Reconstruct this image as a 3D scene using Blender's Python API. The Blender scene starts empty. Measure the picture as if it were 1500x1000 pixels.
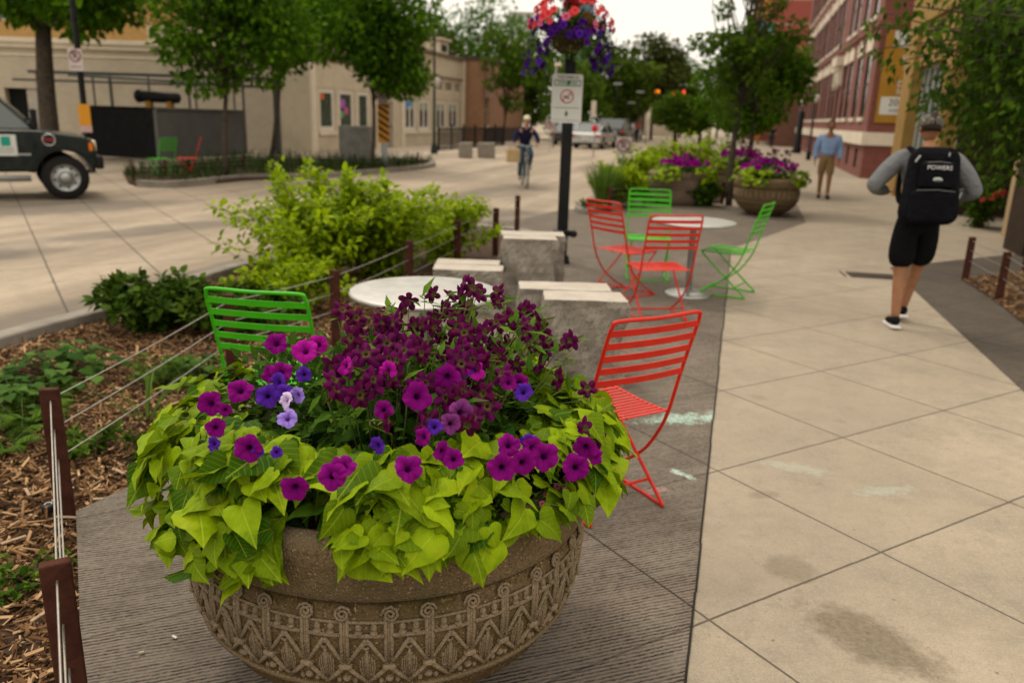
import bpy, math, random, bmesh
import numpy as np
from mathutils import Vector, Matrix, Euler
RAD = math.radians
random.seed(11)
rng = np.random.default_rng(11)
SC = bpy.context.scene
COL = SC.collection

# ------------------------------------------------------------------ camera maths (28 mm lens, 1.72 m eye height)
H = 1.72; FPX = 1170.0; HOR = 170.0; ROLL = RAD(1.8)
_th = math.atan((500 - HOR) * math.cos(ROLL) / FPX)
_f = np.array([0, math.cos(_th), -math.sin(_th)]); _r = np.array([1.0, 0, 0]); _u = np.cross(_r, _f)
_ri = _r * math.cos(ROLL) + _u * math.sin(ROLL); _ui = _u * math.cos(ROLL) - _r * math.sin(ROLL)
def ray(x, y):
    d = _f * FPX + _ri * (x - 750) - _ui * (y - 500); return d / np.linalg.norm(d)
def G(x, y, z=0.0):
    d = ray(x, y); t = (z - H) / d[2]; return Vector((d[0] * t, d[1] * t, z))
def atY(x, y, Y):
    d = ray(x, y); t = Y / d[1]; return Vector((d[0] * t, Y, H + d[2] * t))
AZ = RAD(15.2)
def S(s, t, z=0.0):
    return Vector((s * math.sin(AZ) + t * math.cos(AZ), s * math.cos(AZ) - t * math.sin(AZ), z))

# ------------------------------------------------------------------ mesh builder
class MB:
    def __init__(self): self.v = []; self.f = []; self.s = []
    def add(self, vs, fs, smooth=False):
        b = len(self.v); self.v += [tuple(p) for p in vs]
        self.f += [tuple(i + b for i in q) for q in fs]; self.s += [smooth] * len(fs); return self
    def box(self, x0, x1, y0, y1, z0, z1):
        return self.add([(x0,y0,z0),(x1,y0,z0),(x1,y1,z0),(x0,y1,z0),(x0,y0,z1),(x1,y0,z1),(x1,y1,z1),(x0,y1,z1)],
            [(0,3,2,1),(4,5,6,7),(0,1,5,4),(1,2,6,5),(2,3,7,6),(3,0,4,7)])
    def bbox(self, c, size, b=0.01, e=(0,0,0), seg=2):
        bm = bmesh.new(); bmesh.ops.create_cube(bm, size=1.0)
        for v in bm.verts: v.co = Vector((v.co.x*size[0], v.co.y*size[1], v.co.z*size[2]))
        bmesh.ops.bevel(bm, geom=list(bm.edges), offset=b, segments=seg, affect='EDGES', profile=0.5)
        M = Matrix.Translation(Vector(c)) @ Euler(e).to_matrix().to_4x4()
        bm.verts.index_update()
        self.add([M @ v.co for v in bm.verts], [[v.index for v in f.verts] for f in bm.faces]); bm.free(); return self
    def tube(self, pts, r, n=8, caps=True, closed=False):
        pts = [Vector(p) for p in pts]; N = len(pts)
        rs = r if isinstance(r, (list, tuple)) else [r] * N
        tg = []
        for i in range(N):
            if closed: d = pts[(i+1) % N] - pts[i-1]
            else: d = pts[min(i+1, N-1)] - pts[max(i-1, 0)]
            if d.length < 1e-9: d = Vector((0,0,1))
            tg.append(d.normalized())
        a = Vector((0,0,1)) if abs(tg[0].z) < 0.9 else Vector((1,0,0))
        nrm = (a - tg[0] * a.dot(tg[0])).normalized()
        vs = []
        for i in range(N):
            nrm = nrm - tg[i] * nrm.dot(tg[i])
            if nrm.length < 1e-6: nrm = tg[i].orthogonal()
            nrm.normalize(); bn = tg[i].cross(nrm)
            for k in range(n):
                an = 2*math.pi*k/n; vs.append(pts[i] + (nrm*math.cos(an) + bn*math.sin(an)) * rs[i])
        fs = []
        for i in range(N if closed else N-1):
            j = (i+1) % N
            for k in range(n): fs.append((i*n+k, i*n+(k+1)%n, j*n+(k+1)%n, j*n+k))
        self.add(vs, fs, True)
        if caps and not closed:
            b = len(self.v) - N*n
            self.f.append(tuple(b + k for k in range(n))[::-1]); self.s.append(False)
            self.f.append(tuple(b + (N-1)*n + k for k in range(n))); self.s.append(False)
        return self
    def lathe(self, prof, n=32, c=(0,0,0), smooth=True, sx=1.0, sy=1.0):
        vs = []; m = len(prof)
        for k in range(n):
            a = 2*math.pi*k/n
            for r, z in prof: vs.append((c[0]+r*math.cos(a)*sx, c[1]+r*math.sin(a)*sy, c[2]+z))
        fs = []
        for k in range(n):
            k2 = (k+1) % n
            for i in range(m-1): fs.append((k*m+i, k2*m+i, k2*m+i+1, k*m+i+1))
        return self.add(vs, fs, smooth)
    def ball(self, c, r, nu=12, nv=8):
        r = r if isinstance(r, (list, tuple)) else (r, r, r)
        vs = [(c[0], c[1], c[2]+r[2])]
        for j in range(1, nv):
            t = math.pi*j/nv
            for i in range(nu):
                a = 2*math.pi*i/nu; vs.append((c[0]+r[0]*math.sin(t)*math.cos(a), c[1]+r[1]*math.sin(t)*math.sin(a), c[2]+r[2]*math.cos(t)))
        vs.append((c[0], c[1], c[2]-r[2])); L = len(vs)-1; fs = []
        for i in range(nu):
            fs.append((0, 1+i, 1+(i+1)%nu)); fs.append((L, L-nu+(i+1)%nu, L-nu+i))
            for j in range(nv-2): fs.append((1+j*nu+i, 1+(j+1)*nu+i, 1+(j+1)*nu+(i+1)%nu, 1+j*nu+(i+1)%nu))
        return self.add(vs, fs, True)
    def prism(self, poly, z0, z1):
        n = len(poly)
        ar = sum(poly[i][0]*poly[(i+1)%n][1]-poly[(i+1)%n][0]*poly[i][1] for i in range(n))
        if ar < 0: poly = poly[::-1]
        vs = [(p[0],p[1],z0) for p in poly] + [(p[0],p[1],z1) for p in poly]
        fs = [tuple(range(n))[::-1], tuple(range(n, 2*n))] + [(i,(i+1)%n,n+(i+1)%n,n+i) for i in range(n)]
        return self.add(vs, fs)
    def sheet(self, poly, z):
        n = len(poly)
        ar = sum(poly[i][0]*poly[(i+1)%n][1]-poly[(i+1)%n][0]*poly[i][1] for i in range(n))
        if ar < 0: poly = poly[::-1]
        return self.add([(p[0],p[1],z) for p in poly], [tuple(range(n))])
    def side(self, poly, x0, x1):           # polygon in (y,z), extruded along x
        n = len(poly)
        vs = [(x0,p[0],p[1]) for p in poly] + [(x1,p[0],p[1]) for p in poly]
        return self.add(vs, [tuple(range(n))[::-1], tuple(range(n, 2*n))] + [(i,(i+1)%n,n+(i+1)%n,n+i) for i in range(n)])
    def xf(self, M, start=0):
        self.v = self.v[:start] + [tuple(M @ Vector(p)) for p in self.v[start:]]; return self
    def split(self, name, mat=None, parent=None, loc=(0,0,0), rz=0.0, **k):
        """one object for every separate piece"""
        par = list(range(len(self.v)))
        def find(i):
            while par[i] != i: par[i] = par[par[i]]; i = par[i]
            return i
        for f in self.f:
            a = find(f[0])
            for i in f[1:]: par[find(i)] = a
        g = {}
        for f, s in zip(self.f, self.s): g.setdefault(find(f[0]), []).append((f, s))
        out = []
        for fs in g.values():
            ids = sorted({i for f, _ in fs for i in f}); mp = {i: j for j, i in enumerate(ids)}
            q = MB(); q.v = [self.v[i] for i in ids]; q.f = [tuple(mp[i] for i in f) for f, _ in fs]; q.s = [s for _, s in fs]
            out.append(q.build(name, mat, parent, loc, rz, **k))
        return out
    def build(self, name, mat=None, parent=None, loc=(0,0,0), rz=0.0, bevel=0, recalc=False):
        me = bpy.data.meshes.new(name); me.from_pydata(self.v, [], self.f)
        me.polygons.foreach_set('use_smooth', self.s); me.validate()
        if recalc:
            bm = bmesh.new(); bm.from_mesh(me); bmesh.ops.recalc_face_normals(bm, faces=bm.faces); bm.to_mesh(me); bm.free()
        return link(name, me, mat, parent, loc, rz, bevel)

def link(name, me, mat=None, parent=None, loc=(0,0,0), rz=0.0, bevel=0):
    if mat is not None: me.materials.append(mat)
    o = bpy.data.objects.new(name, me); COL.objects.link(o)
    o.location = loc; o.rotation_euler = (0,0,rz)
    if parent is not None: o.parent = parent
    if bevel:
        m = o.modifiers.new('bevel', 'BEVEL'); m.width = bevel; m.segments = 2; m.limit_method = 'ANGLE'
    return o
def tag(o, label=None, cat=None, group=None, kind=None):
    if label: o['label'] = label
    if cat: o['category'] = cat
    if group: o['group'] = group
    if kind: o['kind'] = kind
    return o
def thing(name, label, cat, loc=(0,0,0), rz=0.0, group=None):
    o = bpy.data.objects.new(name, None); COL.objects.link(o); o.empty_display_size = 0.2
    o.location = loc; o.rotation_euler = (0,0,rz); return tag(o, label, cat, group)
def struct(name, mb, mat, **k):
    return tag(mb.build(name, mat, **k), kind='structure')
def dup(root, loc, rz=0.0, label=None, group=None, sc=None):
    def cp(o, par):
        c = o.copy(); COL.objects.link(c); c.parent = par
        for ch in o.children: cp(ch, c)
        return c
    r = cp(root, None); r.location = loc; r.rotation_euler = (0,0,rz)
    if sc: r.scale = sc if isinstance(sc, tuple) else (sc,sc,sc)
    if label: r['label'] = label
    if group: r['group'] = group
    return r

# ------------------------------------------------------------------ materials
class NT:
    def __init__(self, name):
        self.m = bpy.data.materials.new(name); self.m.use_nodes = True
        self.t = self.m.node_tree; self.n = self.t.nodes; self.b = self.n['Principled BSDF']; self.out = self.n['Material Output']
    def new(self, ty, **k):
        n = self.n.new(ty)
        for a, v in k.items(): setattr(n, a, v)
        return n
    def L(self, a, b): self.t.links.new(a, b)
    def put(self, sock, v):
        if hasattr(v, 'is_output') or isinstance(v, bpy.types.NodeSocket): self.L(v, sock)
        else: sock.default_value = v
    def M(self, op, a, b=0.0, c=0.0, clamp=False):
        n = self.new('ShaderNodeMath', operation=op); n.use_clamp = clamp
        for i, v in enumerate((a, b, c)): self.put(n.inputs[i], v)
        return n.outputs[0]
    def noise(self, scale, detail=5, rough=0.6, vec=None, dist=0.0):
        n = self.new('ShaderNodeTexNoise'); n.inputs['Scale'].default_value = scale
        n.inputs['Detail'].default_value = detail; n.inputs['Roughness'].default_value = rough; n.inputs['Distortion'].default_value = dist
        if vec is not None: self.L(vec, n.inputs['Vector'])
        return n.outputs['Fac']
    def ramp(self, fac, stops):
        n = self.new('ShaderNodeValToRGB'); cr = n.color_ramp
        while len(cr.elements) < len(stops): cr.elements.new(0.5)
        for e, (p, c) in zip(cr.elements, stops):
            e.position = p; e.color = (c, c, c, 1) if isinstance(c, (int, float)) else (*c, 1)
        self.put(n.inputs['Fac'], fac); return n.outputs['Color']
    def mix(self, fac, a, b, blend='MIX'):
        n = self.new('ShaderNodeMix', data_type='RGBA', blend_type=blend)
        self.put(n.inputs[0], fac)
        for s, v in ((n.inputs[6], a), (n.inputs[7], b)):
            if isinstance(v, tuple): v = (*v, 1) if len(v) == 3 else v
            self.put(s, v)
        return n.outputs[2]
    def map(self, v, a, b, c=0.0, d=1.0):
        n = self.new('ShaderNodeMapRange'); self.put(n.inputs[0], v)
        for i, x in enumerate((a,b,c,d)): n.inputs[i+1].default_value = x
        return n.outputs[0]
    def pos(self): return self.new('ShaderNodeNewGeometry').outputs['Position']
    def obj(self): return self.new('ShaderNodeTexCoord').outputs['Object']
    def xyz(self, v):
        n = self.new('ShaderNodeSeparateXYZ'); self.L(v, n.inputs[0]); return n.outputs
    def bump(self, h, strength=0.3, dist=0.01, nrm=None):
        n = self.new('ShaderNodeBump'); n.inputs['Strength'].default_value = strength; n.inputs['Distance'].default_value = dist
        self.put(n.inputs['Height'], h)
        if nrm is not None: self.L(nrm, n.inputs['Normal'])
        return n.outputs[0]
    def fin(self, col, rough=0.6, metal=0.0, nrm=None, spec=0.5):
        self.put(self.b.inputs['Base Color'], (*col, 1) if isinstance(col, tuple) else col)
        self.put(self.b.inputs['Roughness'], rough); self.put(self.b.inputs['Metallic'], metal)
        self.b.inputs['Specular IOR Level'].default_value = spec
        if nrm is not None: self.L(nrm, self.b.inputs['Normal'])
        return self.m
def pm(name, c1, c2=None, scale=4.0, rough=0.6, metal=0.0, bump=0.0, bscale=60.0, spec=0.12, dist=0.005):
    n = NT(name); v = n.obj()
    if c2 is None: c2 = tuple(x*0.72 for x in c1)
    f = n.noise(scale, 6, 0.65, v); f = n.map(f, 0.32, 0.68)
    nr = n.bump(n.noise(bscale, 4, 0.6, v), bump, dist) if bump else None
    return n.fin(n.mix(f, c1, c2), n.map(n.noise(scale*3, 3, .5, v), .3, .7, max(rough-.1, .02), min(rough+.1, 1)), metal, nr, spec)
def fm(name, dark, light, tr=0.3, rough=0.7, spec=0.05, ns=0.0):
    n = NT(name); a = n.new('ShaderNodeAttribute', attribute_name='rnd')
    c = n.mix(a.outputs['Fac'], dark, light)
    if ns:
        f = n.map(n.noise(ns, 3, .5, n.obj()), .35, .65); c = n.mix(n.M('MULTIPLY', f, .45), c, tuple(x*.45 for x in dark))
    n.fin(c, rough, 0, None, spec)
    t = n.new('ShaderNodeBsdfTranslucent'); n.L(n.mix(0.3, c, (light[0]*1.2, light[1]*1.2, light[2])), t.inputs['Color'])
    ms = n.new('ShaderNodeMixShader'); ms.inputs[0].default_value = tr
    n.L(n.b.outputs[0], ms.inputs[1]); n.L(t.outputs[0], ms.inputs[2]); n.L(ms.outputs[0], n.out.inputs['Surface'])
    return n.m
def brick(name, c1, c2, mortar, bw=0.22, bh=0.075, mort=0.012, scale=1.0):
    n = NT(name); v = n.obj(); x = n.xyz(v)
    cb = n.new('ShaderNodeCombineXYZ'); n.L(n.M('ADD', x[0], x[1]), cb.inputs[0]); n.L(x[2], cb.inputs[1])
    b = n.new('ShaderNodeTexBrick'); n.L(cb.outputs[0], b.inputs['Vector'])
    b.inputs['Scale'].default_value = 1.0; b.inputs['Brick Width'].default_value = bw; b.inputs['Row Height'].default_value = bh
    b.inputs['Mortar Size'].default_value = mort; b.inputs['Mortar Smooth'].default_value = .3
    b.inputs['Color1'].default_value = (*c1,1); b.inputs['Color2'].default_value = (*c2,1); b.inputs['Mortar'].default_value = (*mortar,1)
    f = n.map(n.noise(.7, 6, .65, v), .35, .7); c = n.mix(n.M('MULTIPLY', f, .35), b.outputs['Color'], tuple(k*.5 for k in c2))
    return n.fin(c, .85, 0, n.bump(b.outputs['Fac'], -.4, .006))

# ------------------------------------------------------------------ leaf meshes
def leafobj(name, T, F, pos, dirs, nrm, scl, mat, parent=None, loc=(0,0,0), rnd=None, smooth=False, wid=None, curl=0.0):
    """many copies of a leaf template in one mesh; T verts (n,3) with y along the leaf, z its upper side"""
    T = np.array(T, float); pos = np.asarray(pos, float); N = len(pos)
    d = np.asarray(dirs, float); d = d/(np.linalg.norm(d, axis=1, keepdims=True)+1e-9)
    z = np.asarray(nrm, float); z = z - d*np.sum(z*d, axis=1, keepdims=True); z = z/(np.linalg.norm(z, axis=1, keepdims=True)+1e-9)
    x = np.cross(d, z); scl = np.asarray(scl, float).reshape(N,1,1)
    w = np.ones((N,1)) if wid is None else np.asarray(wid).reshape(N,1)
    tz = np.repeat(T[None,:,2:3], N, 0)
    if curl:
        a_ = rng.normal(size=(N,1,1))*curl; b_ = rng.normal(size=(N,1,1))*curl; c_ = rng.normal(size=(N,1,1))*curl
        tz = tz + a_*T[None,:,1:2]**2 + b_*np.abs(T[None,:,0:1])**1.4*1.6 + c_*T[None,:,0:1]*T[None,:,1:2]*1.2
    V = (T[None,:,0:1]*(x*w)[:,None,:] + T[None,:,1:2]*d[:,None,:] + tz*z[:,None,:])*scl + pos[:,None,:]
    n = len(T); V = V.reshape(-1,3)
    k = len(F[0]); FA = (np.array(F)[None] + (np.arange(N)*n)[:,None,None]).reshape(-1,k)
    vb = [V]; nf = len(FA)
    me = bpy.data.meshes.new(name); me.vertices.add(len(V)); me.vertices.foreach_set('co', V.ravel())
    me.loops.add(nf*k); me.loops.foreach_set('vertex_index', FA.ravel().astype(np.int32))
    me.polygons.add(nf); me.polygons.foreach_set('loop_start', np.arange(0, nf*k, k, dtype=np.int32))
    me.polygons.foreach_set('use_smooth', np.full(nf, smooth))
    me.update(calc_edges=True)
    if rnd is None: rnd = rng.random(N)
    at = me.attributes.new('rnd', 'FLOAT', 'FACE'); at.data.foreach_set('value', np.repeat(rnd, len(F)).astype(np.float32))
    lc = me.attributes.new('leafco', 'FLOAT_VECTOR', 'POINT'); lc.data.foreach_set('vector', np.tile(T, (N,1)).ravel().astype(np.float32))
    return link(name, me, mat, parent, loc)
LEAF = ([(0,0,0),(-.3,.42,.07),(0,.45,0),(.3,.42,.07),(0,1,-.06)], [(0,2,1),(0,3,2),(1,2,4),(2,3,4)])
LONG = ([(0,0,0),(-.14,.4,.04),(0,.42,0),(.14,.4,.04),(0,1,-.1)], [(0,2,1),(0,3,2),(1,2,4),(2,3,4)])
BLADE = ([(-.012,0,0),(.012,0,0),(.011,.4,.0),(-.011,.4,.0),(.008,.75,-.05),(-.008,.75,-.05),(.001,1,-.16),(-.001,1,-.16)], [(0,1,2,3),(3,2,4,5),(5,4,6,7)])
def rdir(N, up=0.0):
    d = rng.normal(size=(N,3)); d /= np.linalg.norm(d, axis=1, keepdims=True); d[:,2] += up; return d
def clump_points(N, blobs, shell=0.45):
    """points in a union of ellipsoid blobs (c, r), mostly near their surface"""
    w = np.array([b[1][0]*b[1][1]*b[1][2] if not np.isscalar(b[1]) else b[1]**3 for b in blobs])**.8; w /= w.sum()
    idx = rng.choice(len(blobs), N, p=w); C = np.array([b[0] for b in blobs])[idx]
    Rr = np.array([b[1] if not np.isscalar(b[1]) else (b[1],)*3 for b in blobs])[idx]
    d = rdir(N); r = (shell + (1-shell)*rng.random((N,1)))**.6
    return C + d*r*Rr, d
def limb(mb, p0, p1, r0, r1, bend=.1, n=5, seg=7):
    p0 = Vector(p0); p1 = Vector(p1); L = (p1-p0).length
    off = Vector((random.uniform(-1,1), random.uniform(-1,1), random.uniform(-.3,.5)))*bend*L
    pts = [p0.lerp(p1, i/n) + off*math.sin(math.pi*i/n) for i in range(n+1)]
    mb.tube(pts, [r0+(r1-r0)*i/n for i in range(n+1)], seg); return pts
def make_tree(name, label, loc, crown_c, crown_r, trunk_r, fol, bark, N=6000, ls=.13, nb=26, group=None, fork=None, sparse_top=False, gap=.42, seed=1, kind='tree'):
    """trunk with limbs, and a crown of leaf clumps; crown_c is relative to the base"""
    rs = np.random.default_rng(seed); random.seed(seed)
    root = thing(name, label, kind, loc, 0, group)
    cc = np.array(crown_c, float); cr = np.array(crown_r, float)
    blobs = []
    for i in range(nb):
        d = rs.normal(size=3); d /= np.linalg.norm(d); rr = rs.random()**.45
        p = cc + d*cr*rr*.82
        br = cr.min()*gap*(.55+.6*rs.random())
        if sparse_top and p[2] > cc[2]: br *= .6
        blobs.append((p, (br*1.15, br*1.15, br*.8)))
    t = MB(); fz = fork if fork else max(cc[2]-cr[2]*.85, .5)
    top = Vector((cc[0], cc[1], cc[2]+cr[2]*.55))
    pts = limb(t, (0,0,-.05), (cc[0]*.4, cc[1]*.4, fz), trunk_r, trunk_r*.72, .03, 4, 10)
    limb(t, pts[-1], top, trunk_r*.72, trunk_r*.2, .05, 5, 8)
    for b, r in blobs:
        k = rs.random(); a = Vector((cc[0]*.4, cc[1]*.4, fz)).lerp(top, min(.9, max(0, (b[2]-fz)/(top.z-fz+.01)*.6*k)))
        limb(t, a, b, trunk_r*.3, trunk_r*.06, .12, 4, 5)
    t.build('trunk', bark, root)
    P, D = clump_points(N, blobs, .25)
    dirs = D*.6 + rdir(N)*.7; dirs[:,2] -= .35; nr = D*.5 + rdir(N)*.8; nr[:,2] += .7
    leafobj('crown', *LEAF, P, dirs, nr, ls*(.6+.8*rng.random(N)), fol, root)
    return root
def plain(name, c, rough=.5, metal=0.0, spec=.15): return pm(name, c, tuple(x*.85 for x in c), 3.0, rough, metal, 0, 50, spec)
def text_mb(s, size, depth=.002, align='CENTER'):
    cu = bpy.data.curves.new('t', 'FONT'); cu.body = s; cu.size = size; cu.extrude = depth; cu.align_x = align; cu.align_y = 'CENTER'; cu.resolution_u = 3
    o = bpy.data.objects.new('t', cu); COL.objects.link(o); bpy.context.view_layer.update()
    me = bpy.data.meshes.new_from_object(o.evaluated_get(bpy.context.evaluated_depsgraph_get()))
    mb = MB(); mb.add([tuple(v.co) for v in me.vertices], [tuple(p.vertices) for p in me.polygons])
    bpy.data.objects.remove(o); bpy.data.curves.remove(cu); bpy.data.meshes.remove(me)
    mb.xf(Matrix.Rotation(math.pi/2, 4, 'X'))      # upright, facing -y
    return mb
def skin(pts, edges, radii, sub=2):
    """continuous tapering surface over connected joints; returns (verts, faces)"""
    me = bpy.data.meshes.new('sk'); me.from_pydata([tuple(p) for p in pts], edges, [])
    o = bpy.data.objects.new('sk', me); COL.objects.link(o)
    m = o.modifiers.new('skin', 'SKIN'); m.use_smooth_shade = True; m.branch_smoothing = .6
    sv = me.skin_vertices[0].data
    for i, r in enumerate(radii): sv[i].radius = r if isinstance(r, tuple) else (r, r)
    sv[0].use_root = True
    s = o.modifiers.new('sub', 'SUBSURF'); s.levels = sub; s.render_levels = sub
    bpy.context.view_layer.update()
    e = bpy.data.meshes.new_from_object(o.evaluated_get(bpy.context.evaluated_depsgraph_get()))
    out = ([tuple(v.co) for v in e.vertices], [tuple(p.vertices) for p in e.polygons])
    bpy.data.objects.remove(o); bpy.data.meshes.remove(me); bpy.data.meshes.remove(e)
    return out
# ------------------------------------------------------------------ camera, world, sun
cd = bpy.data.cameras.new('camera'); cam = bpy.data.objects.new('camera', cd); COL.objects.link(cam); SC.camera = cam
Mc = Matrix(((_ri[0], _ui[0], -_f[0]), (_ri[1], _ui[1], -_f[1]), (_ri[2], _ui[2], -_f[2])))
cam.matrix_world = Matrix.Translation((0,0,H)) @ Mc.to_4x4()
cd.sensor_width = 36.0; cd.lens = FPX/1500*36; cd.clip_start = .05; cd.clip_end = 1500
cd.dof.use_dof = True; cd.dof.focus_distance = 2.25; cd.dof.aperture_fstop = 2.3; cd.dof.aperture_blades = 7
w = bpy.data.worlds.new('World'); SC.world = w; w.use_nodes = True
wt = w.node_tree; bg = wt.nodes['Background']; bg.inputs['Strength'].default_value = .1
sky = wt.nodes.new('ShaderNodeTexSky'); sky.sky_type = 'NISHITA'; sky.sun_disc = False
SUN_EL, SUN_AZ = RAD(58), RAD(-35)
sky.sun_elevation = SUN_EL; sky.sun_rotation = SUN_AZ; sky.dust_density = 3; sky.air_density = 1
tc = wt.nodes.new('ShaderNodeTexCoord'); nz = wt.nodes.new('ShaderNodeTexNoise'); nz.inputs['Scale'].default_value = 2.2; nz.inputs['Detail'].default_value = 4
wt.links.new(tc.outputs['Generated'], nz.inputs['Vector'])
rp = wt.nodes.new('ShaderNodeValToRGB'); rp.color_ramp.elements[0].position = .3; rp.color_ramp.elements[1].position = .75
rp.color_ramp.elements[0].color = (12.1, 11.2, 9.8, 1); rp.color_ramp.elements[1].color = (13.2, 12.3, 10.9, 1)
wt.links.new(nz.outputs['Fac'], rp.inputs['Fac'])
mx = wt.nodes.new('ShaderNodeMix'); mx.data_type = 'RGBA'; mx.inputs[0].default_value = .93
sx = wt.nodes.new('ShaderNodeSeparateXYZ'); wt.links.new(tc.outputs['Generated'], sx.inputs[0])
mr = wt.nodes.new('ShaderNodeMapRange'); wt.links.new(sx.outputs[2], mr.inputs[0])
for i_, v_ in enumerate((.3, 1.0, 1.0, 1.8)): mr.inputs[i_+1].default_value = v_        # an overcast sky is brightest overhead
sc_ = wt.nodes.new('ShaderNodeVectorMath'); sc_.operation = 'SCALE'; wt.links.new(rp.outputs[0], sc_.inputs[0]); wt.links.new(mr.outputs[0], sc_.inputs['Scale'])
wt.links.new(sky.outputs[0], mx.inputs[6]); wt.links.new(sc_.outputs[0], mx.inputs[7]); wt.links.new(mx.outputs[2], bg.inputs['Color'])
sl = bpy.data.lights.new('sun', 'SUN'); sl.energy = 1.5; sl.angle = RAD(11); sl.color = (1, .90, .76)
so = bpy.data.objects.new('sun', sl); COL.objects.link(so)
# light comes from the left, ahead and above
so.rotation_euler = Vector((-math.sin(-SUN_AZ)*math.cos(SUN_EL)*1.0, math.cos(SUN_AZ)*math.cos(SUN_EL), math.sin(SUN_EL))).to_track_quat('Z', 'Y').to_euler()
SC.view_settings.view_transform = 'Standard'; SC.view_settings.look = 'None'; SC.view_settings.exposure = -.04; SC.view_settings.gamma = 1
SC.render.engine = 'CYCLES'

# ------------------------------------------------------------------ ground materials
def rotc(n, p, ang, ox, oy):
    """coordinate across lines that run in direction ang through (ox, oy)"""
    x = n.xyz(p); s, c = math.sin(ang), math.cos(ang)
    return n.M('ADD', n.M('MULTIPLY', n.M('SUBTRACT', x[0], ox), -s), n.M('MULTIPLY', n.M('SUBTRACT', x[1], oy), c))
def lines(n, coord, per, wdt, soft=.003):
    m = n.M('ABSOLUTE', n.M('SUBTRACT', n.M('FLOORED_MODULO', n.M('ADD', coord, per/2), per), per/2))
    m = n.M('ADD', m, n.M('MULTIPLY', n.M('SUBTRACT', n.noise(70, 3, .7, n.pos()), .5), wdt*1.6))
    return n.map(m, wdt, wdt+soft, 1.0, 0.0)
def spot(n, p, cx, cy, a, b, ang, nz, amt=.5):
    """soft blotch of its own ragged shape at a place on the ground"""
    u = n.M('DIVIDE', rotc(n, p, ang+math.pi/2, cx, cy), a); v = n.M('DIVIDE', rotc(n, p, ang, cx, cy), b)
    d = n.M('SQRT', n.M('ADD', n.M('MULTIPLY', u, u), n.M('MULTIPLY', v, v)))
    d = n.M('ADD', d, n.M('MULTIPLY', n.M('SUBTRACT', nz, .5), amt*2.2))
    return n.map(d, .55, 1.05, 1.0, 0.0)
A2, A1 = RAD(31.3), RAD(-56.6)
def wob(n, p, amt=.004, sc=6):
    return n.M('MULTIPLY', n.M('SUBTRACT', n.noise(sc, 3, .5, p), .5), amt*2)
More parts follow.
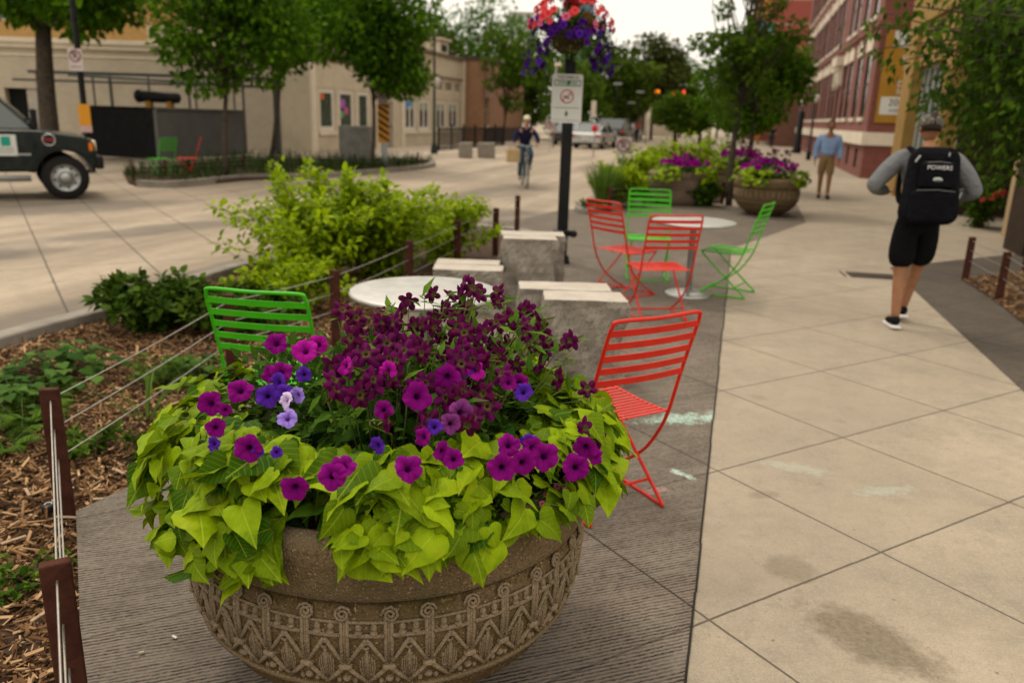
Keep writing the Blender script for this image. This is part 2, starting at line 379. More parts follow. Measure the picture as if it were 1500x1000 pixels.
def walk_mat():
    n = NT('sidewalk concrete'); p = n.pos()
    big = n.map(n.noise(.8, 7, .65, p), .3, .7); mid = n.map(n.noise(7, 6, .7, p), .35, .7); fine = n.noise(140, 3, .6, p); sp = n.noise(38, 2, .5, p)
    c = n.mix(big, (.40,.335,.25), (.285,.238,.175)); c = n.mix(n.M('MULTIPLY', mid, .35), c, (.30,.25,.19)); c = n.mix(n.map(n.noise(1.7, 9, .75, p), .44, .64, 0, .6), c, (.195,.17,.13)); c = n.mix(n.map(n.noise(11, 8, .8, p), .5, .68, 0, .45), c, (.17,.14,.10)); c = n.mix(n.map(fine, .48, .66, 0, .55), c, (.18,.148,.105)); c = n.mix(n.map(n.noise(60, 4, .7, p), .5, .66, 0, .3), c, (.44,.39,.31))
    c = n.mix(n.map(sp, .68, .74, 0, .5), c, (.16,.135,.10))
    nz = n.noise(4, 9, .78, p)
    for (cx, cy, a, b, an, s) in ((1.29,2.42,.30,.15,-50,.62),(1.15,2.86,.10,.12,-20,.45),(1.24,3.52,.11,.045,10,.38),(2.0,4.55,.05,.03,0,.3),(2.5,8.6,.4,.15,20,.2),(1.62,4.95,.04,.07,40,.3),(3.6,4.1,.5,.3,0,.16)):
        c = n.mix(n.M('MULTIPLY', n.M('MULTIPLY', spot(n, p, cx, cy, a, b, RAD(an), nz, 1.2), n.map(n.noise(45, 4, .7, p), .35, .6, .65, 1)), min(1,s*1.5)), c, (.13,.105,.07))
    for (cx, cy, a, b, an, s) in ((1.5,3.85,.2,.06,-20,.3),(1.85,3.6,.16,.05,10,.35),(1.0,3.97,.1,.04,20,.35),(1.9,2.2,.3,.07,25,.25)):
        c = n.mix(n.M('MULTIPLY', spot(n, p, cx, cy, a, b, RAD(an), n.noise(16, 7, .8, p), 2.4), s), c, (.38,.48,.40))
    dts = n.new('ShaderNodeTexVoronoi'); dts.inputs['Scale'].default_value = 7; dts.inputs['Randomness'].default_value = 1; n.L(p, dts.inputs['Vector'])
    c = n.mix(n.map(dts.outputs['Distance'], .03, .06, .6, 0), c, (.07,.055,.04)); gum = n.new('ShaderNodeTexVoronoi'); gum.inputs['Scale'].default_value = 1.7; n.L(p, gum.inputs['Vector']); c = n.mix(n.map(n.M('ADD', gum.outputs['Distance'], n.M('MULTIPLY', n.noise(30, 3, .6, p), .03)), .035, .06, .45, 0), c, (.13,.105,.08)); c = n.mix(n.M('MULTIPLY', n.map(n.noise(2.2, 8, .8, p), .52, .7), .4), c, (.22,.18,.13))
    ci = n.new('ShaderNodeCombineXYZ'); n.L(n.M('FLOOR', n.M('DIVIDE', rotc(n, p, A1, .74, 2.5), .985)), ci.inputs[0]); n.L(n.M('FLOOR', n.M('DIVIDE', rotc(n, p, A2, .74, 2.5), .917)), ci.inputs[1])
    wn = n.new('ShaderNodeTexWhiteNoise'); n.L(ci.outputs[0], wn.inputs['Vector']); c = n.mix(n.M('MULTIPLY', wn.outputs['Value'], .42), c, (.26,.215,.165))
    w1 = wob(n, p); l = n.M('MAXIMUM', lines(n, n.M('ADD', rotc(n, p, A1, .74, 2.5), w1), .985, .0035), lines(n, n.M('ADD', rotc(n, p, A2, .74, 2.5), w1), .917, .0035))
    c = n.mix(n.M('MULTIPLY', l, .85), c, (.07,.055,.045))
    h = n.M('SUBTRACT', n.M('MULTIPLY', fine, .3), n.M('MULTIPLY', l, 2.0))
    return n.fin(c, n.map(mid, 0, 1, .6, .85), 0, n.bump(h, .5, .002), .1)
def dark_mat(name, k=1.0, chalk=True):
    n = NT(name); p = n.pos()
    big = n.map(n.noise(1.3, 7, .7, p), .3, .7); fine = n.noise(120, 3, .6, p)
    gw = n.M('ADD', rotc(n, p, RAD(20), 0, 0), n.M('ADD', wob(n, p, .006, 5), wob(n, p, .006, 60)))
    st = n.M('ABSOLUTE', n.M('SUBTRACT', n.M('FLOORED_MODULO', gw, .0168), .0084))
    g = n.map(st, .0020, .0056, 1.0, 0.0)
    # some grooves are worn away, some are clogged and darker
    xs = n.new('ShaderNodeCombineXYZ'); n.L(n.M('MULTIPLY', rotc(n, p, RAD(110), 0, 0), 2.0), xs.inputs[0]); n.L(n.M('MULTIPLY', gw, 26.0), xs.inputs[1])
    row = n.noise(1.0, 4, .7, xs.outputs[0]); g = n.M('MULTIPLY', g, n.map(n.noise(38, 5, .75, p), .36, .54, .25, 1.0)); g = n.M('MULTIPLY', g, n.map(row, .28, .56, .15, 1.0))
    c = n.mix(big, (.225*k,.188*k,.15*k), (.155*k,.128*k,.103*k)); c = n.mix(n.map(fine, .5, .75, 0, .4), c, (.07*k,.062*k,.055*k))
    c = n.mix(n.M('MULTIPLY', g, .88), c, (.014,.011,.009))
    c = n.mix(n.map(row, .62, .8, 0, .55), c, (.25*k,.215*k,.18*k))
    if chalk:
        nz = n.noise(13, 8, .8, p); fz = n.map(n.noise(70, 3, .6, p), .35, .6, .25, 1.0)
        for (cx, cy, a, b, an, s, col) in ((1.02,4.50,.30,.10,15,.95,(.42,.62,.52)),(1.28,4.62,.16,.08,15,.6,(.45,.62,.54)),(.88,3.72,.12,.035,-45,.8,(.60,.8,.7)),(.68,5.35,.24,.045,20,.5,(.75,.55,.36)),(.70,3.52,.13,.05,10,.5,(.62,.35,.33)),(.55,2.6,.4,.12,0,.12,(.45,.3,.22))):
            c = n.mix(n.M('MULTIPLY', n.M('MULTIPLY', spot(n, p, cx, cy, a*.8, b*.8, RAD(an), nz, 2.4), fz), s*.8), c, col)
    c = n.mix(n.map(n.noise(3.2, 8, .8, p), .5, .72, 0, .5), c, (.055,.046,.038))
    l = n.M('MAXIMUM', lines(n, rotc(n, p, A1, .74, 2.5), .985, .003), n.M('MULTIPLY', lines(n, rotc(n, p, A2, .74, 2.5), .917, .003), .6))
    c = n.mix(n.M('MULTIPLY', l, .8), c, (.02,.017,.014))
    h = n.M('ADD', n.M('SUBTRACT', n.M('MULTIPLY', fine, .25), g), n.M('MULTIPLY', l, -1.0))
    return n.fin(c, .8, 0, n.bump(h, .6, .004), .08)
def road_mat():
    n = NT('road concrete'); p = n.pos()
    big = n.map(n.noise(.22, 7, .7, p, .6), .3, .7)
    xs = n.new('ShaderNodeCombineXYZ'); n.L(n.M('MULTIPLY', rotc(n, p, RAD(90)-AZ, 0, 0), .9), xs.inputs[0]); n.L(n.M('MULTIPLY', rotc(n, p, -AZ, 0, 0), .09), xs.inputs[1])
    tr = n.map(n.noise(1.0, 5, .6, xs.outputs[0]), .35, .65); fine = n.noise(60, 4, .6, p)
    c = n.mix(big, (.46,.38,.285), (.32,.262,.195)); c = n.mix(n.map(n.noise(3.5, 9, .75, p), .48, .68, 0, .5), c, (.20,.165,.125)); c = n.mix(n.M('MULTIPLY', tr, .75), c, (.19,.15,.11)); c = n.mix(n.map(fine, .5, .75, 0, .3), c, (.15,.125,.1))
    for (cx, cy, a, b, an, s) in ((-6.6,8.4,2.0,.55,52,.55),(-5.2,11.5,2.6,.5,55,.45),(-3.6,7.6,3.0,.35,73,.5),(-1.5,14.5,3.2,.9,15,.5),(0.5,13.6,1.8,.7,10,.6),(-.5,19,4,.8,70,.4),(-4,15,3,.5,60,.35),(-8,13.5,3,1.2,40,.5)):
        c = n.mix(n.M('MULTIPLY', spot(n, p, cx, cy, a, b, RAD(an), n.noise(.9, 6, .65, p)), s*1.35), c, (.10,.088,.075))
    l = n.M('MAXIMUM', lines(n, n.M('ADD', rotc(n, p, A1, -3.6, 6.3), wob(n, p, .01)), .99, .007, .006), lines(n, rotc(n, p, A2, 0, 20), 3.6, .006, .006))
    c = n.mix(n.M('MULTIPLY', l, .8), c, (.07,.06,.05))
    return n.fin(c, .8, 0, n.bump(n.M('SUBTRACT', fine, n.M('MULTIPLY', l, 2.0)), .4, .003), .1)
MW = walk_mat(); MD = dark_mat('grooved dark concrete'); MD2 = dark_mat('dark paving right', .60, False); MR = road_mat()
M_kerb = pm('kerb concrete', (.27,.24,.20), (.17,.15,.125), 3, .85, 0, .4, 90)
M_soil = pm('soil', (.075,.045,.028), (.035,.022,.015), 12, .95, 0, .8, 60)
def chipmat():
    n = NT('wood chips'); a = n.new('ShaderNodeAttribute', attribute_name='rnd')
    c = n.ramp(a.outputs['Fac'], [(0,(.02,.010,.006)),(.35,(.10,.052,.024)),(.72,(.27,.15,.07)),(1,(.50,.33,.18))])
    return n.fin(c, .85, 0, n.bump(n.noise(160, 3, .6, n.obj()), .4, .003), .05)
M_chip = chipmat()
M_stone = None

# ------------------------------------------------------------------ ground sheets
base = MB(); base.box(-300,300,-40,500,-.3,-.15)
struct('ground', base, pm('ground earth', (.28,.25,.21), (.2,.18,.15), .3, .9))
KERB = [(-6.4,-3.0),(-4.75,2.6),(-3.9,5.84),(-3.6,6.8),(-3.26,8.65),(-2.72,9.8),(-2.05,11.6),(-1.3,12.6),(-.5,12.85),(.05,12.6),(.3,12.2)]
DL = [(-.55,-.6),(-.98,1.2),(-1.29,2.07),(-1.88,3.14),(-1.65,3.65),(-1.5,4.6),(-1.15,5.85),(-.82,7.35),(-.47,9.0),(-.02,10.4),(.3,12.2)]
far = [tuple(S(300,-2.8)[:2])]
road = MB(); road.prism([(-150,-3)] + KERB[:] + [tuple(S(14.5,-2.75)[:2])] + far + [tuple(S(300,-120)[:2]), (-150,60)], -.16, -.012)
struct('road', road, MR)
walk = MB(); walk.prism(DL + [tuple(S(14.5,-2.75)[:2])] + far + [tuple(S(300,60)[:2]), (120,-3), (-.4,-3)], -.16, 0.0)
struct('sidewalk', walk, MW)
dk = MB(); dk.sheet(DL + [(-.25,13.2),(.8,15.4),tuple(S(16.3,-2.7)[:2]),tuple(S(18.2,-1.0)[:2]),tuple(S(17.8,.2)[:2]),tuple(G(1162,290)[:2]),tuple(G(1181,326)[:2]),tuple(S(11.75,0)[:2]),tuple(S(2.2,0)[:2]),(.02,-.6)], .004)
struct('dark_paving', dk, MD)
dr = MB(); dr.sheet([tuple(G(1303,392)[:2]), tuple(S(5.95,2.04)[:2]), tuple(S(2.5,2.05)[:2]), tuple(S(2.5,5)[:2]), tuple(S(10,6.5)[:2]), tuple(G(1500,371)[:2]), tuple(G(1430,378)[:2])], .004)
struct('dark_paving', dr, MD2)
# joint along the border of dark and pale paving
jt = MB()
for k in range(26):
    s0 = 2.0+k*.38; s1 = s0+.38; o1 = random.uniform(-.004,.004)
    a = S(s0, o1, .0); b = S(s1, o1, .0)
    jt.sheet([tuple(S(s0,-.0045+o1)[:2]), tuple(S(s0,.004+o1)[:2]), tuple(S(s1,.004+o1)[:2]), tuple(S(s1,-.0045+o1)[:2])], .008)
struct('paving_joint', jt, pm('joint dirt', (.03,.026,.02), None, 20, .9))
def off(path, d):
    out = []
    for i, p in enumerate(path):
        a = Vector(path[max(i-1,0)]); b = Vector(path[min(i+1,len(path)-1)]); t = (b-a).normalized(); out.append((p[0]+t.y*d, p[1]-t.x*d))
    return out
def kerb_strip(path, wd, z0, z1, b=.012):
    m = MB(); q = off(path, wd); p = path
    pi = off(path, b); qi = off(path, wd-b)
    for i in range(len(p)-1):
        for (A, za, B, zb) in ((p, z0, p, z1-b), (p, z1-b, pi, z1), (pi, z1, qi, z1), (qi, z1, q, z1-b), (q, z1-b, q, z0)):
            m.add([(*A[i],za),(*A[i+1],za),(*B[i+1],zb),(*B[i],zb)], [(0,3,2,1)])
    return m
def smooth_path(P, k=5):
    out = []
    for i in range(len(P)-1):
        p0 = Vector(P[max(i-1,0)]); p1 = Vector(P[i]); p2 = Vector(P[i+1]); p3 = Vector(P[min(i+2,len(P)-1)])
        for j in range(k):
            t = j/k; out.append(tuple(.5*((2*p1)+(p2-p0)*t+(2*p0-5*p1+4*p2-p3)*t*t+(3*p1-p0-3*p2+p3)*t**3)))
    out.append(tuple(P[-1])); return out
struct('kerb', kerb_strip(smooth_path(KERB), .17, -.16, .035), M_kerb)
bed = MB(); bed.sheet(off(KERB, .1) + [tuple(Vector(p)) for p in DL[::-1]] + [(-4,-3)], -.062)
struct('planting_bed', bed, M_soil)
ed = MB()
# side face of the dark slab is part of the sidewalk prism; thin rounded edge strip
def inpoly(x, y, P):
    c = False; n = len(P)
    for i in range(n):
        x1,y1 = P[i]; x2,y2 = P[(i+1)%n]
        if (y1>y) != (y2>y) and x < (x2-x1)*(y-y1)/(y2-y1)+x1: c = not c
    return c
CHIP = ([(-.5,-.12,0),(.45,-.16,.02),(.5,.1,0),(-.42,.14,.03),(-.5,-.12,-.1),(.45,-.16,-.08),(.5,.1,-.1),(-.42,.14,-.07)], [(0,1,2,3),(0,4,5,1),(1,5,6,2),(2,6,7,3),(3,7,4,0)])
def chips(name, poly, N, z, ymin, ymax, near=1.6, size=(.014,.056)):
    xs = [p[0] for p in poly]; P = []
    while len(P) < N:
        u = random.random()**near; y = ymin + (ymax-ymin)*u; x = random.uniform(min(xs), max(xs))
        if abs(x) < y*.72+.5 and inpoly(x, y, poly): P.append((x, y, z+random.random()*.022))
    P = np.array(P); n = len(P); a = rng.random(n)*2*math.pi
    d = np.stack([np.cos(a), np.sin(a), rng.normal(size=n)*.28], 1)
    nr = rng.normal(size=(n,3))*.35; nr[:,2] += 1
    o = leafobj(name, *CHIP, P, d, nr, (size[0]+(size[1]-size[0])*rng.random(n)**2), M_chip, wid=.8+rng.random(n)*2.2)
    return tag(o, None, None, None, 'stuff')
BEDP = off(KERB, .17) + DL[::-1]
o = chips('wood_chips', BEDP, 30000, -.058, 1.2, 9, 1.5)
tag(o, 'brown wood chip mulch covering the planting bed left of the flower bowl', 'mulch')
RB = [tuple(G(1409,411)[:2]), tuple(G(1455,440)[:2]), tuple(G(1500,476)[:2]), (4.3,5.7), (8.5,5.0), (10,10.5), tuple(G(1500,398)[:2])]
rb = MB(); rb.sheet(RB, .008); struct('planting_bed', rb, M_soil)
o = chips('wood_chips', RB, 6500, .012, 5.6, 10, 1.0, (.014,.045)); tag(o, 'brown wood chip mulch in the bed behind the cable posts at right', 'mulch')
# far kerbed islands
ISL = [tuple(G(*p)[:2]) for p in ((188,268),(200,273),(260,274),(360,264),(430,262),(500,259),(570,253),(618,248),(638,243),(628,238))] + [(-3.6,29.5),(-6.0,29.8)]
isl = MB(); isl.prism(ISL + [(-9.6,28.0),(-10.2,21.0)], -.16, .06); struct('island_bed', isl, M_soil)
struct('kerb', kerb_strip(smooth_path(ISL[1:]), -.2, -.16, .12).xf(Matrix.Identity(4)), M_kerb)
IS2 = [tuple(S(*p)[:2]) for p in ((27,-.35),(18.4,-.35),(17.6,-1.6),(15.6,-2.4),(14.75,-2.65),(15.2,-2.95),(17,-3.05),(27,-3.0))]
i2 = MB(); i2.prism(IS2, -.16, .05); struct('island_bed', i2, M_soil)
struct('kerb', kerb_strip(smooth_path(IS2[2:]), .18, -.16, .1), M_kerb)
fs = MB(); fs.prism([tuple(S(31,-12.6)[:2]), tuple(S(200,-12.6)[:2]), tuple(S(200,-18)[:2]), tuple(S(33,-18)[:2]), (-40,34), (-40,27.5), (-10.6,27.5),(-7,30.4)], -.16, .02)
struct('far_sidewalk', fs, pm('far pavement', (.44,.365,.28), (.31,.255,.195), .6, .85))
# ------------------------------------------------------------------ stone flower bowl in front
PC = Vector((-.375, 2.345, 0))
def stone_mat(name, c1, c2, moss=(.085,.075,.025)):
    n = NT(name); v = n.obj(); x = n.xyz(v)
    big = n.map(n.noise(3, 7, .7, v), .3, .7); vor = n.new('ShaderNodeTexVoronoi'); vor.inputs['Scale'].default_value = 170; n.L(v, vor.inputs['Vector'])
    fine = n.noise(220, 3, .6, v)
    c = n.mix(big, c1, c2); c = n.mix(n.M('MULTIPLY', n.map(vor.outputs['Distance'], .0, .35, 1, 0), n.map(n.noise(30, 3, .6, v), .5, .62, 0, .55)), c, (.36,.28,.19))
    c = n.mix(n.map(n.noise(90, 4, .7, v), .48, .62, 0, .7), c, (.035,.022,.010)); c = n.mix(n.map(n.noise(130, 2, .5, v), .62, .7, 0, .7), c, (.42,.33,.19)); c = n.mix(n.map(n.noise(6, 5, .7, v), .52, .68, 0, .7), c, moss)
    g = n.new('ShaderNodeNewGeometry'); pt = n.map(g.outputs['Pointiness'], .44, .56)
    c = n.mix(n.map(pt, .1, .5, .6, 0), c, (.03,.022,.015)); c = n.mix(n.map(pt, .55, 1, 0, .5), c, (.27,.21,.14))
    return n.fin(c, .9, 0, n.bump(n.M('ADD', fine, n.M('MULTIPLY', vor.outputs['Distance'], 1.5)), .8, .003), .06)
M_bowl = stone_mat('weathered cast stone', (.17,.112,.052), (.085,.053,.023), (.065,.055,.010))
M_relief = stone_mat('paler cast relief', (.27,.185,.105), (.16,.11,.062))  # pattern paler than the bowl behind it; creases darker, raised edges paler
PROF = [(.29,0),(.32,.02),(.39,.065),(.475,.125),(.54,.19),(.578,.255),(.584,.268),(.595,.271),(.597,.284),(.589,.291),(.600,.32),(.611,.385),(.615,.45),(.611,.50),(.604,.528),(.599,.534),(.606,.541),(.622,.553),(.630,.58),(.633,.635),(.629,.685),(.620,.712),(.600,.728),(.580,.722),(.567,.700),(.562,.62)]
def prof_r(z):
    for (r0,z0),(r1,z1) in zip(PROF, PROF[1:]):
        if z0 <= z <= z1: return r0+(r1-r0)*(z-z0)/(z1-z0+1e-9)
    return .6
def flower_bowl(loc, label, full=True, rz=0.0, n=144):
    t = thing('flower_bowl', label, 'planter', loc, rz, 'round stone flower bowls')
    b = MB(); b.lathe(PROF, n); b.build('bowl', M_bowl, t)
    s = MB(); s.lathe([(.566,.645),(.3,.665),(0.001,.67)], 48); s.build('soil', M_soil, t)
    NP = 18; m = MB()
    def W(u, z, d=.004):        # u in periods around
        a = 2*math.pi*u/NP; z = z*1.073-.068; r = prof_r(z)+d; return Vector((r*math.cos(a), r*math.sin(a), z))
    def strip(pts, r, d=.004, k=5):
        out = []
        for (u0,z0),(u1,z1) in zip(pts, pts[1:]):
            q = max(1, int(k*abs(u1-u0)+1)) if abs(u1-u0) > .3 else 2
            for i in range(q): out.append(W(u0+(u1-u0)*i/q, z0+(z1-z0)*i/q, d))
        out.append(W(*pts[-1], d)); m.tube(out, r, 6)
    R0 = .0062 if full else .008
    if full:
        for k in range(NP):
            for sg in (-1, 1):
                u = k + sg*.24
                # doubled upright with a scroll at its head, curling inward
                strip([(u-.035,.535),(u-.035,.40)], R0*.9); strip([(u+.035,.535),(u+.035,.40)], R0*.9); strip([(u,.532),(u,.40)], R0*.5)
                sc = []
                for j in range(17):
                    an = j/16*2.1*2*math.pi; rr = .020*(1-j/18)
                    sc.append(W(u - sg*.02 + sg*rr*math.cos(an)/.185, .540+rr*math.sin(an), .008))
                m.tube(sc, R0*.75, 5)
                m.bbox(W(u,.397,.006), (.02,.034,.016), .005, (0,0,2*math.pi*u/NP), 1)
                # lattice: up to the rail and down to the border, crossing with its neighbour
                strip([(u,.397),(u-sg*.24,.478)], R0*.95); strip([(u,.397),(u+sg*.26,.478)], R0*.95)
                strip([(u,.397),(u-sg*.24,.342)], R0*1.05); strip([(u,.397),(u+sg*.26,.342)], R0*1.05)
                m.ball(W(u,.356,.0), (.012,.012,.010), 8, 6)
                for q in (-.10,.10): m.ball(W(u+q,.347,.0), (.008,.008,.009), 7, 5)
            # rail with bells above it
            for q in (0, .5):
                c = k + q; wdt = .19 if q == 0 else .21
                strip([(c-wdt,.486),(c+wdt,.486)], R0*1.0); strip([(c-wdt,.520),(c+wdt,.520)], R0*.7)
                for e in ((-.09,.09) if q else (-.08,.08)):
                    a = W(c+e,.506,.002); m.ball(a, (.009,.009,.013), 8, 6); m.ball(W(c+e,.494,.004), (.011,.011,.006), 8, 5)
                # palm stem with small curl and fluted leaf in every lozenge
                strip([(c,.36),(c,.452)], R0*.8, .002)
                cu = [W(c + (.013*math.cos(j*.7))*(1-j/12)/.185, .455+.013*math.sin(j*.7)*(1-j/12), .004) for j in range(10)]
                m.tube(cu, R0*.7, 5)
                for f in (-.09,-.06,-.03,.03,.06,.09): strip([(c+f*.6,.352),(c+f,.39),(c+f*.9,.442-abs(f)*.3)], R0*.42, .0)
    else:
        for k in range(NP):
            for u in (k-.24, k+.24): strip([(u,.535),(u,.345)], .009)
            strip([(k-.5,.345),(k-.24,.48),(k,.345),(k+.24,.48),(k+.5,.345)], .007)
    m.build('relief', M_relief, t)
    return t
bowl0 = flower_bowl(PC, 'big weathered stone bowl with carved lattice relief in the foreground', rz=RAD(3))
bowl1 = flower_bowl((4.88,15.85,0), 'round pinkish stone flower bowl on the dark paving beyond the right green chair', False, n=64)

# ------------------------------------------------------------------ leaves and flowers
def heart_template():
    """sweet potato leaf: broad heart with pointed lobes, folded along its midrib, drooping at the tip"""
    out = [(0,0),(.13,-.09),(.29,-.12),(.43,-.04),(.51,.11),(.47,.27),(.39,.43),(.29,.60),(.155,.80),(0,1.03)]
    V = []; F = []; m = len(out)
    mid = [(0,y) for _, y in out]; mid = [(0, max(0,-.02+1.02*i/(m-1))) for i in range(m)]
    def zz(x, y): return .36*abs(x) - .75*abs(x)**2 - .36*max(y-.15,0)**1.8 + .07*math.sin(8*y+1)*abs(x)*1.6
    for i in range(m): V.append((0, mid[i][1], zz(0, mid[i][1])))
    for sg in (1,-1):
        for fr in (.36,.7,1.0):
            for i in range(m):
                x = out[i][0]*fr*sg; y = mid[i][1]+(out[i][1]-mid[i][1])*fr; V.append((x, y, zz(x,y)+(.03*math.sin(i*1.9+sg*1.3) if fr == 1 else 0)))
    for s in (0,1):
        a, b, c_ = m*(1+3*s), m*(2+3*s), m*(3+3*s)
        for i in range(m-1):
            q = [(i, a+i, a+i+1, i+1), (a+i, b+i, b+i+1, a+i+1), (b+i, c_+i, c_+i+1, b+i+1)]
            F += [x if s == 0 else x[::-1] for x in q]
    return V, F
HEART = heart_template()
def leaf_mat(name, dark, light, vein, tr=.35):
    n = NT(name); a = n.new('ShaderNodeAttribute', attribute_name='rnd'); v = n.obj()
    c = n.mix(a.outputs['Fac'], dark, light); c = n.mix(n.map(n.noise(22, 4, .6, v), .45, .7, 0, .45), c, dark)
    lc = n.new('ShaderNodeAttribute', attribute_name='leafco'); q = n.xyz(lc.outputs['Vector']); ax = n.M('ABSOLUTE', q[0])
    rib = n.map(ax, .006, .028, 1, 0); sv = n.M('ABSOLUTE', n.M('SUBTRACT', n.M('FRACT', n.M('MULTIPLY', n.M('SUBTRACT', q[1], n.M('MULTIPLY', ax, .9)), 5.5)), .5))
    vn = n.M('MAXIMUM', rib, n.M('MULTIPLY', n.map(sv, .0, .09, 1, 0), .7)); c = n.mix(n.M('MULTIPLY', vn, .38), c, vein)
    c = n.mix(n.map(n.noise(9, 3, .5, v), .62, .75, 0, .35), c, (.40,.33,.02))
    n.fin(c, .45, 0, n.bump(n.M('SUBTRACT', n.noise(40, 3, .6, v), n.M('MULTIPLY', vn, .6)), .5, .004), .06)
    t = n.new('ShaderNodeBsdfTranslucent'); n.L(n.mix(.4, c, light), t.inputs['Color'])
    ms = n.new('ShaderNodeMixShader'); ms.inputs[0].default_value = tr
    n.L(n.b.outputs[0], ms.inputs[1]); n.L(t.outputs[0], ms.inputs[2]); n.L(ms.outputs[0], n.out.inputs['Surface']); return n.m
M_lime = leaf_mat('lime leaf', (.022,.075,.001), (.27,.385,.003), (.50,.58,.05), .25)
M_green = fm('mid green leaf', (.010,.035,.004), (.06,.13,.012), .25)
M_stem = pm('green stem', (.12,.17,.04), (.07,.11,.03), 20, .6)
def petal_mat(name, c_edge, c_mid, c_throat, veins=.5):
    n = NT(name); v = n.obj(); x = n.xyz(v)
    r = n.M('SQRT', n.M('ADD', n.M('MULTIPLY', x[0], x[0]), n.M('MULTIPLY', x[1], x[1])))
    an = n.M('ARCTAN2', x[1], x[0]); st = n.M('POWER', n.M('ABSOLUTE', n.M('COSINE', n.M('MULTIPLY', an, 2.5))), 14.0)
    c = n.mix(n.map(r, .004, .024), c_mid, c_edge); c = n.mix(n.map(r, .003, .008, 1, 0), c, c_throat)
    c = n.mix(n.M('MULTIPLY', n.M('MULTIPLY', st, n.map(r, .006, .026, 1, .0)), veins), c, c_throat)
    c = n.mix(n.map(n.noise(90, 3, .5, v), .5, .75, 0, .3), c, c_mid)
    n.fin(c, .7, 0, None, .03)
    t = n.new('ShaderNodeBsdfTranslucent'); n.L(c, t.inputs['Color']); ms = n.new('ShaderNodeMixShader'); ms.inputs[0].default_value = .22
    n.L(n.b.outputs[0], ms.inputs[1]); n.L(t.outputs[0], ms.inputs[2]); n.L(ms.outputs[0], n.out.inputs['Surface']); return n.m
PM = {'mag': petal_mat('magenta petunia', (.20,.004,.155), (.13,.002,.11), (.02,.002,.03)),
      'pink': petal_mat('bright magenta petunia', (.38,.008,.26), (.28,.005,.21), (.03,.002,.04)),
      'vio': petal_mat('violet petunia', (.085,.018,.30), (.05,.01,.20), (.015,.004,.06)),
      'lil': petal_mat('lilac petunia', (.30,.20,.62), (.20,.10,.45), (.08,.02,.2), .8),
      'pale': petal_mat('pale petunia', (.62,.50,.72), (.5,.36,.62), (.16,.04,.2), .8),
      'dusk': petal_mat('dusky petunia', (.19,.035,.17), (.11,.015,.10), (.03,.004,.03), .8),
      'tob': petal_mat('plum tobacco flower', (.095,.002,.050), (.060,.0015,.030), (.10,.09,.02), .2),
      'tob2': petal_mat('wine tobacco flower', (.115,.003,.072), (.07,.002,.045), (.1,.09,.02), .2),
      'red': petal_mat('coral petunia', (.72,.07,.07), (.6,.04,.06), (.3,.03,.03), .3),
      'rose': petal_mat('rose petunia', (.62,.14,.24), (.5,.08,.18), (.25,.05,.1), .3),
      'deep': petal_mat('deep violet petunia', (.06,.008,.15), (.035,.005,.10), (.01,.003,.03), .4)}
def flower_mesh(kind, ver):
    """petunia: ruffled five-lobed trumpet; tobacco: five separate petals on a long thin tube (faces +z)"""
    rs = random.Random(ver*7+3); vs = []; fs = []
    if kind == 'petunia':
        n = 40; rings = [(.0,-.030),(.0035,-.022),(.005,-.008),(.009,-.001),(.016,.0035),(.023,.0045),(.029,.002)]
        vs.append((0,0,-.03)); ph = [rs.uniform(0,6.28) for _ in range(4)]
        for j, (r, z) in enumerate(rings[1:]):
            for i in range(n):
                a = 2*math.pi*i/n; lobe = abs(math.cos(2.5*a))**.5
                k = max(0,(j-2)/3); rr = r*(1+k*.17*(lobe-.65)) * (1+.05*k*math.sin(3*a+ph[0])); zz = z + k*(.0028*math.sin(11*a+ph[1])*(j/6) + .003*math.sin(5*a+ph[2]) + .004*math.sin(2*a+ph[3])) - .0035*k*(1-lobe)
                vs.append((rr*math.cos(a), rr*math.sin(a), zz))
        for i in range(n): fs.append((0, 1+i, 1+(i+1)%n))
        for j in range(len(rings)-2):
            for i in range(n): fs.append((1+j*n+i, 1+(j+1)*n+i, 1+(j+1)*n+(i+1)%n, 1+j*n+(i+1)%n))
    else:
        n = 30; L = .035
        vs.append((0,0,-L)); rings = [(.0014,-L*.9),(.0022,-.006),(.0030,0),(.0075,.0012),(.0125,.001),(.0165,-.0015)]
        for j, (r, z) in enumerate(rings):
            for i in range(n):
                a = 2*math.pi*i/n; lobe = abs(math.cos(2.5*a)); k = max(0,(j-2)/3)
                rr = r*(1+k*.75*(lobe**.75-.62)) if j > 2 else r
                vs.append((rr*math.cos(a), rr*math.sin(a), z - k*.005*(1-lobe) + k*.002*math.sin(2*a+ver)))
        for i in range(n): fs.append((0, 1+i, 1+(i+1)%n))
        for j in range(len(rings)-1):
            for i in range(n): fs.append((1+j*n+i, 1+(j+1)*n+i, 1+(j+1)*n+(i+1)%n, 1+j*n+(i+1)%n))
    me = bpy.data.meshes.new('flower'); me.from_pydata(vs, [], fs); me.polygons.foreach_set('use_smooth', [True]*len(fs)); return me
_fc = {}
def flower(kind, col, parent, loc, face, sc=1.0):
    """loc in parent's space; face = direction the bloom looks"""
    key = (kind, col, random.randrange(3))
    if key not in _fc:
        me = flower_mesh(kind, key[2]); me.materials.append(PM[col]); _fc[key] = me
    o = bpy.data.objects.new('flower', _fc[key]); COL.objects.link(o); o.parent = parent
    o.location = loc; q = Vector(face).to_track_quat('Z', 'Y'); e = (q.to_matrix() @ Matrix.Rotation(random.uniform(0,6.28), 3, 'Z')).to_euler()
    o.rotation_euler = e; o.scale = (sc,sc,sc); return o
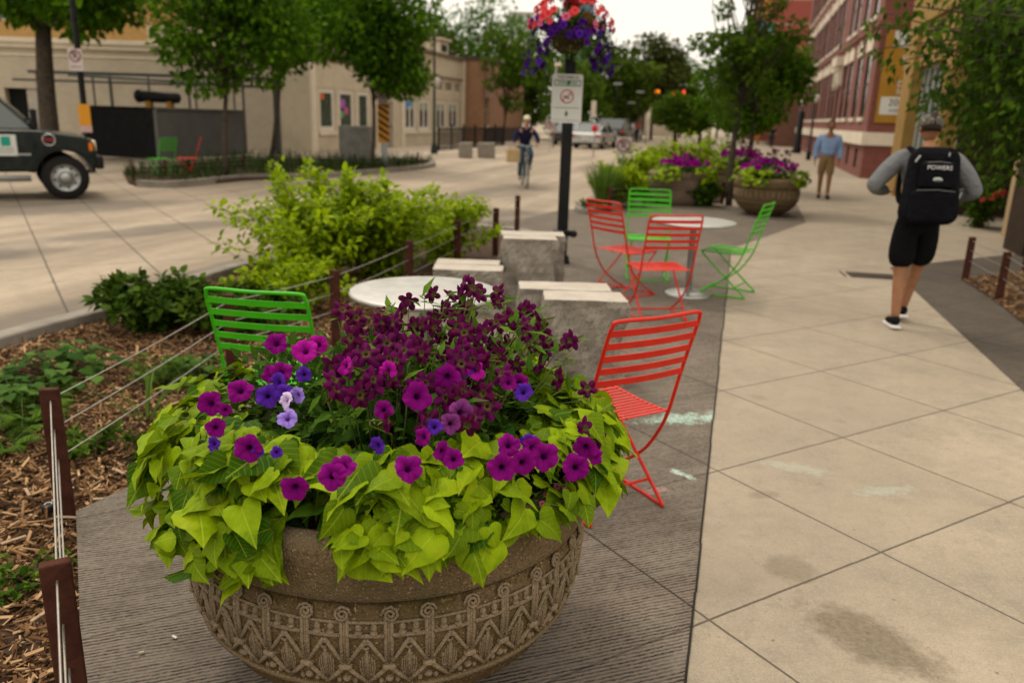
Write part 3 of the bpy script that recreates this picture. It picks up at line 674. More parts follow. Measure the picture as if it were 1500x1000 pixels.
def dome(px, py, C, Rr, push=0.0):
    """point where the planting seen at (px, py) lies on a mound around C"""
    d = ray(px, py); o = np.array([0,0,H]) - np.array(C); Rr = np.array(Rr)
    a = ((d/Rr)**2).sum(); b = 2*((o*d)/Rr**2).sum(); c = ((o/Rr)**2).sum()-1; q = b*b-4*a*c
    t = (-b - math.sqrt(q))/(2*a) if q > 0 else -b/(2*a)
    return Vector(np.array([0,0,H]) + d*(t-push))
BL = Vector((PC.x, PC.y, 0))
# lime sweet potato vines: three clumps hanging over the rim
def vine(label, phis, N, depth, loc=BL, r0=.40, rout=.13, sc=(.050,.118), zc=.80, wild=1.0, mat=None, k=1.0, inner=None, ni=0):
    P = []; D = []; Nn = []; st = MB()
    for i in range(N+ni):
        lo, hi = phis[min(int(random.random()*len(phis)), len(phis)-1)]; u = random.random()**.85
        if i >= N: lo, hi = inner; u = random.uniform(0,.42)
        ph = RAD(random.uniform(lo, hi))
        dp = depth(math.degrees(ph)) if callable(depth) else depth
        r = (r0 + (.655-r0+rout)*min(1,u*1.35)**.8)*k; r += random.uniform(-.055,.04)*k
        z = zc - .02 + .10*math.sin(min(u*1.35,1)*math.pi)*k - max(0,u-.55)/.45*dp + random.uniform(-.03,.03)
        p = Vector((r*math.cos(ph), r*math.sin(ph), z)); P.append(p)
        o = Vector((math.cos(ph), math.sin(ph), 0)); t = Vector((-math.sin(ph), math.cos(ph), 0))
        dn = .15 + 1.3*u; D.append(o*(.9-.35*u) + t*random.uniform(-1.5,1.5)*wild - Vector((0,0,dn*.6)) + Vector((0,0,random.uniform(-.2,.55))))
        Nn.append(Vector((0,0,1.25-.6*u)) + o*(.1+.6*u) + Vector((random.uniform(-.7,.7), random.uniform(-.7,.7), random.uniform(-.2,.2)))*wild)
        if i % 12 == 0: st.tube([o*.50*k+Vector((0,0,zc-.10)), o*(r-.05)*.9+Vector((0,0,z-.02)), p], .0018, 5)
    t = thing('sweet_potato_vine', label, 'plant', loc, 0, 'lime sweet potato vines')
    leafobj('foliage', *HEART, P, D, Nn, [random.uniform(*sc)*random.choice((.7,1,1)) for _ in P], mat or M_lime, t, smooth=True, curl=.22, wid=[random.uniform(.75,1.1) for _ in P], rnd=np.clip(rng.normal(.58,.36,len(P)),0,1))
    st.split('stem', M_stem, t); return t
vine('lime sweet potato vine hanging over the left rim of the foreground bowl', [(160,210),(195,240),(215,254),(228,255)], 400, lambda a: .16 if a > 205 else .08, rout=.02, inner=(205,300), ni=150)
vine('lime sweet potato vine over the front rim of the foreground bowl', [(271,300),(269,322)], 250, .05, rout=.0)
vine('lime sweet potato vine at the right side of the foreground bowl, beside the red chair', [(-38,10),(-10,60)], 330, .04, rout=.03)
def fill_foliage(parent, N, rx, rz, zc, ls, mat, cx=0, cy=0, name='foliage', tmpl=LEAF):
    P, Dd = clump_points(N, [((cx,cy,zc),(rx,rx,rz))], .2); keep = P[:,2] > .66; P = P[keep]; Dd = Dd[keep]
    dirs = Dd*.7 + rdir(len(P))*.6; nr = rdir(len(P))*.5; nr[:,2] += 1
    return leafobj(name, *tmpl, P, dirs, nr, ls*(.6+.7*rng.random(len(P))), mat, parent)
# petunias
pet = thing('petunia_plant', 'petunia plants with magenta trumpet flowers around the front of the foreground bowl', 'plant', BL)
fill_foliage(pet, 1500, .52, .20, .78, .045, M_green)
P = []; D = []; N_ = []
for i in range(150):
    a = RAD(random.uniform(236,284)); r = random.uniform(.36,.59); P.append((r*math.cos(a), r*math.sin(a), random.uniform(.70,.80))); D.append((math.cos(a)+random.uniform(-.7,.7), math.sin(a)+random.uniform(-.7,.7), random.uniform(-.2,.6))); N_.append((random.uniform(-.4,.4),random.uniform(-.6,.2),1))
leafobj('low_foliage', *HEART, P, D, N_, [random.uniform(.035,.075) for _ in P], fm('petunia leaf', (.018,.06,.004), (.09,.17,.012), .3), pet, smooth=True, wid=[.65]*len(P), curl=.2)
DC = (PC.x, PC.y, .74); DR = (.72,.72,.32)
plist = [('mag',364,656,1.15),('mag',432,714,1.1),('mag',487,697,1.1),('mag',503,684,1.0),('mag',598,686,1.15),('mag',648,660,.85),('mag',664,672,.85),('mag',735,684,1.15),
 ('mag',766,677,1.1),('mag',797,668,1.25),('mag',780,655,.9),('mag',745,652,1.0),('mag',857,655,1.15),('mag',843,684,1.2),('mag',872,668,.8),('mag',308,591,1.15),('mag',316,626,.85),
 ('mag',352,572,1.15),('mag',330,600,.6),('mag',620,640,.8),('mag',398,548,.9),('dusk',675,604,1.15),('dusk',660,620,.9),('mag',760,560,.9)]
for c, x, y, s in plist:
    p = dome(x, y, DC, DR, .07); o = p-Vector(DC); cm = (Vector((0,0,H))-p).normalized()
    flower('petunia', c, pet, p-BL, o.normalized()*.5+cm*.75+Vector((random.uniform(-.35,.35),random.uniform(-.2,.2),random.uniform(-.2,.25)))+Vector((random.gauss(0,.35),random.gauss(0,.2),random.gauss(0,.3))), s*.98)
pet2 = thing('petunia_plant', 'petunia plants with violet, lilac and pale flowers at the back left of the foreground bowl', 'plant', BL)
fill_foliage(pet2, 700, .26, .16, .86, .04, M_green, -.28, .05)
DC2 = (PC.x, PC.y, .76); DR2 = (.68,.68,.34)
for c, x, y, s in [('pink',447,514,1.2),('pink',466,505,1.0),('mag',405,503,1.1),('mag',412,545,1.0),('pink',568,542,.9),('pink',695,541,1.1),('pink',506,536,.9),('vio',392,580,1.0),('vio',408,560,.9),('vio',415,575,.8),
 ('lil',421,613,.85),('pale',420,587,.8),('lil',436,578,.75),('vio',553,652,.75),('vio',445,548,.7),('vio',680,540,.9),('mag',612,580,1.3),('vio',766,574,.9),('vio',378,660,.5),('vio',313,650,.7),('mag',745,560,.8),('mag',655,552,1.2),('mag',562,600,.8),('vio',636,625,.7),('vio',775,648,.8),('vio',405,662,.5)]:
    p = dome(x, y, DC2, DR2, .05); o = p-Vector(DC2); cm = (Vector((0,0,H))-p).normalized()
    flower('petunia', c, pet2, p-BL, o.normalized()*.4+cm*.7+Vector((random.uniform(-.5,.5),random.uniform(-.2,.2),random.uniform(-.2,.3)))+Vector((random.gauss(0,.4),random.gauss(0,.2),random.gauss(0,.3))), s*.98)
# dark flowering tobacco: stems, leaves and ninety-odd stars
tob = thing('flowering_tobacco', 'tall flowering tobacco with dark plum star flowers rising from the middle of the foreground bowl', 'plant', BL)
M_tleaf = fm('tobacco leaf', (.022,.07,.006), (.11,.21,.015), .3)
P = []; D = []; N_ = []
for i in range(430):
    a = random.uniform(0,6.28); r = .43*random.random()**.6; h = random.random()
    P.append((.07+r*math.cos(a), .08+r*math.sin(a), .74+.26*h*(1-(r/.5)**2)+.02)); D.append((math.cos(a)*1.0+random.uniform(-.6,.6), math.sin(a)+random.uniform(-.6,.6), random.uniform(-.4,.5))); N_.append((random.uniform(-.4,.4),random.uniform(-.4,.4),1))
leafobj('foliage', *HEART, P, D, N_, [random.uniform(.05,.10) for _ in P], M_tleaf, tob, smooth=True, wid=[.62]*len(P))
tl = [(400,110),(480,155),(555,145),(350,160),(265,160),(150,195),(270,265),(270,310),(375,235),(130,235),(110,380),(145,390),(680,235),(740,280),(790,375),(855,385),(890,370),(780,435),(630,265),(575,300),(530,365),(540,400),(645,480),(690,340),(400,310),(440,270),(200,420),(40,600),(60,735),(145,755),(870,640),(970,590),(830,540),(380,640),(30,290),(60,330),(420,590),(250,620),(960,770),(215,760),(1035,830),
      (5,240),(-20,300),(0,350),(30,400),(80,290),(-60,420),(-90,470),(-50,360),(-110,520),(-30,600),(20,480),(60,560),(300,450),(330,520),(280,560),(240,470),(350,400),(420,440),(470,400),(500,330),(450,350),(320,220),(420,200),(385,170),(290,340),(240,380),(180,300),(160,440),(100,450),(460,560),(500,600),(360,570),(700,290),(760,320),(660,300),(590,250),(610,390),(560,440),(720,400),(450,720),(420,760),(250,680),(-180,560),(-200,620),(560,190),(445,130)]
st = MB()
for (x, y) in tl:
    px, py = 550+x/3.125, 380+y/3.125
    Y = PC.y + .06 + random.uniform(-.16,.16) + (.10 if py < 470 else -.06)
    p = atY(px, py, Y) - BL
    if p.z < .82: p = dome(px, py, DC2, DR2, .03) - BL
    fc = Vector((random.uniform(-1.3,1.3), -random.uniform(.1,1.2), random.uniform(-.3,1.0)))
    flower('tobacco', 'tob' if random.random() < .65 else 'tob2', tob, p, fc, random.uniform(1.35,1.85))
    q = p - fc.normalized()*.035*1.35
    st.tube([p - fc.normalized()*.004, q], [.0022,.0014], 5)
    b = Vector((q.x*.55+.03, q.y*.55+.04, .74)); md = b.lerp(q, .6)+Vector((random.uniform(-.03,.03),random.uniform(-.03,.03),.02))
    st.tube([b, md, q+Vector((0,0,-.012)), q], [.0035,.0024,.0014,.0012], 5)
    for k in range(3):                                    # narrow green buds and bracts
        e = q.lerp(md, random.random()*.5); dd = Vector((random.uniform(-1,1),random.uniform(-1,1),random.uniform(-.2,1))).normalized()*random.uniform(.015,.035)
        st.tube([e, e+dd*.6, e+dd], [.001,.0028,.0004], 5)
st.build('stem', pm('tobacco stem', (.22,.25,.06), (.13,.17,.04), 20, .6), tob)
tob2 = thing('flowering_tobacco', 'shorter dark plum flowering tobacco among the petunias, left of the tall clump', 'plant', BL); st = MB(); P = []; D = []; N_ = []
for i in range(62):
    a = random.uniform(0,6.28); r = random.random()**.6; px, py = (650+165*r*math.cos(a), 525+88*r*math.sin(a)) if i < 40 else (545+75*r*math.cos(a), 525+60*r*math.sin(a))
    p = dome(px, py, (PC.x,PC.y+.02,.76), (.60,.60,.36), .03) - BL; p.z += random.uniform(-.02,.05)
    fc = Vector((random.uniform(-1.2,1.2), -random.uniform(.2,1.2), random.uniform(-.2,1.0))); flower('tobacco', 'tob' if random.random() < .5 else 'tob2', tob2, p, fc, random.uniform(1.5,2.0))
    q = p - fc.normalized()*.05; st.tube([Vector((q.x*.7,q.y*.7,.76)), q.lerp(p,.2)-Vector((0,0,.02)), q], [.003,.0018,.0012], 5)
    for k in range(3): P.append(q+Vector((random.uniform(-.03,.03),random.uniform(-.03,.03),-random.uniform(0,.06)))); D.append((random.uniform(-1,1),random.uniform(-1,1),random.uniform(-.3,.9))); N_.append((0,random.uniform(-.5,.5),1))
st.build('stem', M_stem, tob2); leafobj('foliage', *LONG, P, D, N_, [random.uniform(.04,.08) for _ in P], M_tleaf, tob2)
P = []; D = []; N_ = []
for i in range(420):
    x, y = random.choice(tl); q = atY(550+x/3.125, 380+y/3.125, PC.y+random.uniform(-.1,.2))-BL
    P.append(q+Vector((random.uniform(-.04,.04),random.uniform(-.04,.04),-random.uniform(.0,.14)))); D.append((random.uniform(-1,1),random.uniform(-1,1),random.uniform(-.3,.9))); N_.append((0,random.uniform(-.5,.5),1))
leafobj('foliage', *LONG, P, D, N_, [random.uniform(.035,.085) for _ in P], M_tleaf, tob)
# small pink trailing bloom beside the rim at right
bc = thing('trailing_plant', 'low trailing plant with tiny pink flowers on the right front rim of the foreground bowl', 'plant', BL)
P = []; D = []; N_ = []
for i in range(380):
    a = RAD(random.uniform(292,338)); r = random.uniform(.50,.665); z = .77 - max(0,r-.6)*.9 + random.uniform(-.02,.03)
    P.append((r*math.cos(a), r*math.sin(a), z)); D.append(rdir(1)[0]); N_.append((random.uniform(-.5,.5),random.uniform(-.5,.5),1))
leafobj('foliage', *LEAF, P, D, N_, [random.uniform(.010,.020) for _ in P], M_tleaf, bc)
for (x, y) in ((801,723),(816,712),(828,717),(795,738),(830,700),(560,705-0)):
    if x < 600: continue
    p = dome(x, y, (PC.x,PC.y,.70), (.66,.66,.14), .01); flower('petunia', 'rose', bc, p-BL, (Vector((0,0,H))-p), .32)

# ------------------------------------------------------------------ folding chairs
M_cg = pm('green enamel', (.05,.42,.004), (.04,.33,.003), 9, .42, 0, .12, 120, .25)
M_cr = pm('red enamel', (.60,.022,.008), (.46,.015,.006), 9, .42, 0, .12, 120, .25)
def bez(P, n=6):
    return smooth_path3([Vector(p) for p in P], n)
def smooth_path3(P, k=6):
    out = []
    for i in range(len(P)-1):
        p0 = P[max(i-1,0)]; p1 = P[i]; p2 = P[i+1]; p3 = P[min(i+2,len(P)-1)]
        for j in range(k):
            t = j/k; out.append(.5*((2*p1)+(p2-p0)*t+(2*p0-5*p1+4*p2-p3)*t*t+(3*p1-p0-3*p2+p3)*t**3))
    out.append(P[-1]); return out
def make_chair(label, mat, loc, rz, group):
    """side: rear upright bows down and forward to the front of the sled; a straight rod runs from the seat front to the rear foot. Faces +y"""
    t = thing('slatted_chair', label, 'chair', loc, rz, group); R = .0085; W = .235
    def back_y(z): return -.215 - .135*max(0,(z-.46)/.47)**1.2
    top = MB(); zt = .955
    pts = [(-W,back_y(.62),.62),(-W,back_y(.76),.76),(-W,back_y(.89),.89),(-W+.006,back_y(.935),.935),(-W+.03,back_y(zt),zt),(0,back_y(zt)-.018,zt),(W-.03,back_y(zt),zt),(W-.006,back_y(.935),.935),(W,back_y(.89),.89),(W,back_y(.76),.76),(W,back_y(.62),.62)]
    top.tube(bez(pts, 4), R, 8); top.build('top_rail', mat, t)
    for sx in (-W, W):
        a = MB(); a.tube(bez([(sx,back_y(.63),.63),(sx,back_y(.54),.54),(sx,-.205,.45),(sx*.99,-.16,.35),(sx*.98,-.07,.22),(sx*.97,.07,.105),(sx*.96,.20,.03),(sx*.955,.235,.012)], 5), R, 8); a.build('upright', mat, t)
        b = MB(); s2 = sx*.87
        b.tube(bez([(s2*.9,.205,.455),(s2,.215,.435),(s2,.19,.405),(s2,.02,.255),(s2,-.16,.10),(s2,-.235,.035),(s2,-.255,.013),(s2*1.03,-.22,.010),(s2*1.07,0,.010),(s2*1.09,.235,.010)], 5), R, 8); b.build('leg', mat, t)
    c = MB(); c.tube([(-W*.87,-.15,.105),(W*.87,-.15,.105)], R*.85, 8); c.tube([(-W*.95,.235,.010),(W*.95,.235,.010)], R*.9, 8); c.split('stretcher', mat, t)
    s = MB()
    for sx in (-W+.004, 0, W-.004): s.tube(bez([(sx,-.205,.456),(sx,-.05,.448),(sx,.12,.452),(sx,.215,.452)], 4), .0065, 6)
    s.tube([(-W,.215,.452),(W,.215,.452)], .008, 8)
    for i in range(13):
        y = -.195+i*.0325; z = .459 - .008*math.sin((y+.2)/.41*math.pi)
        s.bbox((0,y,z), (2*W,.0165,.005), .0015, (0,0,0), 1)
    s.build('seat', mat, t)
    for i in range(5):
        z = .902-i*.058; k = MB(); y = back_y(z); n = 8; h = .014; vs = []
        for j in range(n+1):
            x = -W+.002+(2*W-.004)*j/n; bow = -.018*math.sin(math.pi*j/n)
            for (dy, dz) in ((0,-h),(-.005,-h),(-.008,h),(-.003,h)): vs.append((x, y+bow+dy, z+dz))
        fs = [(j*4+q, j*4+(q+1)%4, j*4+4+(q+1)%4, j*4+4+q) for j in range(n) for q in range(4)]
        k.add(vs, fs); k.build('back_slat', mat, t)
    return t
GC = 'metal chairs standing around the round tables'
ch = make_chair('bright green metal slatted chair behind the foreground bowl at left, beside the mulch bed', M_cg, (-1.60,5.02,0), RAD(0), GC)
def face(d): return math.atan2(-d[0], d[1])
_c = G(372,600,.46); ch.rotation_euler.z = RAD(-9); ch.location = (-1.07,3.74,0)
cr = make_chair('red metal slatted chair just right of the foreground bowl, its back turned to the viewer', M_cr, (.41,3.46,0), RAD(31), GC)
dup(cr, (1.30,7.12,0), RAD(9), 'red chair nearest the viewer at the far round table, its back toward us', GC)
dup(cr, (1.12,8.05,0), RAD(-52), 'red chair at the left side of the far round table, turned to the right', GC)
dup(ch, (1.50,8.95,0), RAD(180-5), 'green chair on the far side of the far round table', GC)
dup(ch, (2.22,8.25,0), RAD(60), 'green chair at the right of the far round table, half on pale paving', GC)
dup(ch, (-8.75,20.0,.0), RAD(60), 'distant green chair across the street by the dark enclosure', 'chairs across the street')
dup(cr, (-8.35,20.6,.0), RAD(110), 'distant red chair across the street behind the green one', 'chairs across the street')

# ------------------------------------------------------------------ round metal tables
def steel(name, c=(.50,.49,.47), rough=.3):
    n = NT(name); v = n.obj(); return n.fin(n.mix(n.map(n.noise(9, 6, .7, v), .3, .7), c, tuple(k*.8 for k in c)), n.map(n.noise(14, 5, .6, v), .3, .7, rough-.06, rough+.14), .85, n.bump(n.noise(300, 2, .5, v), .1, .001), .5)
M_steel = steel('brushed steel'); M_top = steel('table top steel', (.47,.46,.43), .45)
def make_table(label, loc):
    t = thing('round_table', label, 'table', loc, 0, 'round metal tables')
    m = MB(); m.lathe([(.001,.728),(.40,.728),(.415,.733),(.422,.745),(.418,.757),(.405,.760),(.001,.762)], 72); m.build('tabletop', M_top, t)
    m = MB(); m.lathe([(.001,.012),(.032,.012),(.032,.715),(.09,.722),(.09,.728),(.001,.728)], 24); m.build('pedestal', M_steel, t)
    m = MB(); m.lathe([(.001,.0),(.235,.0),(.238,.010),(.225,.022),(.10,.034),(.05,.040),(.045,.06),(.001,.06)], 48); m.build('base', M_steel, t); return t
tb = make_table('round grey metal table standing behind the purple flowers, left of the granite blocks', tuple(Vector((G(622,425,.76).x, G(622,425,.76).y, 0))))
dup(tb, (1.80,8.10,0), 0, 'round metal table in the middle of the four red and green chairs', 'round metal tables')

# ------------------------------------------------------------------ split granite blocks
def granite():
    n = NT('granite'); v = n.obj(); g = n.new('ShaderNodeNewGeometry')
    a = n.noise(70, 5, .75, v); b = n.noise(9, 6, .7, v); vz = n.new('ShaderNodeTexVoronoi'); vz.inputs['Scale'].default_value = 110; n.L(v, vz.inputs['Vector'])
    c = n.mix(n.map(b, .3, .7), (.34,.30,.25), (.20,.175,.14)); c = n.mix(n.map(a, .5, .62, 0, .75), c, (.09,.08,.07)); c = n.mix(n.map(vz.outputs['Distance'], .0, .3, .5, 0), c, (.48,.44,.38))
    return n.fin(c, .85, 0, n.bump(n.M('ADD', a, b), .7, .01), .08)
M_gran = granite(); M_grtop = pm('sawn granite', (.46,.41,.345), (.35,.31,.26), 5, .7, 0, .2, 120)
def rough_slab(m, mt, x0, x1, y0, y1, z0, z1, seed):
    """quarried slab: flat sawn top, ragged split sides"""
    rs = random.Random(seed); nx, ny, nz = 16, 8, 14
    def disp(x, y, z, ax):
        e = 1 if z < z1-.001 else .45
        return e*(.016*math.sin(9*x+seed)*math.cos(11*z+y*7)+.010*math.sin(23*x+17*z+seed*2)+.014*(rs.random()-.5))
    def patch(f, nu, nv):
        b = len(m.v); 
        for i in range(nu+1):
            for j in range(nv+1): m.v.append(tuple(f(i/nu, j/nv)))
        for i in range(nu):
            for j in range(nv):
                q = (b+i*(nv+1)+j, b+(i+1)*(nv+1)+j, b+(i+1)*(nv+1)+j+1, b+i*(nv+1)+j+1); m.f.append(q); m.s.append(False)
    K = {}
    def P(x, y, z):
        k = (round(x,4), round(y,4), round(z,4))
        if k not in K:
            dx = (-1 if abs(x-x0) < 1e-6 else 1 if abs(x-x1) < 1e-6 else 0); dy = (-1 if abs(y-y0) < 1e-6 else 1 if abs(y-y1) < 1e-6 else 0)
            d = disp(x, y, z, 0); K[k] = (x+dx*d, y+dy*d, z+(0 if z < z1-.001 else 0))
        return K[k]
    lx = lambda t: x0+(x1-x0)*t; ly = lambda t: y0+(y1-y0)*t; lz = lambda t: z0+(z1-z0)*t
    patch(lambda u, v: P(lx(u), y0, lz(v)), nx, nz); patch(lambda u, v: P(lx(1-u), y1, lz(v)), nx, nz)
    patch(lambda u, v: P(x1, ly(u), lz(v)), ny, nz); patch(lambda u, v: P(x0, ly(1-u), lz(v)), ny, nz)
    b = len(mt.v)
    for i in range(nx+1):
        for j in range(ny+1): q = P(lx(i/nx), ly(j/ny), z1); mt.v.append((q[0], q[1], z1))
    for i in range(nx):
        for j in range(ny): mt.f.append((b+i*(ny+1)+j, b+(i+1)*(ny+1)+j, b+(i+1)*(ny+1)+j+1, b+i*(ny+1)+j+1)); mt.s.append(False)
def granite_block(label, loc, rz, w, d, h, split=.45, back_l=0.0, back_r=0.0, drop=0.0, seed=1):
    t = thing('granite_block', label, 'stone block', loc, rz, 'split granite blocks used as seats')
    m = MB(); mt = MB(); g = .022; yd = d*split
    rough_slab(m, mt, 0, w, 0, yd, 0, h, seed); m.build('body', M_gran, t); mt.build('sawn_top', M_grtop, t)
    m = MB(); mt = MB(); rough_slab(m, mt, back_l, w+back_r, yd+g, d, 0, h-drop, seed+5); m.build('body', M_gran, t); mt.build('sawn_top', M_grtop, t)
    b = MB(); b.box(max(0,back_l)+.03, w+min(0,back_r)-.03, yd-.02, yd+g+.02, 0, h-.06); b.build('core', M_gran, t); return t
granite_block('low wide split granite block nearest the viewer, behind the red chair', (.20,4.98,0), RAD(1), .53, .58, .60, .5, -.16, -.06, 0, 3)
granite_block('tall split granite block standing beside the black lamp post', (-.11,7.42,0), RAD(2), .50, .55, .62, .42, -.02, .10, 0, 9)
granite_block('low split granite block behind the round grey table, by the wire fence', (-.72,6.95,0), RAD(0), .62, .55, .40, .5, .0, -.04, 0, 14)

# ------------------------------------------------------------------ rusty post and cable fences
M_rust = pm('rusted steel post', (.085,.030,.018), (.045,.016,.011), 14, .8, .3, .4, 80)
M_cable = pm('steel cable', (.42,.39,.34), (.3,.28,.25), 20, .45, .8)
def cable_fence(label, pts, h=.58, wpost=(.075,.012), cab=(.92,.70,.47), z0=0.0, group='post and cable fences', r=.0035, posts=None):
    o = Vector((pts[0][0], pts[0][1], 0)); t = thing('cable_fence', label, 'fence', o, 0, group)
    tops = []
    for i, p in enumerate(pts):
        a = Vector(pts[max(i-1,0)]).to_2d(); b = Vector(pts[min(i+1,len(pts)-1)]).to_2d(); d = (b-a).normalized(); an = math.atan2(d.y, d.x)
        zb = p[2] if len(p) > 2 else z0; m = MB()
        m.bbox((0,0,h/2-.03), (wpost[1]*3.0, wpost[0], h+.06), .006); m.xf(Matrix.Rotation(an, 4, 'Z'))
        m.xf(Matrix.Translation(Vector((p[0],p[1],zb))-o)); po = m.build('post', M_rust, t)
        bl = MB()
        for c in cab: bl.ball((p[0]-o.x, p[1]-o.y, zb+h*c), (.011,.011,.011), 8, 6)
        bl.split('bolt', M_cable, t)
        tops.append((p[0]-o.x, p[1]-o.y, zb))
    for c in cab:
        m = MB(); P = []
        for i in range(len(tops)-1):
            a = Vector(tops[i])+Vector((0,0,h*c)); b = Vector(tops[i+1])+Vector((0,0,h*c)); L = (b-a).length
            for k in range(6): q = a.lerp(b, k/6); q.z -= .006*L*math.sin(math.pi*k/6); P.append(q)
        P.append(Vector(tops[-1])+Vector((0,0,h*c))); m.tube(P, r, 6); m.build('cable', M_cable, t)
    return t
p1 = G(97,757,-.04); p1t = p1
p2 = Vector(p1) + Vector((.36,-1.24,0))
_g2 = G(80,822,.56); p2 = Vector((_g2.x-.0, _g2.y, -.04))
p3 = p2 + (p2-p1)*1.0
cable_fence('rusty posts with three steel cables along the left mulch bed, nearest the viewer',
    [tuple(p3), tuple(p2), tuple(p1), (-1.84,5.02,-.04), (-1.36,5.95,-.04), (-1.0,7.5,-.04), (-.66,9.1,-.04), (-.26,10.5,-.04), (.02,12.3,-.04)], .60)
_r = [G(1413,411), G(1462,441), G(1545,505)]
cable_fence('rusty posts with cables along the front of the mulch bed on the right', [tuple(_r[0]), tuple(_r[1]), tuple(_r[2])], .52, group=None)
_r = [(6.6,10.35), (7.9,10.5), (9.4,10.6)]
cable_fence('cable fence along the rear edge of the right mulch bed', [(G(1500,398).x, G(1500,398).y), (7.9,10.3), (9.4,10.4)], .50, group=None)
_f2 = [tuple(G(*p)) for p in ((195,262),(243,262),(278,258),(286,255),(357,250),(440,247),(520,247),(612,243))]
cable_fence('low cable fence around the kerbed island across the street', _f2, .45, z0=.06, group=None)
_f4 = [tuple(S(*p)) for p in ((15.2,-2.3),(16.6,-1.8),(17.9,-.9),(18.3,-.3),(21,-.3),(24,-.3))]
cable_fence('low cable fence around the bushy bed behind the far tables', _f4, .48, z0=.05, group=None)

# ------------------------------------------------------------------ black lamp post, sign and flower basket
M_blk = pm('black painted steel', (.018,.018,.017), (.010,.010,.010), 8, .45, .2, .15, 100)
lp = thing('lamp_post', 'black square steel lamp post with a small bracket at its foot', 'lamp post', (.57,9.72,0))
m = MB(); m.bbox((0,0,3.0), (.125,.125,6.0), .008); m.build('pole', M_blk, lp)
m = MB(); m.bbox((0,0,.025), (.20,.20,.05), .01)
for sx in (-1,1):
    for sy in (-1,1): m.lathe([(.001,.085),(.014,.085),(.014,.05),(.001,.05)], 8, (sx*.08,sy*.08,0))
m.split('base_plate', M_blk, lp)
m = MB(); m.tube([(-.11,-.10,.30),(-.11,-.16,.36),(-.11,-.12,.40),(.12,-.12,.40),(.16,-.1,.36)], .018, 8); m.ball((.13,-.12,.38), .045); m.bbox((0,-.08,.38), (.20,.10,.07), .01); m.build('hose_bracket', M_blk, lp)
m = MB(); m.tube([(-.02,-.06,2.62),(-.02,-.30,2.60)], .015, 8); m.tube([(-.02,-.06,3.32),(-.02,-.2,3.5),(-.02,-.28,3.52)], .012, 8); m.build('basket_arm', M_blk, lp)
m = MB(); m.tube([(0,0,5.9),(0,-.3,6.3),(0,-1.2,6.4)], .05, 10); m.bbox((0,-1.4,6.35), (.25,.6,.12), .03); m.build('lamp_head', M_blk, lp)
M_white = pm('white sign face', (.60,.60,.56), (.52,.52,.48), 3, .5); M_sg = plain('sign green', (.02,.13,.06)); M_sred = plain('sign red', (.50,.03,.03)); M_ink = plain('sign ink', (.02,.02,.02)); M_alu = plain('aluminium', (.38,.39,.38), .4, .7)
def rrect(w, h, r, n=5):
    P = []
    for cx, cy, a0 in ((w/2-r,h/2-r,0),(-w/2+r,h/2-r,90),(-w/2+r,-h/2+r,180),(w/2-r,-h/2+r,270)):
        for k in range(n+1): a = RAD(a0+90*k/n); P.append((cx+r*math.cos(a), cy+r*math.sin(a)))
    return P
def plate(mb, w, h, r, y0, y1, cx=0, cz=0):
    q = MB(); q.prism(rrect(w, h, r), 0, y1-y0); q.xf(Matrix.Translation((cx, y1, cz)) @ Matrix.Rotation(math.pi/2, 4, 'X')); mb.add(q.v, q.f); return mb
def ring(mb, R, r, y, cx=0, cz=0, slash=True, ang=45):
    mb.tube([(cx+R*math.cos(a), y, cz+R*math.sin(a)) for a in [2*math.pi*k/28 for k in range(28)]], r, 5, closed=True)
    if slash: a = RAD(ang); mb.tube([(cx-R*math.cos(a),y,cz-R*math.sin(a)*-1*-1),(cx+R*math.cos(a),y,cz+R*math.sin(a))], r*.85, 5)
def txt(s, size, mat, parent, x, y, z, name='lettering', rz=0):
    m = text_mb(s, size, .0015); m.xf(Matrix.Translation((x,y,z)) @ Matrix.Rotation(rz, 4, 'Z')); return m.build(name, mat, parent)
sg = thing('park_rules_sign', 'tall white smoke free sign with a red circle on the black lamp post', 'sign', (.545,9.635,0), RAD(3))
m = MB(); plate(m, .355, .54, .03, -.004, 0, 0, 1.93); m.build('panel', M_white, sg)
m = MB(); 
for dz in (-.2,.2): m.bbox((0,.008,1.93+dz), (.14,.015,.03), .003)
m.split('bracket', M_alu, sg)
m = MB()
for z0, z1 in ((2.125,2.135),(2.068,2.078),(1.825,1.831),(1.690,1.694)): m.box(-.155,.155,-.0065,-.0045,z0,z1)
m.box(-.155,-.145,-.0065,-.0045,2.068,2.135); m.box(.145,.155,-.0065,-.0045,2.068,2.135); m.ball((.015,-.006,2.103), (.02,.002,.024), 10, 6); m.split('green_rule', M_sg, sg)
txt('THIS PARK IS', .042, M_ink, sg, 0, -.007, 2.163); txt('SMOKE   FREE', .038, M_sg, sg, 0, -.007, 2.100)
m = MB(); ring(m, .072, .006, -.006, 0, 1.955, True, 45); m.build('prohibition_ring', M_sred, sg)
m = MB(); m.bbox((-.005,-.006,1.945), (.075,.003,.014), .001, (0,RAD(20),0)); m.tube([(.035,-.006,1.96),(.045,-.006,1.975),(.035,-.006,1.99)], .003, 5); m.build('cigarette_symbol', M_ink, sg)
m = MB(); m.add([(-.022,-.006,1.745),(.022,-.006,1.745),(0,-.006,1.79),(-.018,-.006,1.765),(.018,-.006,1.765),(0,-.006,1.805),(-.004,-.006,1.725),(.004,-.006,1.725),(.004,-.006,1.745),(-.004,-.006,1.745)], [(0,1,2),(3,4,5),(6,7,8,9)]); m.build('tree_emblem', M_sg, sg)
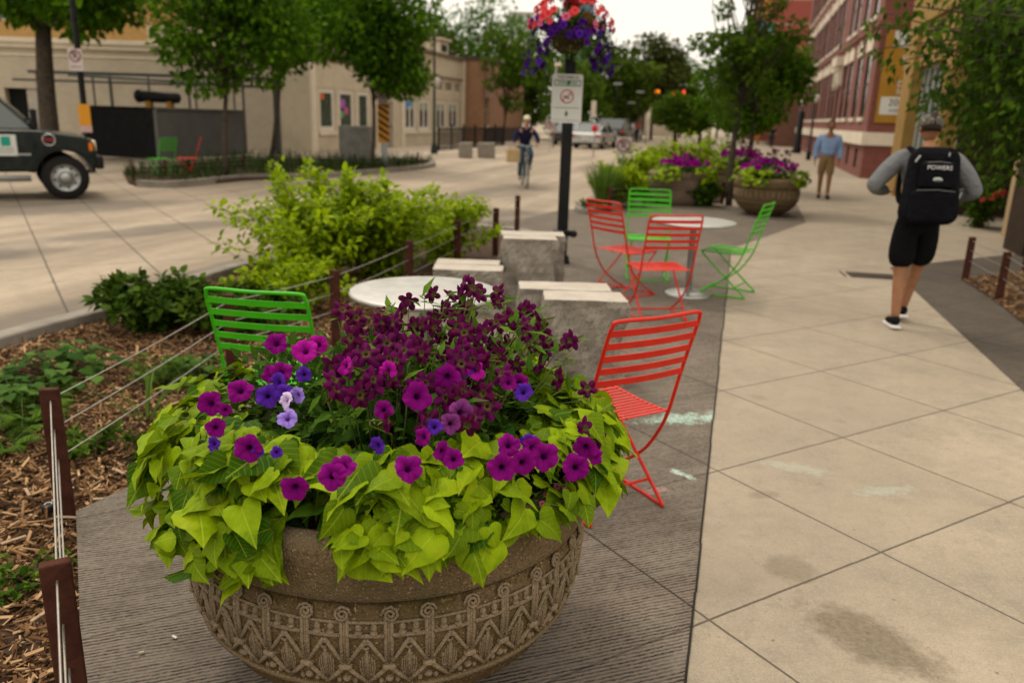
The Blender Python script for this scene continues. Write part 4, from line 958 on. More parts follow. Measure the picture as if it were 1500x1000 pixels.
# hanging basket
M_coir = pm('coir basket', (.075,.038,.022), (.04,.02,.012), 20, .95, 0, .8, 60)
BK = Vector((.52,9.40,0))
hb = thing('hanging_basket', 'coir hanging basket of coral and violet petunias high on the black lamp post', 'flower basket', BK)
m = MB(); m.lathe([(.001,2.30),(.10,2.31),(.19,2.40),(.25,2.55),(.262,2.62),(.24,2.62),(.001,2.60)], 28)
m.build('basket', M_coir, hb)
w_ = MB()
for zz, rr in ((2.42,.205),(2.52,.245),(2.61,.268)): w_.tube([(rr*math.cos(a), rr*math.sin(a), zz) for a in [2*math.pi*k/24 for k in range(24)]], .004, 5, closed=True)
for k in range(3): a = 2.1*k; w_.tube([(.26*math.cos(a),.26*math.sin(a),2.61),(0,.0,3.1)], .003, 5)
w_.tube([(0,0,3.1),(.03,.1,3.35),(.03,.3,3.35)], .005, 5); w_.build('wire_frame', M_blk, hb)
P = []; D = []; N_ = []
for i in range(2600):
    a = random.uniform(0,6.28); k = random.random()
    if k < .5: th = math.acos(random.random()); P.append((.44*math.sin(th)*math.cos(a), .44*math.sin(th)*math.sin(a), 2.62+.26*math.cos(th)*random.uniform(.6,1)))
    else: u = random.random(); ex = (.30 if math.cos(a) > -.2 else .40); r = .34+.16*u**.5+random.uniform(-.05,.05); P.append((r*math.cos(a), r*math.sin(a), 2.66-(ex+.1*math.sin(3*a))*u*1.15))
    D.append((math.cos(a),math.sin(a),random.uniform(-1.4,.4))); N_.append((math.cos(a),math.sin(a),random.uniform(.2,1.2)))
leafobj('foliage', *LEAF, P, D, N_, [random.uniform(.03,.06) for _ in P], M_green, hb)
def ball_flowers(parent, n, cols, rx, rz, cz, lo, hi, sc):
    for i in range(n):
        a = random.uniform(0,6.28); th = RAD(random.uniform(lo,hi)); lump = 1+.10*math.sin(3*a+1)+.07*math.sin(5*a)+random.uniform(-.10,.08); p = Vector((rx*lump*math.sin(th)*math.cos(a), rx*lump*math.sin(th)*math.sin(a), cz+rz*lump*math.cos(th)))
        flower('petunia', random.choice(cols), parent, p, Vector((math.cos(a)*math.sin(th), math.sin(a)*math.sin(th), math.cos(th)+.15)), sc*random.uniform(.85,1.2))
ball_flowers(hb, 100, ['red','red','red','rose'], .49, .36, 2.66, 5, 86, 1.75)
ball_flowers(hb, 34, ['rose','rose','red','deep'], .52, .24, 2.64, 70, 100, 1.35)
for i in range(115):
    a = random.uniform(0,6.28); u = random.random(); r = .46+.09*u+random.uniform(-.06,.06); flower('petunia', 'deep' if random.random() < .65 else 'vio', hb, (r*math.cos(a), r*math.sin(a), 2.70-(.36+.22*abs(math.cos(a*1.0+.3)))*u*(1.15 if abs(math.cos(a)) > .5 else .6)), (math.cos(a),math.sin(a),random.uniform(-.2,.4)), random.uniform(1.35,1.75))
hb.scale = (.88,.88,.88); hb.location.z = 2.62*.12+.05
# ------------------------------------------------------------------ plants in the beds
M_char = leaf_mat('chartreuse shrub leaf', (.07,.15,.002), (.38,.50,.006), (.4,.5,.03), .4)
M_dkl = fm('dark shrub leaf', (.012,.034,.003), (.075,.13,.010), .25)
M_fern = fm('fern leaf', (.015,.045,.004), (.10,.18,.012), .3)
M_blade = fm('grass blade', (.03,.07,.01), (.12,.19,.03), .3)
M_tw = pm('twig', (.09,.06,.035), (.05,.035,.02), 20, .8)
OVAL = ([(0,0,0),(-.26,.25,.05),(-.30,.5,.06),(-.18,.8,.0),(0,.25,0),(0,.5,0),(0,.8,-.03),(.26,.25,.05),(.30,.5,.06),(.18,.8,.0),(0,1.05,-.10)],
        [(0,4,1,1),(1,4,5,2),(2,5,6,3),(3,6,10,10),(0,7,4,4),(4,7,8,5),(5,8,9,6),(6,9,10,10)])
def tri(F): 
    out = []
    for q in F:
        if len(set(q)) == 3: out.append(tuple(dict.fromkeys(q)))
        else: out += [(q[0],q[1],q[2]),(q[0],q[2],q[3])]
    return out
OVAL = (OVAL[0], tri(OVAL[1]))
def shrub(label, loc, stems, hgt, spread, N, ls, mat, seed, kind='shrub', tip=.5, tmpl=OVAL, group=None, low=0.05):
    """arching stems from one crown, leaves set along them"""
    rs = random.Random(seed); t = thing(kind, label, 'shrub', loc, 0, group); st = MB(); P = []; D = []; Nn = []
    for k in range(stems):
        a = rs.uniform(0,6.28); sp = spread*rs.uniform(.15,1)**.7; h = hgt*rs.uniform(.55,1)*(1-.35*(sp/spread)**2)
        p0 = Vector((rs.uniform(-.12,.12),rs.uniform(-.12,.12),-.05)); p2 = Vector((math.cos(a)*sp, math.sin(a)*sp, h)); p1 = Vector((math.cos(a)*sp*.35, math.sin(a)*sp*.35, h*.65))
        pts = [p0*(1-u)**2+p1*2*u*(1-u)+p2*u*u for u in [i/7 for i in range(8)]]
        st.tube(pts, [.006,.006,.005,.004,.004,.003,.002,.001], 5)
        for j in range(N//stems):
            u = low+(1-low)*rs.random()**.75; c = p0*(1-u)**2+p1*2*u*(1-u)+p2*u*u
            dd = Vector((rs.gauss(0,1),rs.gauss(0,1),rs.gauss(0,.6))).normalized(); br = rs.random()**.8*.17*hgt*(1.1-u*.75)
            P.append(c+dd*br); D.append(dd+Vector((math.cos(a)*.4,math.sin(a)*.4,rs.uniform(-.5,.6)))); Nn.append(Vector((rs.uniform(-.6,.6),rs.uniform(-.6,.6),1)))
    leafobj('foliage', *tmpl, P, D, Nn, [ls*rs.uniform(.5,1.25) for _ in P], mat, t, smooth=True); st.build('stem', M_tw, t); return t
SG = 'chartreuse shrubs in the mulch bed'
shrub('tall bushy chartreuse shrub, left one of the row by the road kerb', (-2.18,8.35,-.06), 54, 1.32, 1.0, 6600, .082, M_char, 4, group=SG)
shrub('bushy chartreuse shrub in the middle of the row, behind the grey table', (-1.5,8.75,-.06), 52, 1.26, .95, 6200, .082, M_char, 5, group=SG)
shrub('chartreuse shrub at the right end of the row, near the tall granite block', (-.92,9.95,-.06), 36, 1.0, .78, 3800, .080, M_char, 6, group=SG)
shrub('low chartreuse shrub at the left foot of the row behind the green chair', (-2.1,7.0,-.06), 28, .60, .66, 2600, .070, M_char, 7, group=SG)
DG = 'dark green low shrubs in the mulch bed'
shrub('dark green leafy perennial close to the road kerb, left of the green chair', (-2.95,6.35,-.06), 40, .50, .55, 2600, .085, M_dkl, 8, group=DG)
shrub('dark green leafy perennial just behind the green chair back', (-2.35,6.45,-.06), 40, .46, .58, 2600, .080, M_dkl, 9, group=DG)
def rosette(label, loc, n, ls, mat, seed, h=.12, kind='coral_bells', spread=.2):
    rs = random.Random(seed); t = thing(kind, label, 'plant', loc); P=[]; D=[]; Nn=[]; st = MB()
    for i in range(n):
        a = rs.uniform(0,6.28); r = spread*rs.random()**.6; z = h*(1-(r/spread)**2*.6)*rs.uniform(.6,1.1)
        p = Vector((r*math.cos(a), r*math.sin(a), z)); P.append(p); D.append((math.cos(a)*1.0+rs.uniform(-.4,.4), math.sin(a)+rs.uniform(-.4,.4), rs.uniform(-.5,.2))); Nn.append((math.cos(a)*.4,math.sin(a)*.4,1)); st.tube([(0,0,0), p*.6+Vector((0,0,.01)), p], .002, 4)
    leafobj('foliage', *HEART, P, D, Nn, [ls*rs.uniform(.6,1.2) for _ in P], mat, t, smooth=True, wid=[1.3]*n); st.build('stem', M_tw, t); return t
M_hb = fm('coral bells leaf', (.012,.045,.006), (.08,.16,.025), .2)
def gp(x, y): p = G(x, y, -.055); return tuple(p)
rosette('dark round-leaved clump at the left edge of the bed, below the kerb', gp(95,562), 120, .075, M_hb, 1, .26, spread=.36)
rosette('round-leaved clump among the ferns at the far left edge', gp(20,600), 80, .065, M_hb, 2, .18, spread=.30)
rosette('pale round-leaved clump under the cables beside the green chair seat', gp(302,556), 60, .065, M_hb, 3, .16, spread=.2)
rosette('small round-leaved clump behind the cables left of the green chair', gp(262,548), 40, .055, M_hb, 13, .13, spread=.15)
def fern(label, loc, n, L, mat, seed, up=.6):
    rs = random.Random(seed); t = thing('fern', label, 'fern', loc); P=[]; D=[]; Nn=[]; S_=[]; st = MB()
    for i in range(n):
        a = 6.28*i/n+rs.uniform(-.3,.3); l = L*rs.uniform(.7,1.1); e = up*rs.uniform(.6,1.2); o = Vector((math.cos(a),math.sin(a),0)); side = Vector((-math.sin(a),math.cos(a),0))
        f = lambda u: o*l*u*.85 + Vector((0,0,l*e*math.sin(u*2.3)*.6)); st.tube([f(k/6) for k in range(7)], .002, 4)
        for k in range(2, 22):
            u = k/22
            for sgn in (1,-1): P.append(f(u)); D.append(side*sgn+o*.35+Vector((0,0,-.1))); Nn.append((0,0,1)); S_.append(l*.24*math.sin(math.pi*(u*.9+.1))**.8)
    leafobj('frond', *LONG, P, D, Nn, S_, mat, t); st.build('stem', M_stem, t); return t
fern('green fern at the far left edge of the bed', gp(35,625), 16, .34, M_fern, 1)
fern('yellow-green fern with upright fronds in the middle of the mulch behind the cables', gp(232,565), 15, .30, M_fern, 2, 1.0)
fern('fern beside the dark clump left of the first rusty post', gp(60,590), 14, .30, M_fern, 3)
fern('small dark fern at the lower left corner of the bed', gp(10,660), 12, .26, M_fern, 12)
def tuft(label, loc, n, L, mat, seed, lean=.35, kind='ornamental_grass', cat='grass clump', wd=1.0, group=None, z=0):
    rs = np.random.default_rng(seed); a = rs.random(n)*6.28; r = rs.random(n)*L*.12
    P = np.stack([r*np.cos(a), r*np.sin(a), np.zeros(n)], 1); ln = rs.random(n)**.7*lean
    D = np.stack([np.cos(a)*ln, np.sin(a)*ln, np.ones(n)], 1); Nn = np.stack([-np.cos(a), -np.sin(a), np.full(n,.3)], 1)
    o = leafobj(kind, *BLADE, P, D, -Nn*-1, L*(.55+.5*rs.random(n)), mat, None, loc, wid=wd/ (L+.01)*(.5+.2*rs.random(n)))
    return tag(o, label, cat, group)
shrub('small green leafy seedling near the cables in the front mulch', gp(130,664), 12, .13, .20, 320, .05, M_fern, 21, 'seedling')
shrub('small dark green leafy plant in the mulch right of the first rusty post', gp(203,668), 9, .17, .16, 230, .045, M_dkl, 22, 'seedling')
shrub('low green weed by the foot of the first rusty post', gp(30,850), 16, .07, .22, 420, .03, M_fern, 23, 'seedling')
tuft('thin green grass tuft growing in the mulch left of the bowl', gp(215,615), 26, .42, M_blade, 31, 1.3)
tuft('upright dry grass stalks between the two chartreuse shrubs', (-1.75,8.9,-.05), 26, 1.15, fm('dry stalk', (.16,.12,.06), (.28,.22,.12), .1), 32, .25)
# small litter
pt = MB(); pt.bbox((0,0,.008), (.020,.008,.004), .001, (0,.1,RAD(-25))); tag(pt.build('paper_scrap', M_white, None, G(256,935,.004)), 'tiny white paper scrap on the dark grooved paving, left of the bowl', 'litter')
pt = MB(); pt.bbox((0,0,.008), (.018,.008,.008), .003, (0,.1,RAD(30))); tag(pt.build('cigarette_end', pm('filter tan', (.5,.42,.28), None, 9, .8), None, G(208,958,.004)), 'tan cigarette end lying on the dark grooved paving', 'litter')
ir = thing('irrigation_cap', 'round black irrigation cap with pale centre in the mulch beside the first post', 'cap', G(72,747,-.03))
m = MB(); m.lathe([(.001,.03),(.024,.03),(.03,.024),(.03,0)], 24); m.build('cap', M_blk, ir)
m = MB(); m.tube([(.014*math.cos(a),.014*math.sin(a),.032) for a in [2*math.pi*k/14 for k in range(10)]], .0025, 5); m.build('ring', M_white, ir)
for i, (x, y, w_, r_) in enumerate(((100,757,.11,10),(20,790,.10,60),(175,690,.07,-30),(60,900,.09,80),(150,730,.08,20),(40,720,.12,130))):
    q = MB(); q.bbox((0,0,0), (w_,.014,.006), .002, (.1,.1,RAD(r_))); tag(q.build('bark_strip', pm('pale bark', (.42,.32,.22), (.25,.17,.1), 30, .9), None, G(x,y,-.02)),
        ['long pale bark strip at the foot of the first rusty post','bark strip in the mulch at the left picture edge, below the black cap','short bark strip in the mulch near the left leaves of the bowl','bark strip in the mulch beside the nearest post','bark strip in the mulch right of the first post','pale bark strip in the mulch left of the first post'][i], 'bark', 'loose bark strips')

# bed behind the far tables
BG = 'bushes in the bed beyond the tables'
for i, (s, t_, h, sp, lb) in enumerate(((16.6,-2.35,.85,.6,'yellow green bush at the near left end of the bed by the sign'),(18.4,-2.2,1.15,.9,'broad yellow green bush behind the low no parking sign'),(20.2,-1.6,1.35,1.0,'yellow green bush behind the left far flower bowl'),(21.4,-1.0,1.55,1.0,'tallest yellow green bush behind the far bowls, with upright shoots'),(23.5,-1.8,1.3,1.0,'yellow green bush at the rear of the bed toward the road'),(17.6,-.7,.55,.4,'small green bush between the two far flower bowls'))):
    shrub(lb, S(s,t_,.04), 34, h, sp, 3000, .11, M_char if i != 5 else M_fern, 50+i, group=BG)
tuft('tall green spiky grass at the left end of the bed beyond the tables', S(15.9,-2.55,.05), 240, .95, M_blade, 61, .55, wd=1.6)
tuft('second tuft of spiky grass beside the low no parking sign', S(16.9,-2.75,.05), 200, .8, M_blade, 62, .5, wd=1.6)
shrub('tiny dark plant at the tip of the bed kerb', S(15.2,-2.7,.05), 10, .2, .3, 260, .06, M_dkl, 63)
# far bowls with plants
def bowl_plants(C, z, label, seed, tall=True, k=1.0):
    random.seed(seed); C = Vector((C[0],C[1],0))
    v = vine('lime vine spilling over the rim of '+label, [(200,255),(290,350),(20,160)], 260, .12, C, zc=z+.05, sc=(.07,.13), k=k, rout=.07)
    p = thing('petunia_plant', 'magenta petunias in '+label, 'plant', C)
    for i in range(60):
        a = RAD(random.uniform(180,360)); r = random.uniform(.15,.58)*k; flower('petunia', random.choice(['mag','pink','pink','mag','dusk']), p, (r*math.cos(a), r*math.sin(a), z+.19+.18*(1-r/.55)+random.uniform(-.04,.06)), (math.cos(a)*.6, math.sin(a)-.5, .4), 1.6)
    P, Dd = clump_points(900, [((0,0,z+.12),(.5*k,.5*k,.2))], .2); leafobj('foliage', *LEAF, P, Dd+rdir(900)*.6, rdir(900)*.5+np.array([0,0,1]), .06*(.6+.7*rng.random(900)), M_green, p)
    if tall:
        t = thing('flowering_tobacco', 'dark plum flowering tobacco standing in '+label, 'plant', C); s_ = MB()
        for i in range(46):
            a = random.uniform(0,6.28); r = .42*random.random()**.5; q = Vector((r*math.cos(a), r*math.sin(a), z+random.uniform(.25,.52)))
            flower('tobacco', 'tob', t, q, (random.uniform(-1,1), -.6, random.uniform(0,.8)), 1.7); s_.tube([(q.x*.5,q.y*.5,z), q], [.004,.002], 4)
        s_.build('stem', M_stem, t)
bowl_plants((4.88,15.85), .73, 'the round bowl beyond the right green chair', 5)
# left far planter is a long oval stone trough
tr = thing('flower_trough', 'long oval pinkish stone trough of flowers left of the far round bowl', 'planter', (3.50,17.4,0), RAD(-8))
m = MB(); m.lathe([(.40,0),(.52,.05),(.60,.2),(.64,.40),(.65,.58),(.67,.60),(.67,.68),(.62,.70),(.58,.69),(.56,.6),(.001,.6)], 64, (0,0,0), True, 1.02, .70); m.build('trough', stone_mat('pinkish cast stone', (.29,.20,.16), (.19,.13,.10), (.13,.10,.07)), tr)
m = MB()
for k in range(60):
    a = 2*math.pi*k/60; m.tube([(.655*1.02*math.cos(a), .655*.70*math.sin(a), .54), (.645*1.02*math.cos(a), .645*.70*math.sin(a), .33)], .012, 5)
m.build('fluting', bpy.data.materials['pinkish cast stone'], tr)
bowl_plants((3.50,17.3), .66, 'the oval stone trough', 6, True, .95)
bowl_plants((5.3,19.6), .78, 'the rear bowl behind the young street tree', 8, True, .9)
flower_bowl((5.3,19.6,0), 'rear round stone flower bowl half hidden behind the nearer far bowl', False, n=48)
# island across the street: dark grasses (uncountable) and edge plants
P = []; 
while len(P) < 5200:
    x, y = random.uniform(-10,-2.9), random.uniform(18,29.5)
    if inpoly(x, y, ISL + [(-9.6,28.0),(-10.2,21.0)]): P.append((x,y,.06))
P = np.array(P); n = len(P); a = rng.random(n)*6.28; l = rng.random(n)*.6
o = leafobj('ground_cover', *BLADE, P, np.stack([np.cos(a)*l, np.sin(a)*l, np.ones(n)],1), np.stack([-np.cos(a), -np.sin(a), np.full(n,.3)],1), .14+.30*rng.random(n)**2, fm('dark grass', (.008,.022,.005), (.04,.07,.012), .2), None, wid=np.full(n,2.2))
tag(o, 'dark green grass growing over the kerbed island across the street', 'ground cover', None, 'stuff')

# ------------------------------------------------------------------ trees
M_bark = pm('grey bark', (.10,.08,.06), (.045,.035,.028), 9, .9, 0, .7, 40, dist=.02)
M_t1 = fm('maple leaf', (.012,.042,.002), (.12,.25,.008), .34, ns=.8)
M_t2 = fm('far tree leaf', (.012,.032,.003), (.11,.175,.010), .28, ns=.5)
M_t3 = fm('light tree leaf', (.025,.065,.006), (.12,.20,.015), .35, ns=.8)
M_t4 = fm('mixed red green leaf', (.018,.04,.008), (.12,.13,.025), .3, ns=.8)
make_tree('street_tree', 'large dark street tree with a thick trunk behind the pickup truck at far left', (-15.0,26.3,0), (.5,0,5.7), (5.6,3.6,2.7), .30, M_t1, M_bark, 13000, .30, 44, seed=3, fork=4.0)
make_tree('street_tree', 'green street tree with a broad crown standing left on the island across the street', (-7.26,20.3,.06), (.25,0,3.75), (2.1,1.9,2.0), .07, M_t1, M_bark, 8800, .16, 64, seed=4, fork=1.9, gap=.34, group='street trees on the far side')
make_tree('street_tree', 'slim trunked street tree just right of and behind the broad crown one', (-8.5,28.2,.06), (1.0,0,5.0), (2.9,2.4,2.6), .09, M_t1, M_bark, 11000, .20, 44, seed=5, fork=2.6, gap=.36, group='street trees on the far side')
make_tree('street_tree', 'round dark crowned street tree beside the striped marker post', (-4.55,25.4,.06), (.25,0,3.95), (1.75,1.6,2.05), .07, M_t1, M_bark, 11000, .18, 40, seed=6, fork=1.8, group='street trees on the far side', gap=.5)
make_tree('street_tree', 'thin sparse young tree in front of the brown brick building', (-1.0,50.5,0), (.4,0,4.6), (2.0,1.6,3.0), .09, M_t3, M_bark, 2600, .26, 20, seed=7, fork=1.5)
make_tree('street_tree', 'young street tree with an airy top beyond the far flower bowls', S(18.0,-.15,.05), (.10,.2,3.6), (1.25,1.2,2.9), .075, M_t3, M_bark, 4300, .12, 62, seed=8, fork=1.9, sparse_top=True, gap=.25)
make_tree('street_tree', 'bushy street tree right behind the airy young tree', S(22.5,.2,.05), (.15,.2,2.75), (1.75,1.5,1.35), .08, M_t1, M_bark, 7000, .15, 40, seed=9, fork=1.7, gap=.38)
bgt = [(-4.0,92,9.3,5.6,4.6,M_t1,'large dark round tree rising behind the low white building'),(-9.5,88,7.5,4.2,3.6,M_t2,'pale green tree behind the chimney of the white building'),(-13.5,90,7.0,4.5,3.5,M_t2,'green tree on the skyline left of the chimney'),
 (7.6,68,5.4,3.6,4.7,M_t2,'broad dark street tree beyond the cyclist and parked cars'),(4.2,60,3.6,3.0,3.2,M_t3,'green street tree behind the smoke free sign'),(12.2,76,6.2,3.2,3.4,M_t4,'dark reddish street tree left of the traffic lights'),
 (17.5,90,5.4,3.4,3.2,M_t2,'street tree behind the amber traffic light'),(11,58,2.4,1.6,1.5,M_t3,'low bright green tree below the traffic lights'),(23.5,98,3.4,2.6,2.6,M_t3,'small green tree at the far end of the street'),(30.5,120,4,4,3,M_t3,'distant pale tree closing the street'),(1.0,66,4.2,3.4,3.9,M_t2,'tall green tree behind the hanging basket post'),(-1.2,84,3.4,3.2,3.2,M_t1,'dark bushy tree low behind the cyclist'),(10.2,80,4.0,3.4,3.6,M_t2,'bushy tree between the parked cars and the traffic lights'),(14.5,66,2.2,2.0,1.5,M_t1,'dark low tree by the far crossing')]
for i, (x, y, cz, rx, rz_, mt, lb) in enumerate(bgt):
    make_tree('background_tree', lb, (x,y,0), (0,0,cz), (rx,rx*.85,rz_), .16, mt, M_bark, 4200, .42 if rx > 3 else .3, 26, seed=20+i, fork=max(.8,cz-rz_*.9), group='trees down the street', gap=.48)
# tree at the upper right, boughs reaching over the sidewalk
def leaning_tree():
    random.seed(77); root = thing('overhanging_tree', 'leafy tree at upper right whose drooping boughs reach over the sidewalk', 'tree', (7.5,9.6,0)); t = MB(); P = []; D = []; Nn = []
    limb(t, (0,0,-.05), (-.1,0,2.2), .13, .09, .03, 5, 10); limb(t, (-.1,0,2.2), (.1,.3,5.0), .09, .03, .05)
    ends = [G(0,0)]
    targ = [(1285,72,9.6),(1275,40,9.7),(1320,90,9.4),(1345,40,9.3),(1330,8,9.4),(1395,10,9.2),(1360,120,9.6),(1375,70,9.8),(1400,110,9.5),(1430,60,9.4),(1460,120,9.2),(1440,160,9.6),(1480,175,9.3),(1490,60,9.2),(1420,200,9.9),(1475,225,9.6),(1500,230,9.4),(1510,150,9.0),(1390,140,9.9),(1300,20,10.0),(1450,20,9.0),(1520,20,9.4),(1530,100,9.2),(1540,200,9.5),(1410,30,10.4),(1470,90,10.3),(1350,150,10.2),(1500,-20,9.5),(1400,-40,9.5),(1330,-40,9.5),(1465,195,10),(1430,130,10.2),(1490,140,10.2),(1490,195,9.0),(1455,150,9.0),(1425,90,9.0),(1380,40,9.0),(1480,20,10.4),(1405,165,9.5)]
    for (px, py, Y) in targ:
        e = atY(px, py, Y)-Vector((7.5,9.6,0)); b = Vector((0,0,random.uniform(2.0,3.6)))
        pts = limb(t, b, e, .028, .006, .10, 6, 5)
        for q in range(230 if px > 1380 else 70):
            u = random.random()**.5; c = Vector(pts[min(6,int(u*6.99))]); rr = (.16+.28*u) if px > 1380 else (.09+.17*u)
            off_ = Vector((random.gauss(0,1),random.gauss(0,1),random.gauss(-.2,.8)))*rr*.48
            P.append(c+off_); dd = Vector((random.uniform(-1,.5),random.uniform(-.8,.8),random.uniform(-1.5,-.1))); D.append(dd); Nn.append(Vector((random.uniform(-.8,.3),random.uniform(-.9,.4),.8)))
    t.build('trunk', M_bark, root); leafobj('crown', *LEAF, P, D, Nn, [random.uniform(.07,.14) for _ in P], fm('overhanging leaf', (.010,.034,.004), (.085,.15,.010), .3, ns=1.2), root, wid=[.85]*len(P))
leaning_tree()
# ------------------------------------------------------------------ people
M_skin = pm('skin light', (.42,.22,.14), (.36,.18,.11), 12, .55, 0, .05, 120); M_skin2 = pm('skin tan', (.30,.145,.075), (.24,.11,.055), 12, .5, 0, .05, 120)
M_hair = pm('dark hair', (.03,.02,.014), (.015,.01,.008), 60, .6, 0, .5, 200)
def cloth(name, c, sc=30, k=.8): return pm(name, c, tuple(x*k for x in c), 5, .92, 0, .8, 16, spec=.04, dist=.03)
def person(label, loc, rz, J, skinm, parts, group=None, bulk=1.0, hair=M_hair, face_dir=(0,1,0), fingers=True, headk=1.0):
    """J: joints in local space, facing +y. One continuous skinned body with head and hands; parts: clothing as children"""
    t = thing('person', label, 'person', loc, rz, group); g = lambda k: Vector(J[k])
    names = ['pelvis','waist','chest','neck','head0','shL','elL','wrL','shR','elR','wrR','hipL','knL','anL','toL','hipR','knR','anR','toR']
    rad = dict(pelvis=(.135,.105),waist=(.125,.095),chest=(.15,.11),neck=.060,head0=.052,shL=.058,elL=.040,wrL=.026,shR=.058,elR=.040,wrR=.026,hipL=.088,knL=.056,anL=.036,toL=.030,hipR=.088,knR=.056,anR=.036,toR=.030)
    ed = [('pelvis','waist'),('waist','chest'),('chest','neck'),('neck','head0'),('chest','shL'),('shL','elL'),('elL','wrL'),('chest','shR'),('shR','elR'),('elR','wrR'),('pelvis','hipL'),('hipL','knL'),('knL','anL'),('anL','toL'),('pelvis','hipR'),('hipR','knR'),('knR','anR'),('anR','toR')]
    def sk(nodes, extra, sub=2, ex=[], radfix={}):
        pts = [g(n) if isinstance(n, str) else Vector(n) for n in nodes]; ids = {n:i for i, n in enumerate(nodes) if isinstance(n, str)}
        E = [(ids[a], ids[b]) for a, b in ed if a in ids and b in ids]
        R = []
        for n in nodes:
            r = radfix.get(n, rad.get(n, .05)); r = r if isinstance(r, tuple) else (r, r); R.append(((r[0]+extra)*bulk, (r[1]+extra)*bulk))
        return skin(pts, E, R, sub)
    b = MB(); b.add(*sk(names, 0.0), True)
    # head with nose, brow, ears, chin
    hd = g('head'); f = Vector(face_dir).normalized(); rt = f.cross(Vector((0,0,1))).normalized(); k = headk
    Mh = Matrix((rt, f, rt.cross(f))).transposed().to_4x4(); Mh.translation = hd
    h = MB(); h.ball((0,0,.0), (.074*k,.092*k,.112*k), 24, 18)
    for i, p in enumerate(h.v):
        x, y, z = p
        if z < -.02: x *= 1+.35*(z+.02)/.09*.6; y = y*(1+.2*(z+.02)/.09) + (.010 if y > 0 else .018)
        if y > .05 and abs(z) < .02: y -= .006*math.exp(-(abs(abs(x)-.03)/.015)**2)
        h.v[i] = (x, y, z)
    h.ball((0,.094*k,-.018), (.013,.020,.020), 8, 6); h.ball((0,.088*k,.004), (.009,.012,.026), 8, 6)
    for sx in (-1,1): h.ball((sx*.075*k,-.004,-.008), (.010,.020,.030), 8, 6)
    h.ball((0,.082*k,-.055), (.026,.010,.008), 8, 6)
    h.xf(Mh); b.add(h.v, h.f, True)
    if fingers:
        for sd in ('L','R'):
            w_ = g('wr'+sd); d = (w_-g('el'+sd)).normalized(); cx = d.cross(f); cx = cx.normalized() if cx.length > .1 else Vector((1,0,0)); pn = f
            palm = w_+d*.05
            pv, pf = skin([w_-d*.03, w_+d*.02, w_+d*.075], [(0,1),(1,2)], [.026,(.022,.036),(.018,.038)], 2); b.add(pv, pf, True)
            for q in range(4):
                o = pn*(.027-.018*q); L = (.068,.076,.070,.056)[q]; a0 = w_+d*.075+o; side = cx*(.012 if sd == 'L' else -.012)
                pv, pf = skin([a0-d*.02, a0+d*L*.45, a0+d*L*.8+side, a0+d*L+side*2.2], [(0,1),(1,2),(2,3)], [.0095,.009,.008,.0065], 1); b.add(pv, pf, True)
            a0 = w_+d*.035+pn*.03; pv, pf = skin([a0-pn*.012, a0+pn*.022+d*.025, a0+pn*.028+d*.052], [(0,1),(1,2)], [.012,.010,.008], 1); b.add(pv, pf, True)
    b.build('body', skinm, t)
    e = MB()
    for sx in (-1,1): e.ball((sx*.03,.082*k,.004), (.010,.006,.006), 8, 6)
    e.xf(Mh); e.split('eye', pm('eye', (.05,.035,.03), None, 9, .3), t)
    if hair:
        q = MB(); q.ball((0,-.008,.018), (.080*k,.096*k,.108*k), 20, 14)
        q.v = [(x, min(y, .062), max(z, -.03 if y < 0 else .045)) for x, y, z in q.v]; q.xf(Mh); q.build('hair', hair, t)
    for (nm, mt, nodes, extra, fix) in parts:
        m = MB(); m.add(*sk(nodes, extra, 2, radfix=fix), True)
        if nm == 'shorts': hem = fix.get('hem', .50); m.v = [(x, y, max(z, hem)) for x, y, z in m.v]
        m.build(nm, mt, t)
    return t, Mh
def shoes(t, J, mat, solem, k=1.0):
    for sd in ('L','R'):
        a = Vector(J['an'+sd]); to = Vector(J['to'+sd]); d = (to-a); dh = Vector((d.x,d.y,0)).normalized(); he = a-dh*.05+Vector((0,0,-.045)); tip = to+dh*.055
        pv, pf = skin([he, a+Vector((0,0,-.02)), a.lerp(to,.6)+Vector((0,0,-.01)), tip+Vector((0,0,.0))], [(0,1),(1,2),(2,3)], [.040,.048,(.046,.036),(.040,.026)], 2)
        m = MB(); m.add(pv, pf, True); s = m.build('shoe', mat, t)
        q = MB(); L = (tip-he).length+.06; ax = (tip-he).normalized(); M_ = Matrix((ax.cross(Vector((0,0,1))).normalized(), ax, ax.cross(Vector((0,0,1))).normalized().cross(ax))).transposed().to_4x4(); M_.translation = he.lerp(tip,.5)+Vector((0,0,-.032))
        q.bbox((0,0,0), (.092,L,.026), .012, seg=3); q.v = [(x*(1-.25*max(0,abs(y/L*2)-.5)), y, z) for x, y, z in q.v]; q.xf(M_); o = q.build('sole', solem, t); o.parent = s
base = dict(pelvis=(0,0,.93),waist=(0,0,1.08),chest=(0,0,1.30),neck=(0,0,1.475),head0=(0,.012,1.55),head=(0,.02,1.635),
  shL=(-.185,0,1.40),elL=(-.235,-.02,1.12),wrL=(-.245,.05,.87),shR=(.185,0,1.40),elR=(.235,-.02,1.12),wrR=(.245,.05,.87),
  hipL=(-.095,0,.88),knL=(-.10,.02,.49),anL=(-.10,-.01,.085),toL=(-.115,.13,.035),hipR=(.095,0,.88),knR=(.10,.02,.49),anR=(.10,-.01,.085),toR=(.115,.13,.035))
def pose(**k): d = dict(base); d.update(k); return d
TOR = ['pelvis','waist','chest','neck']
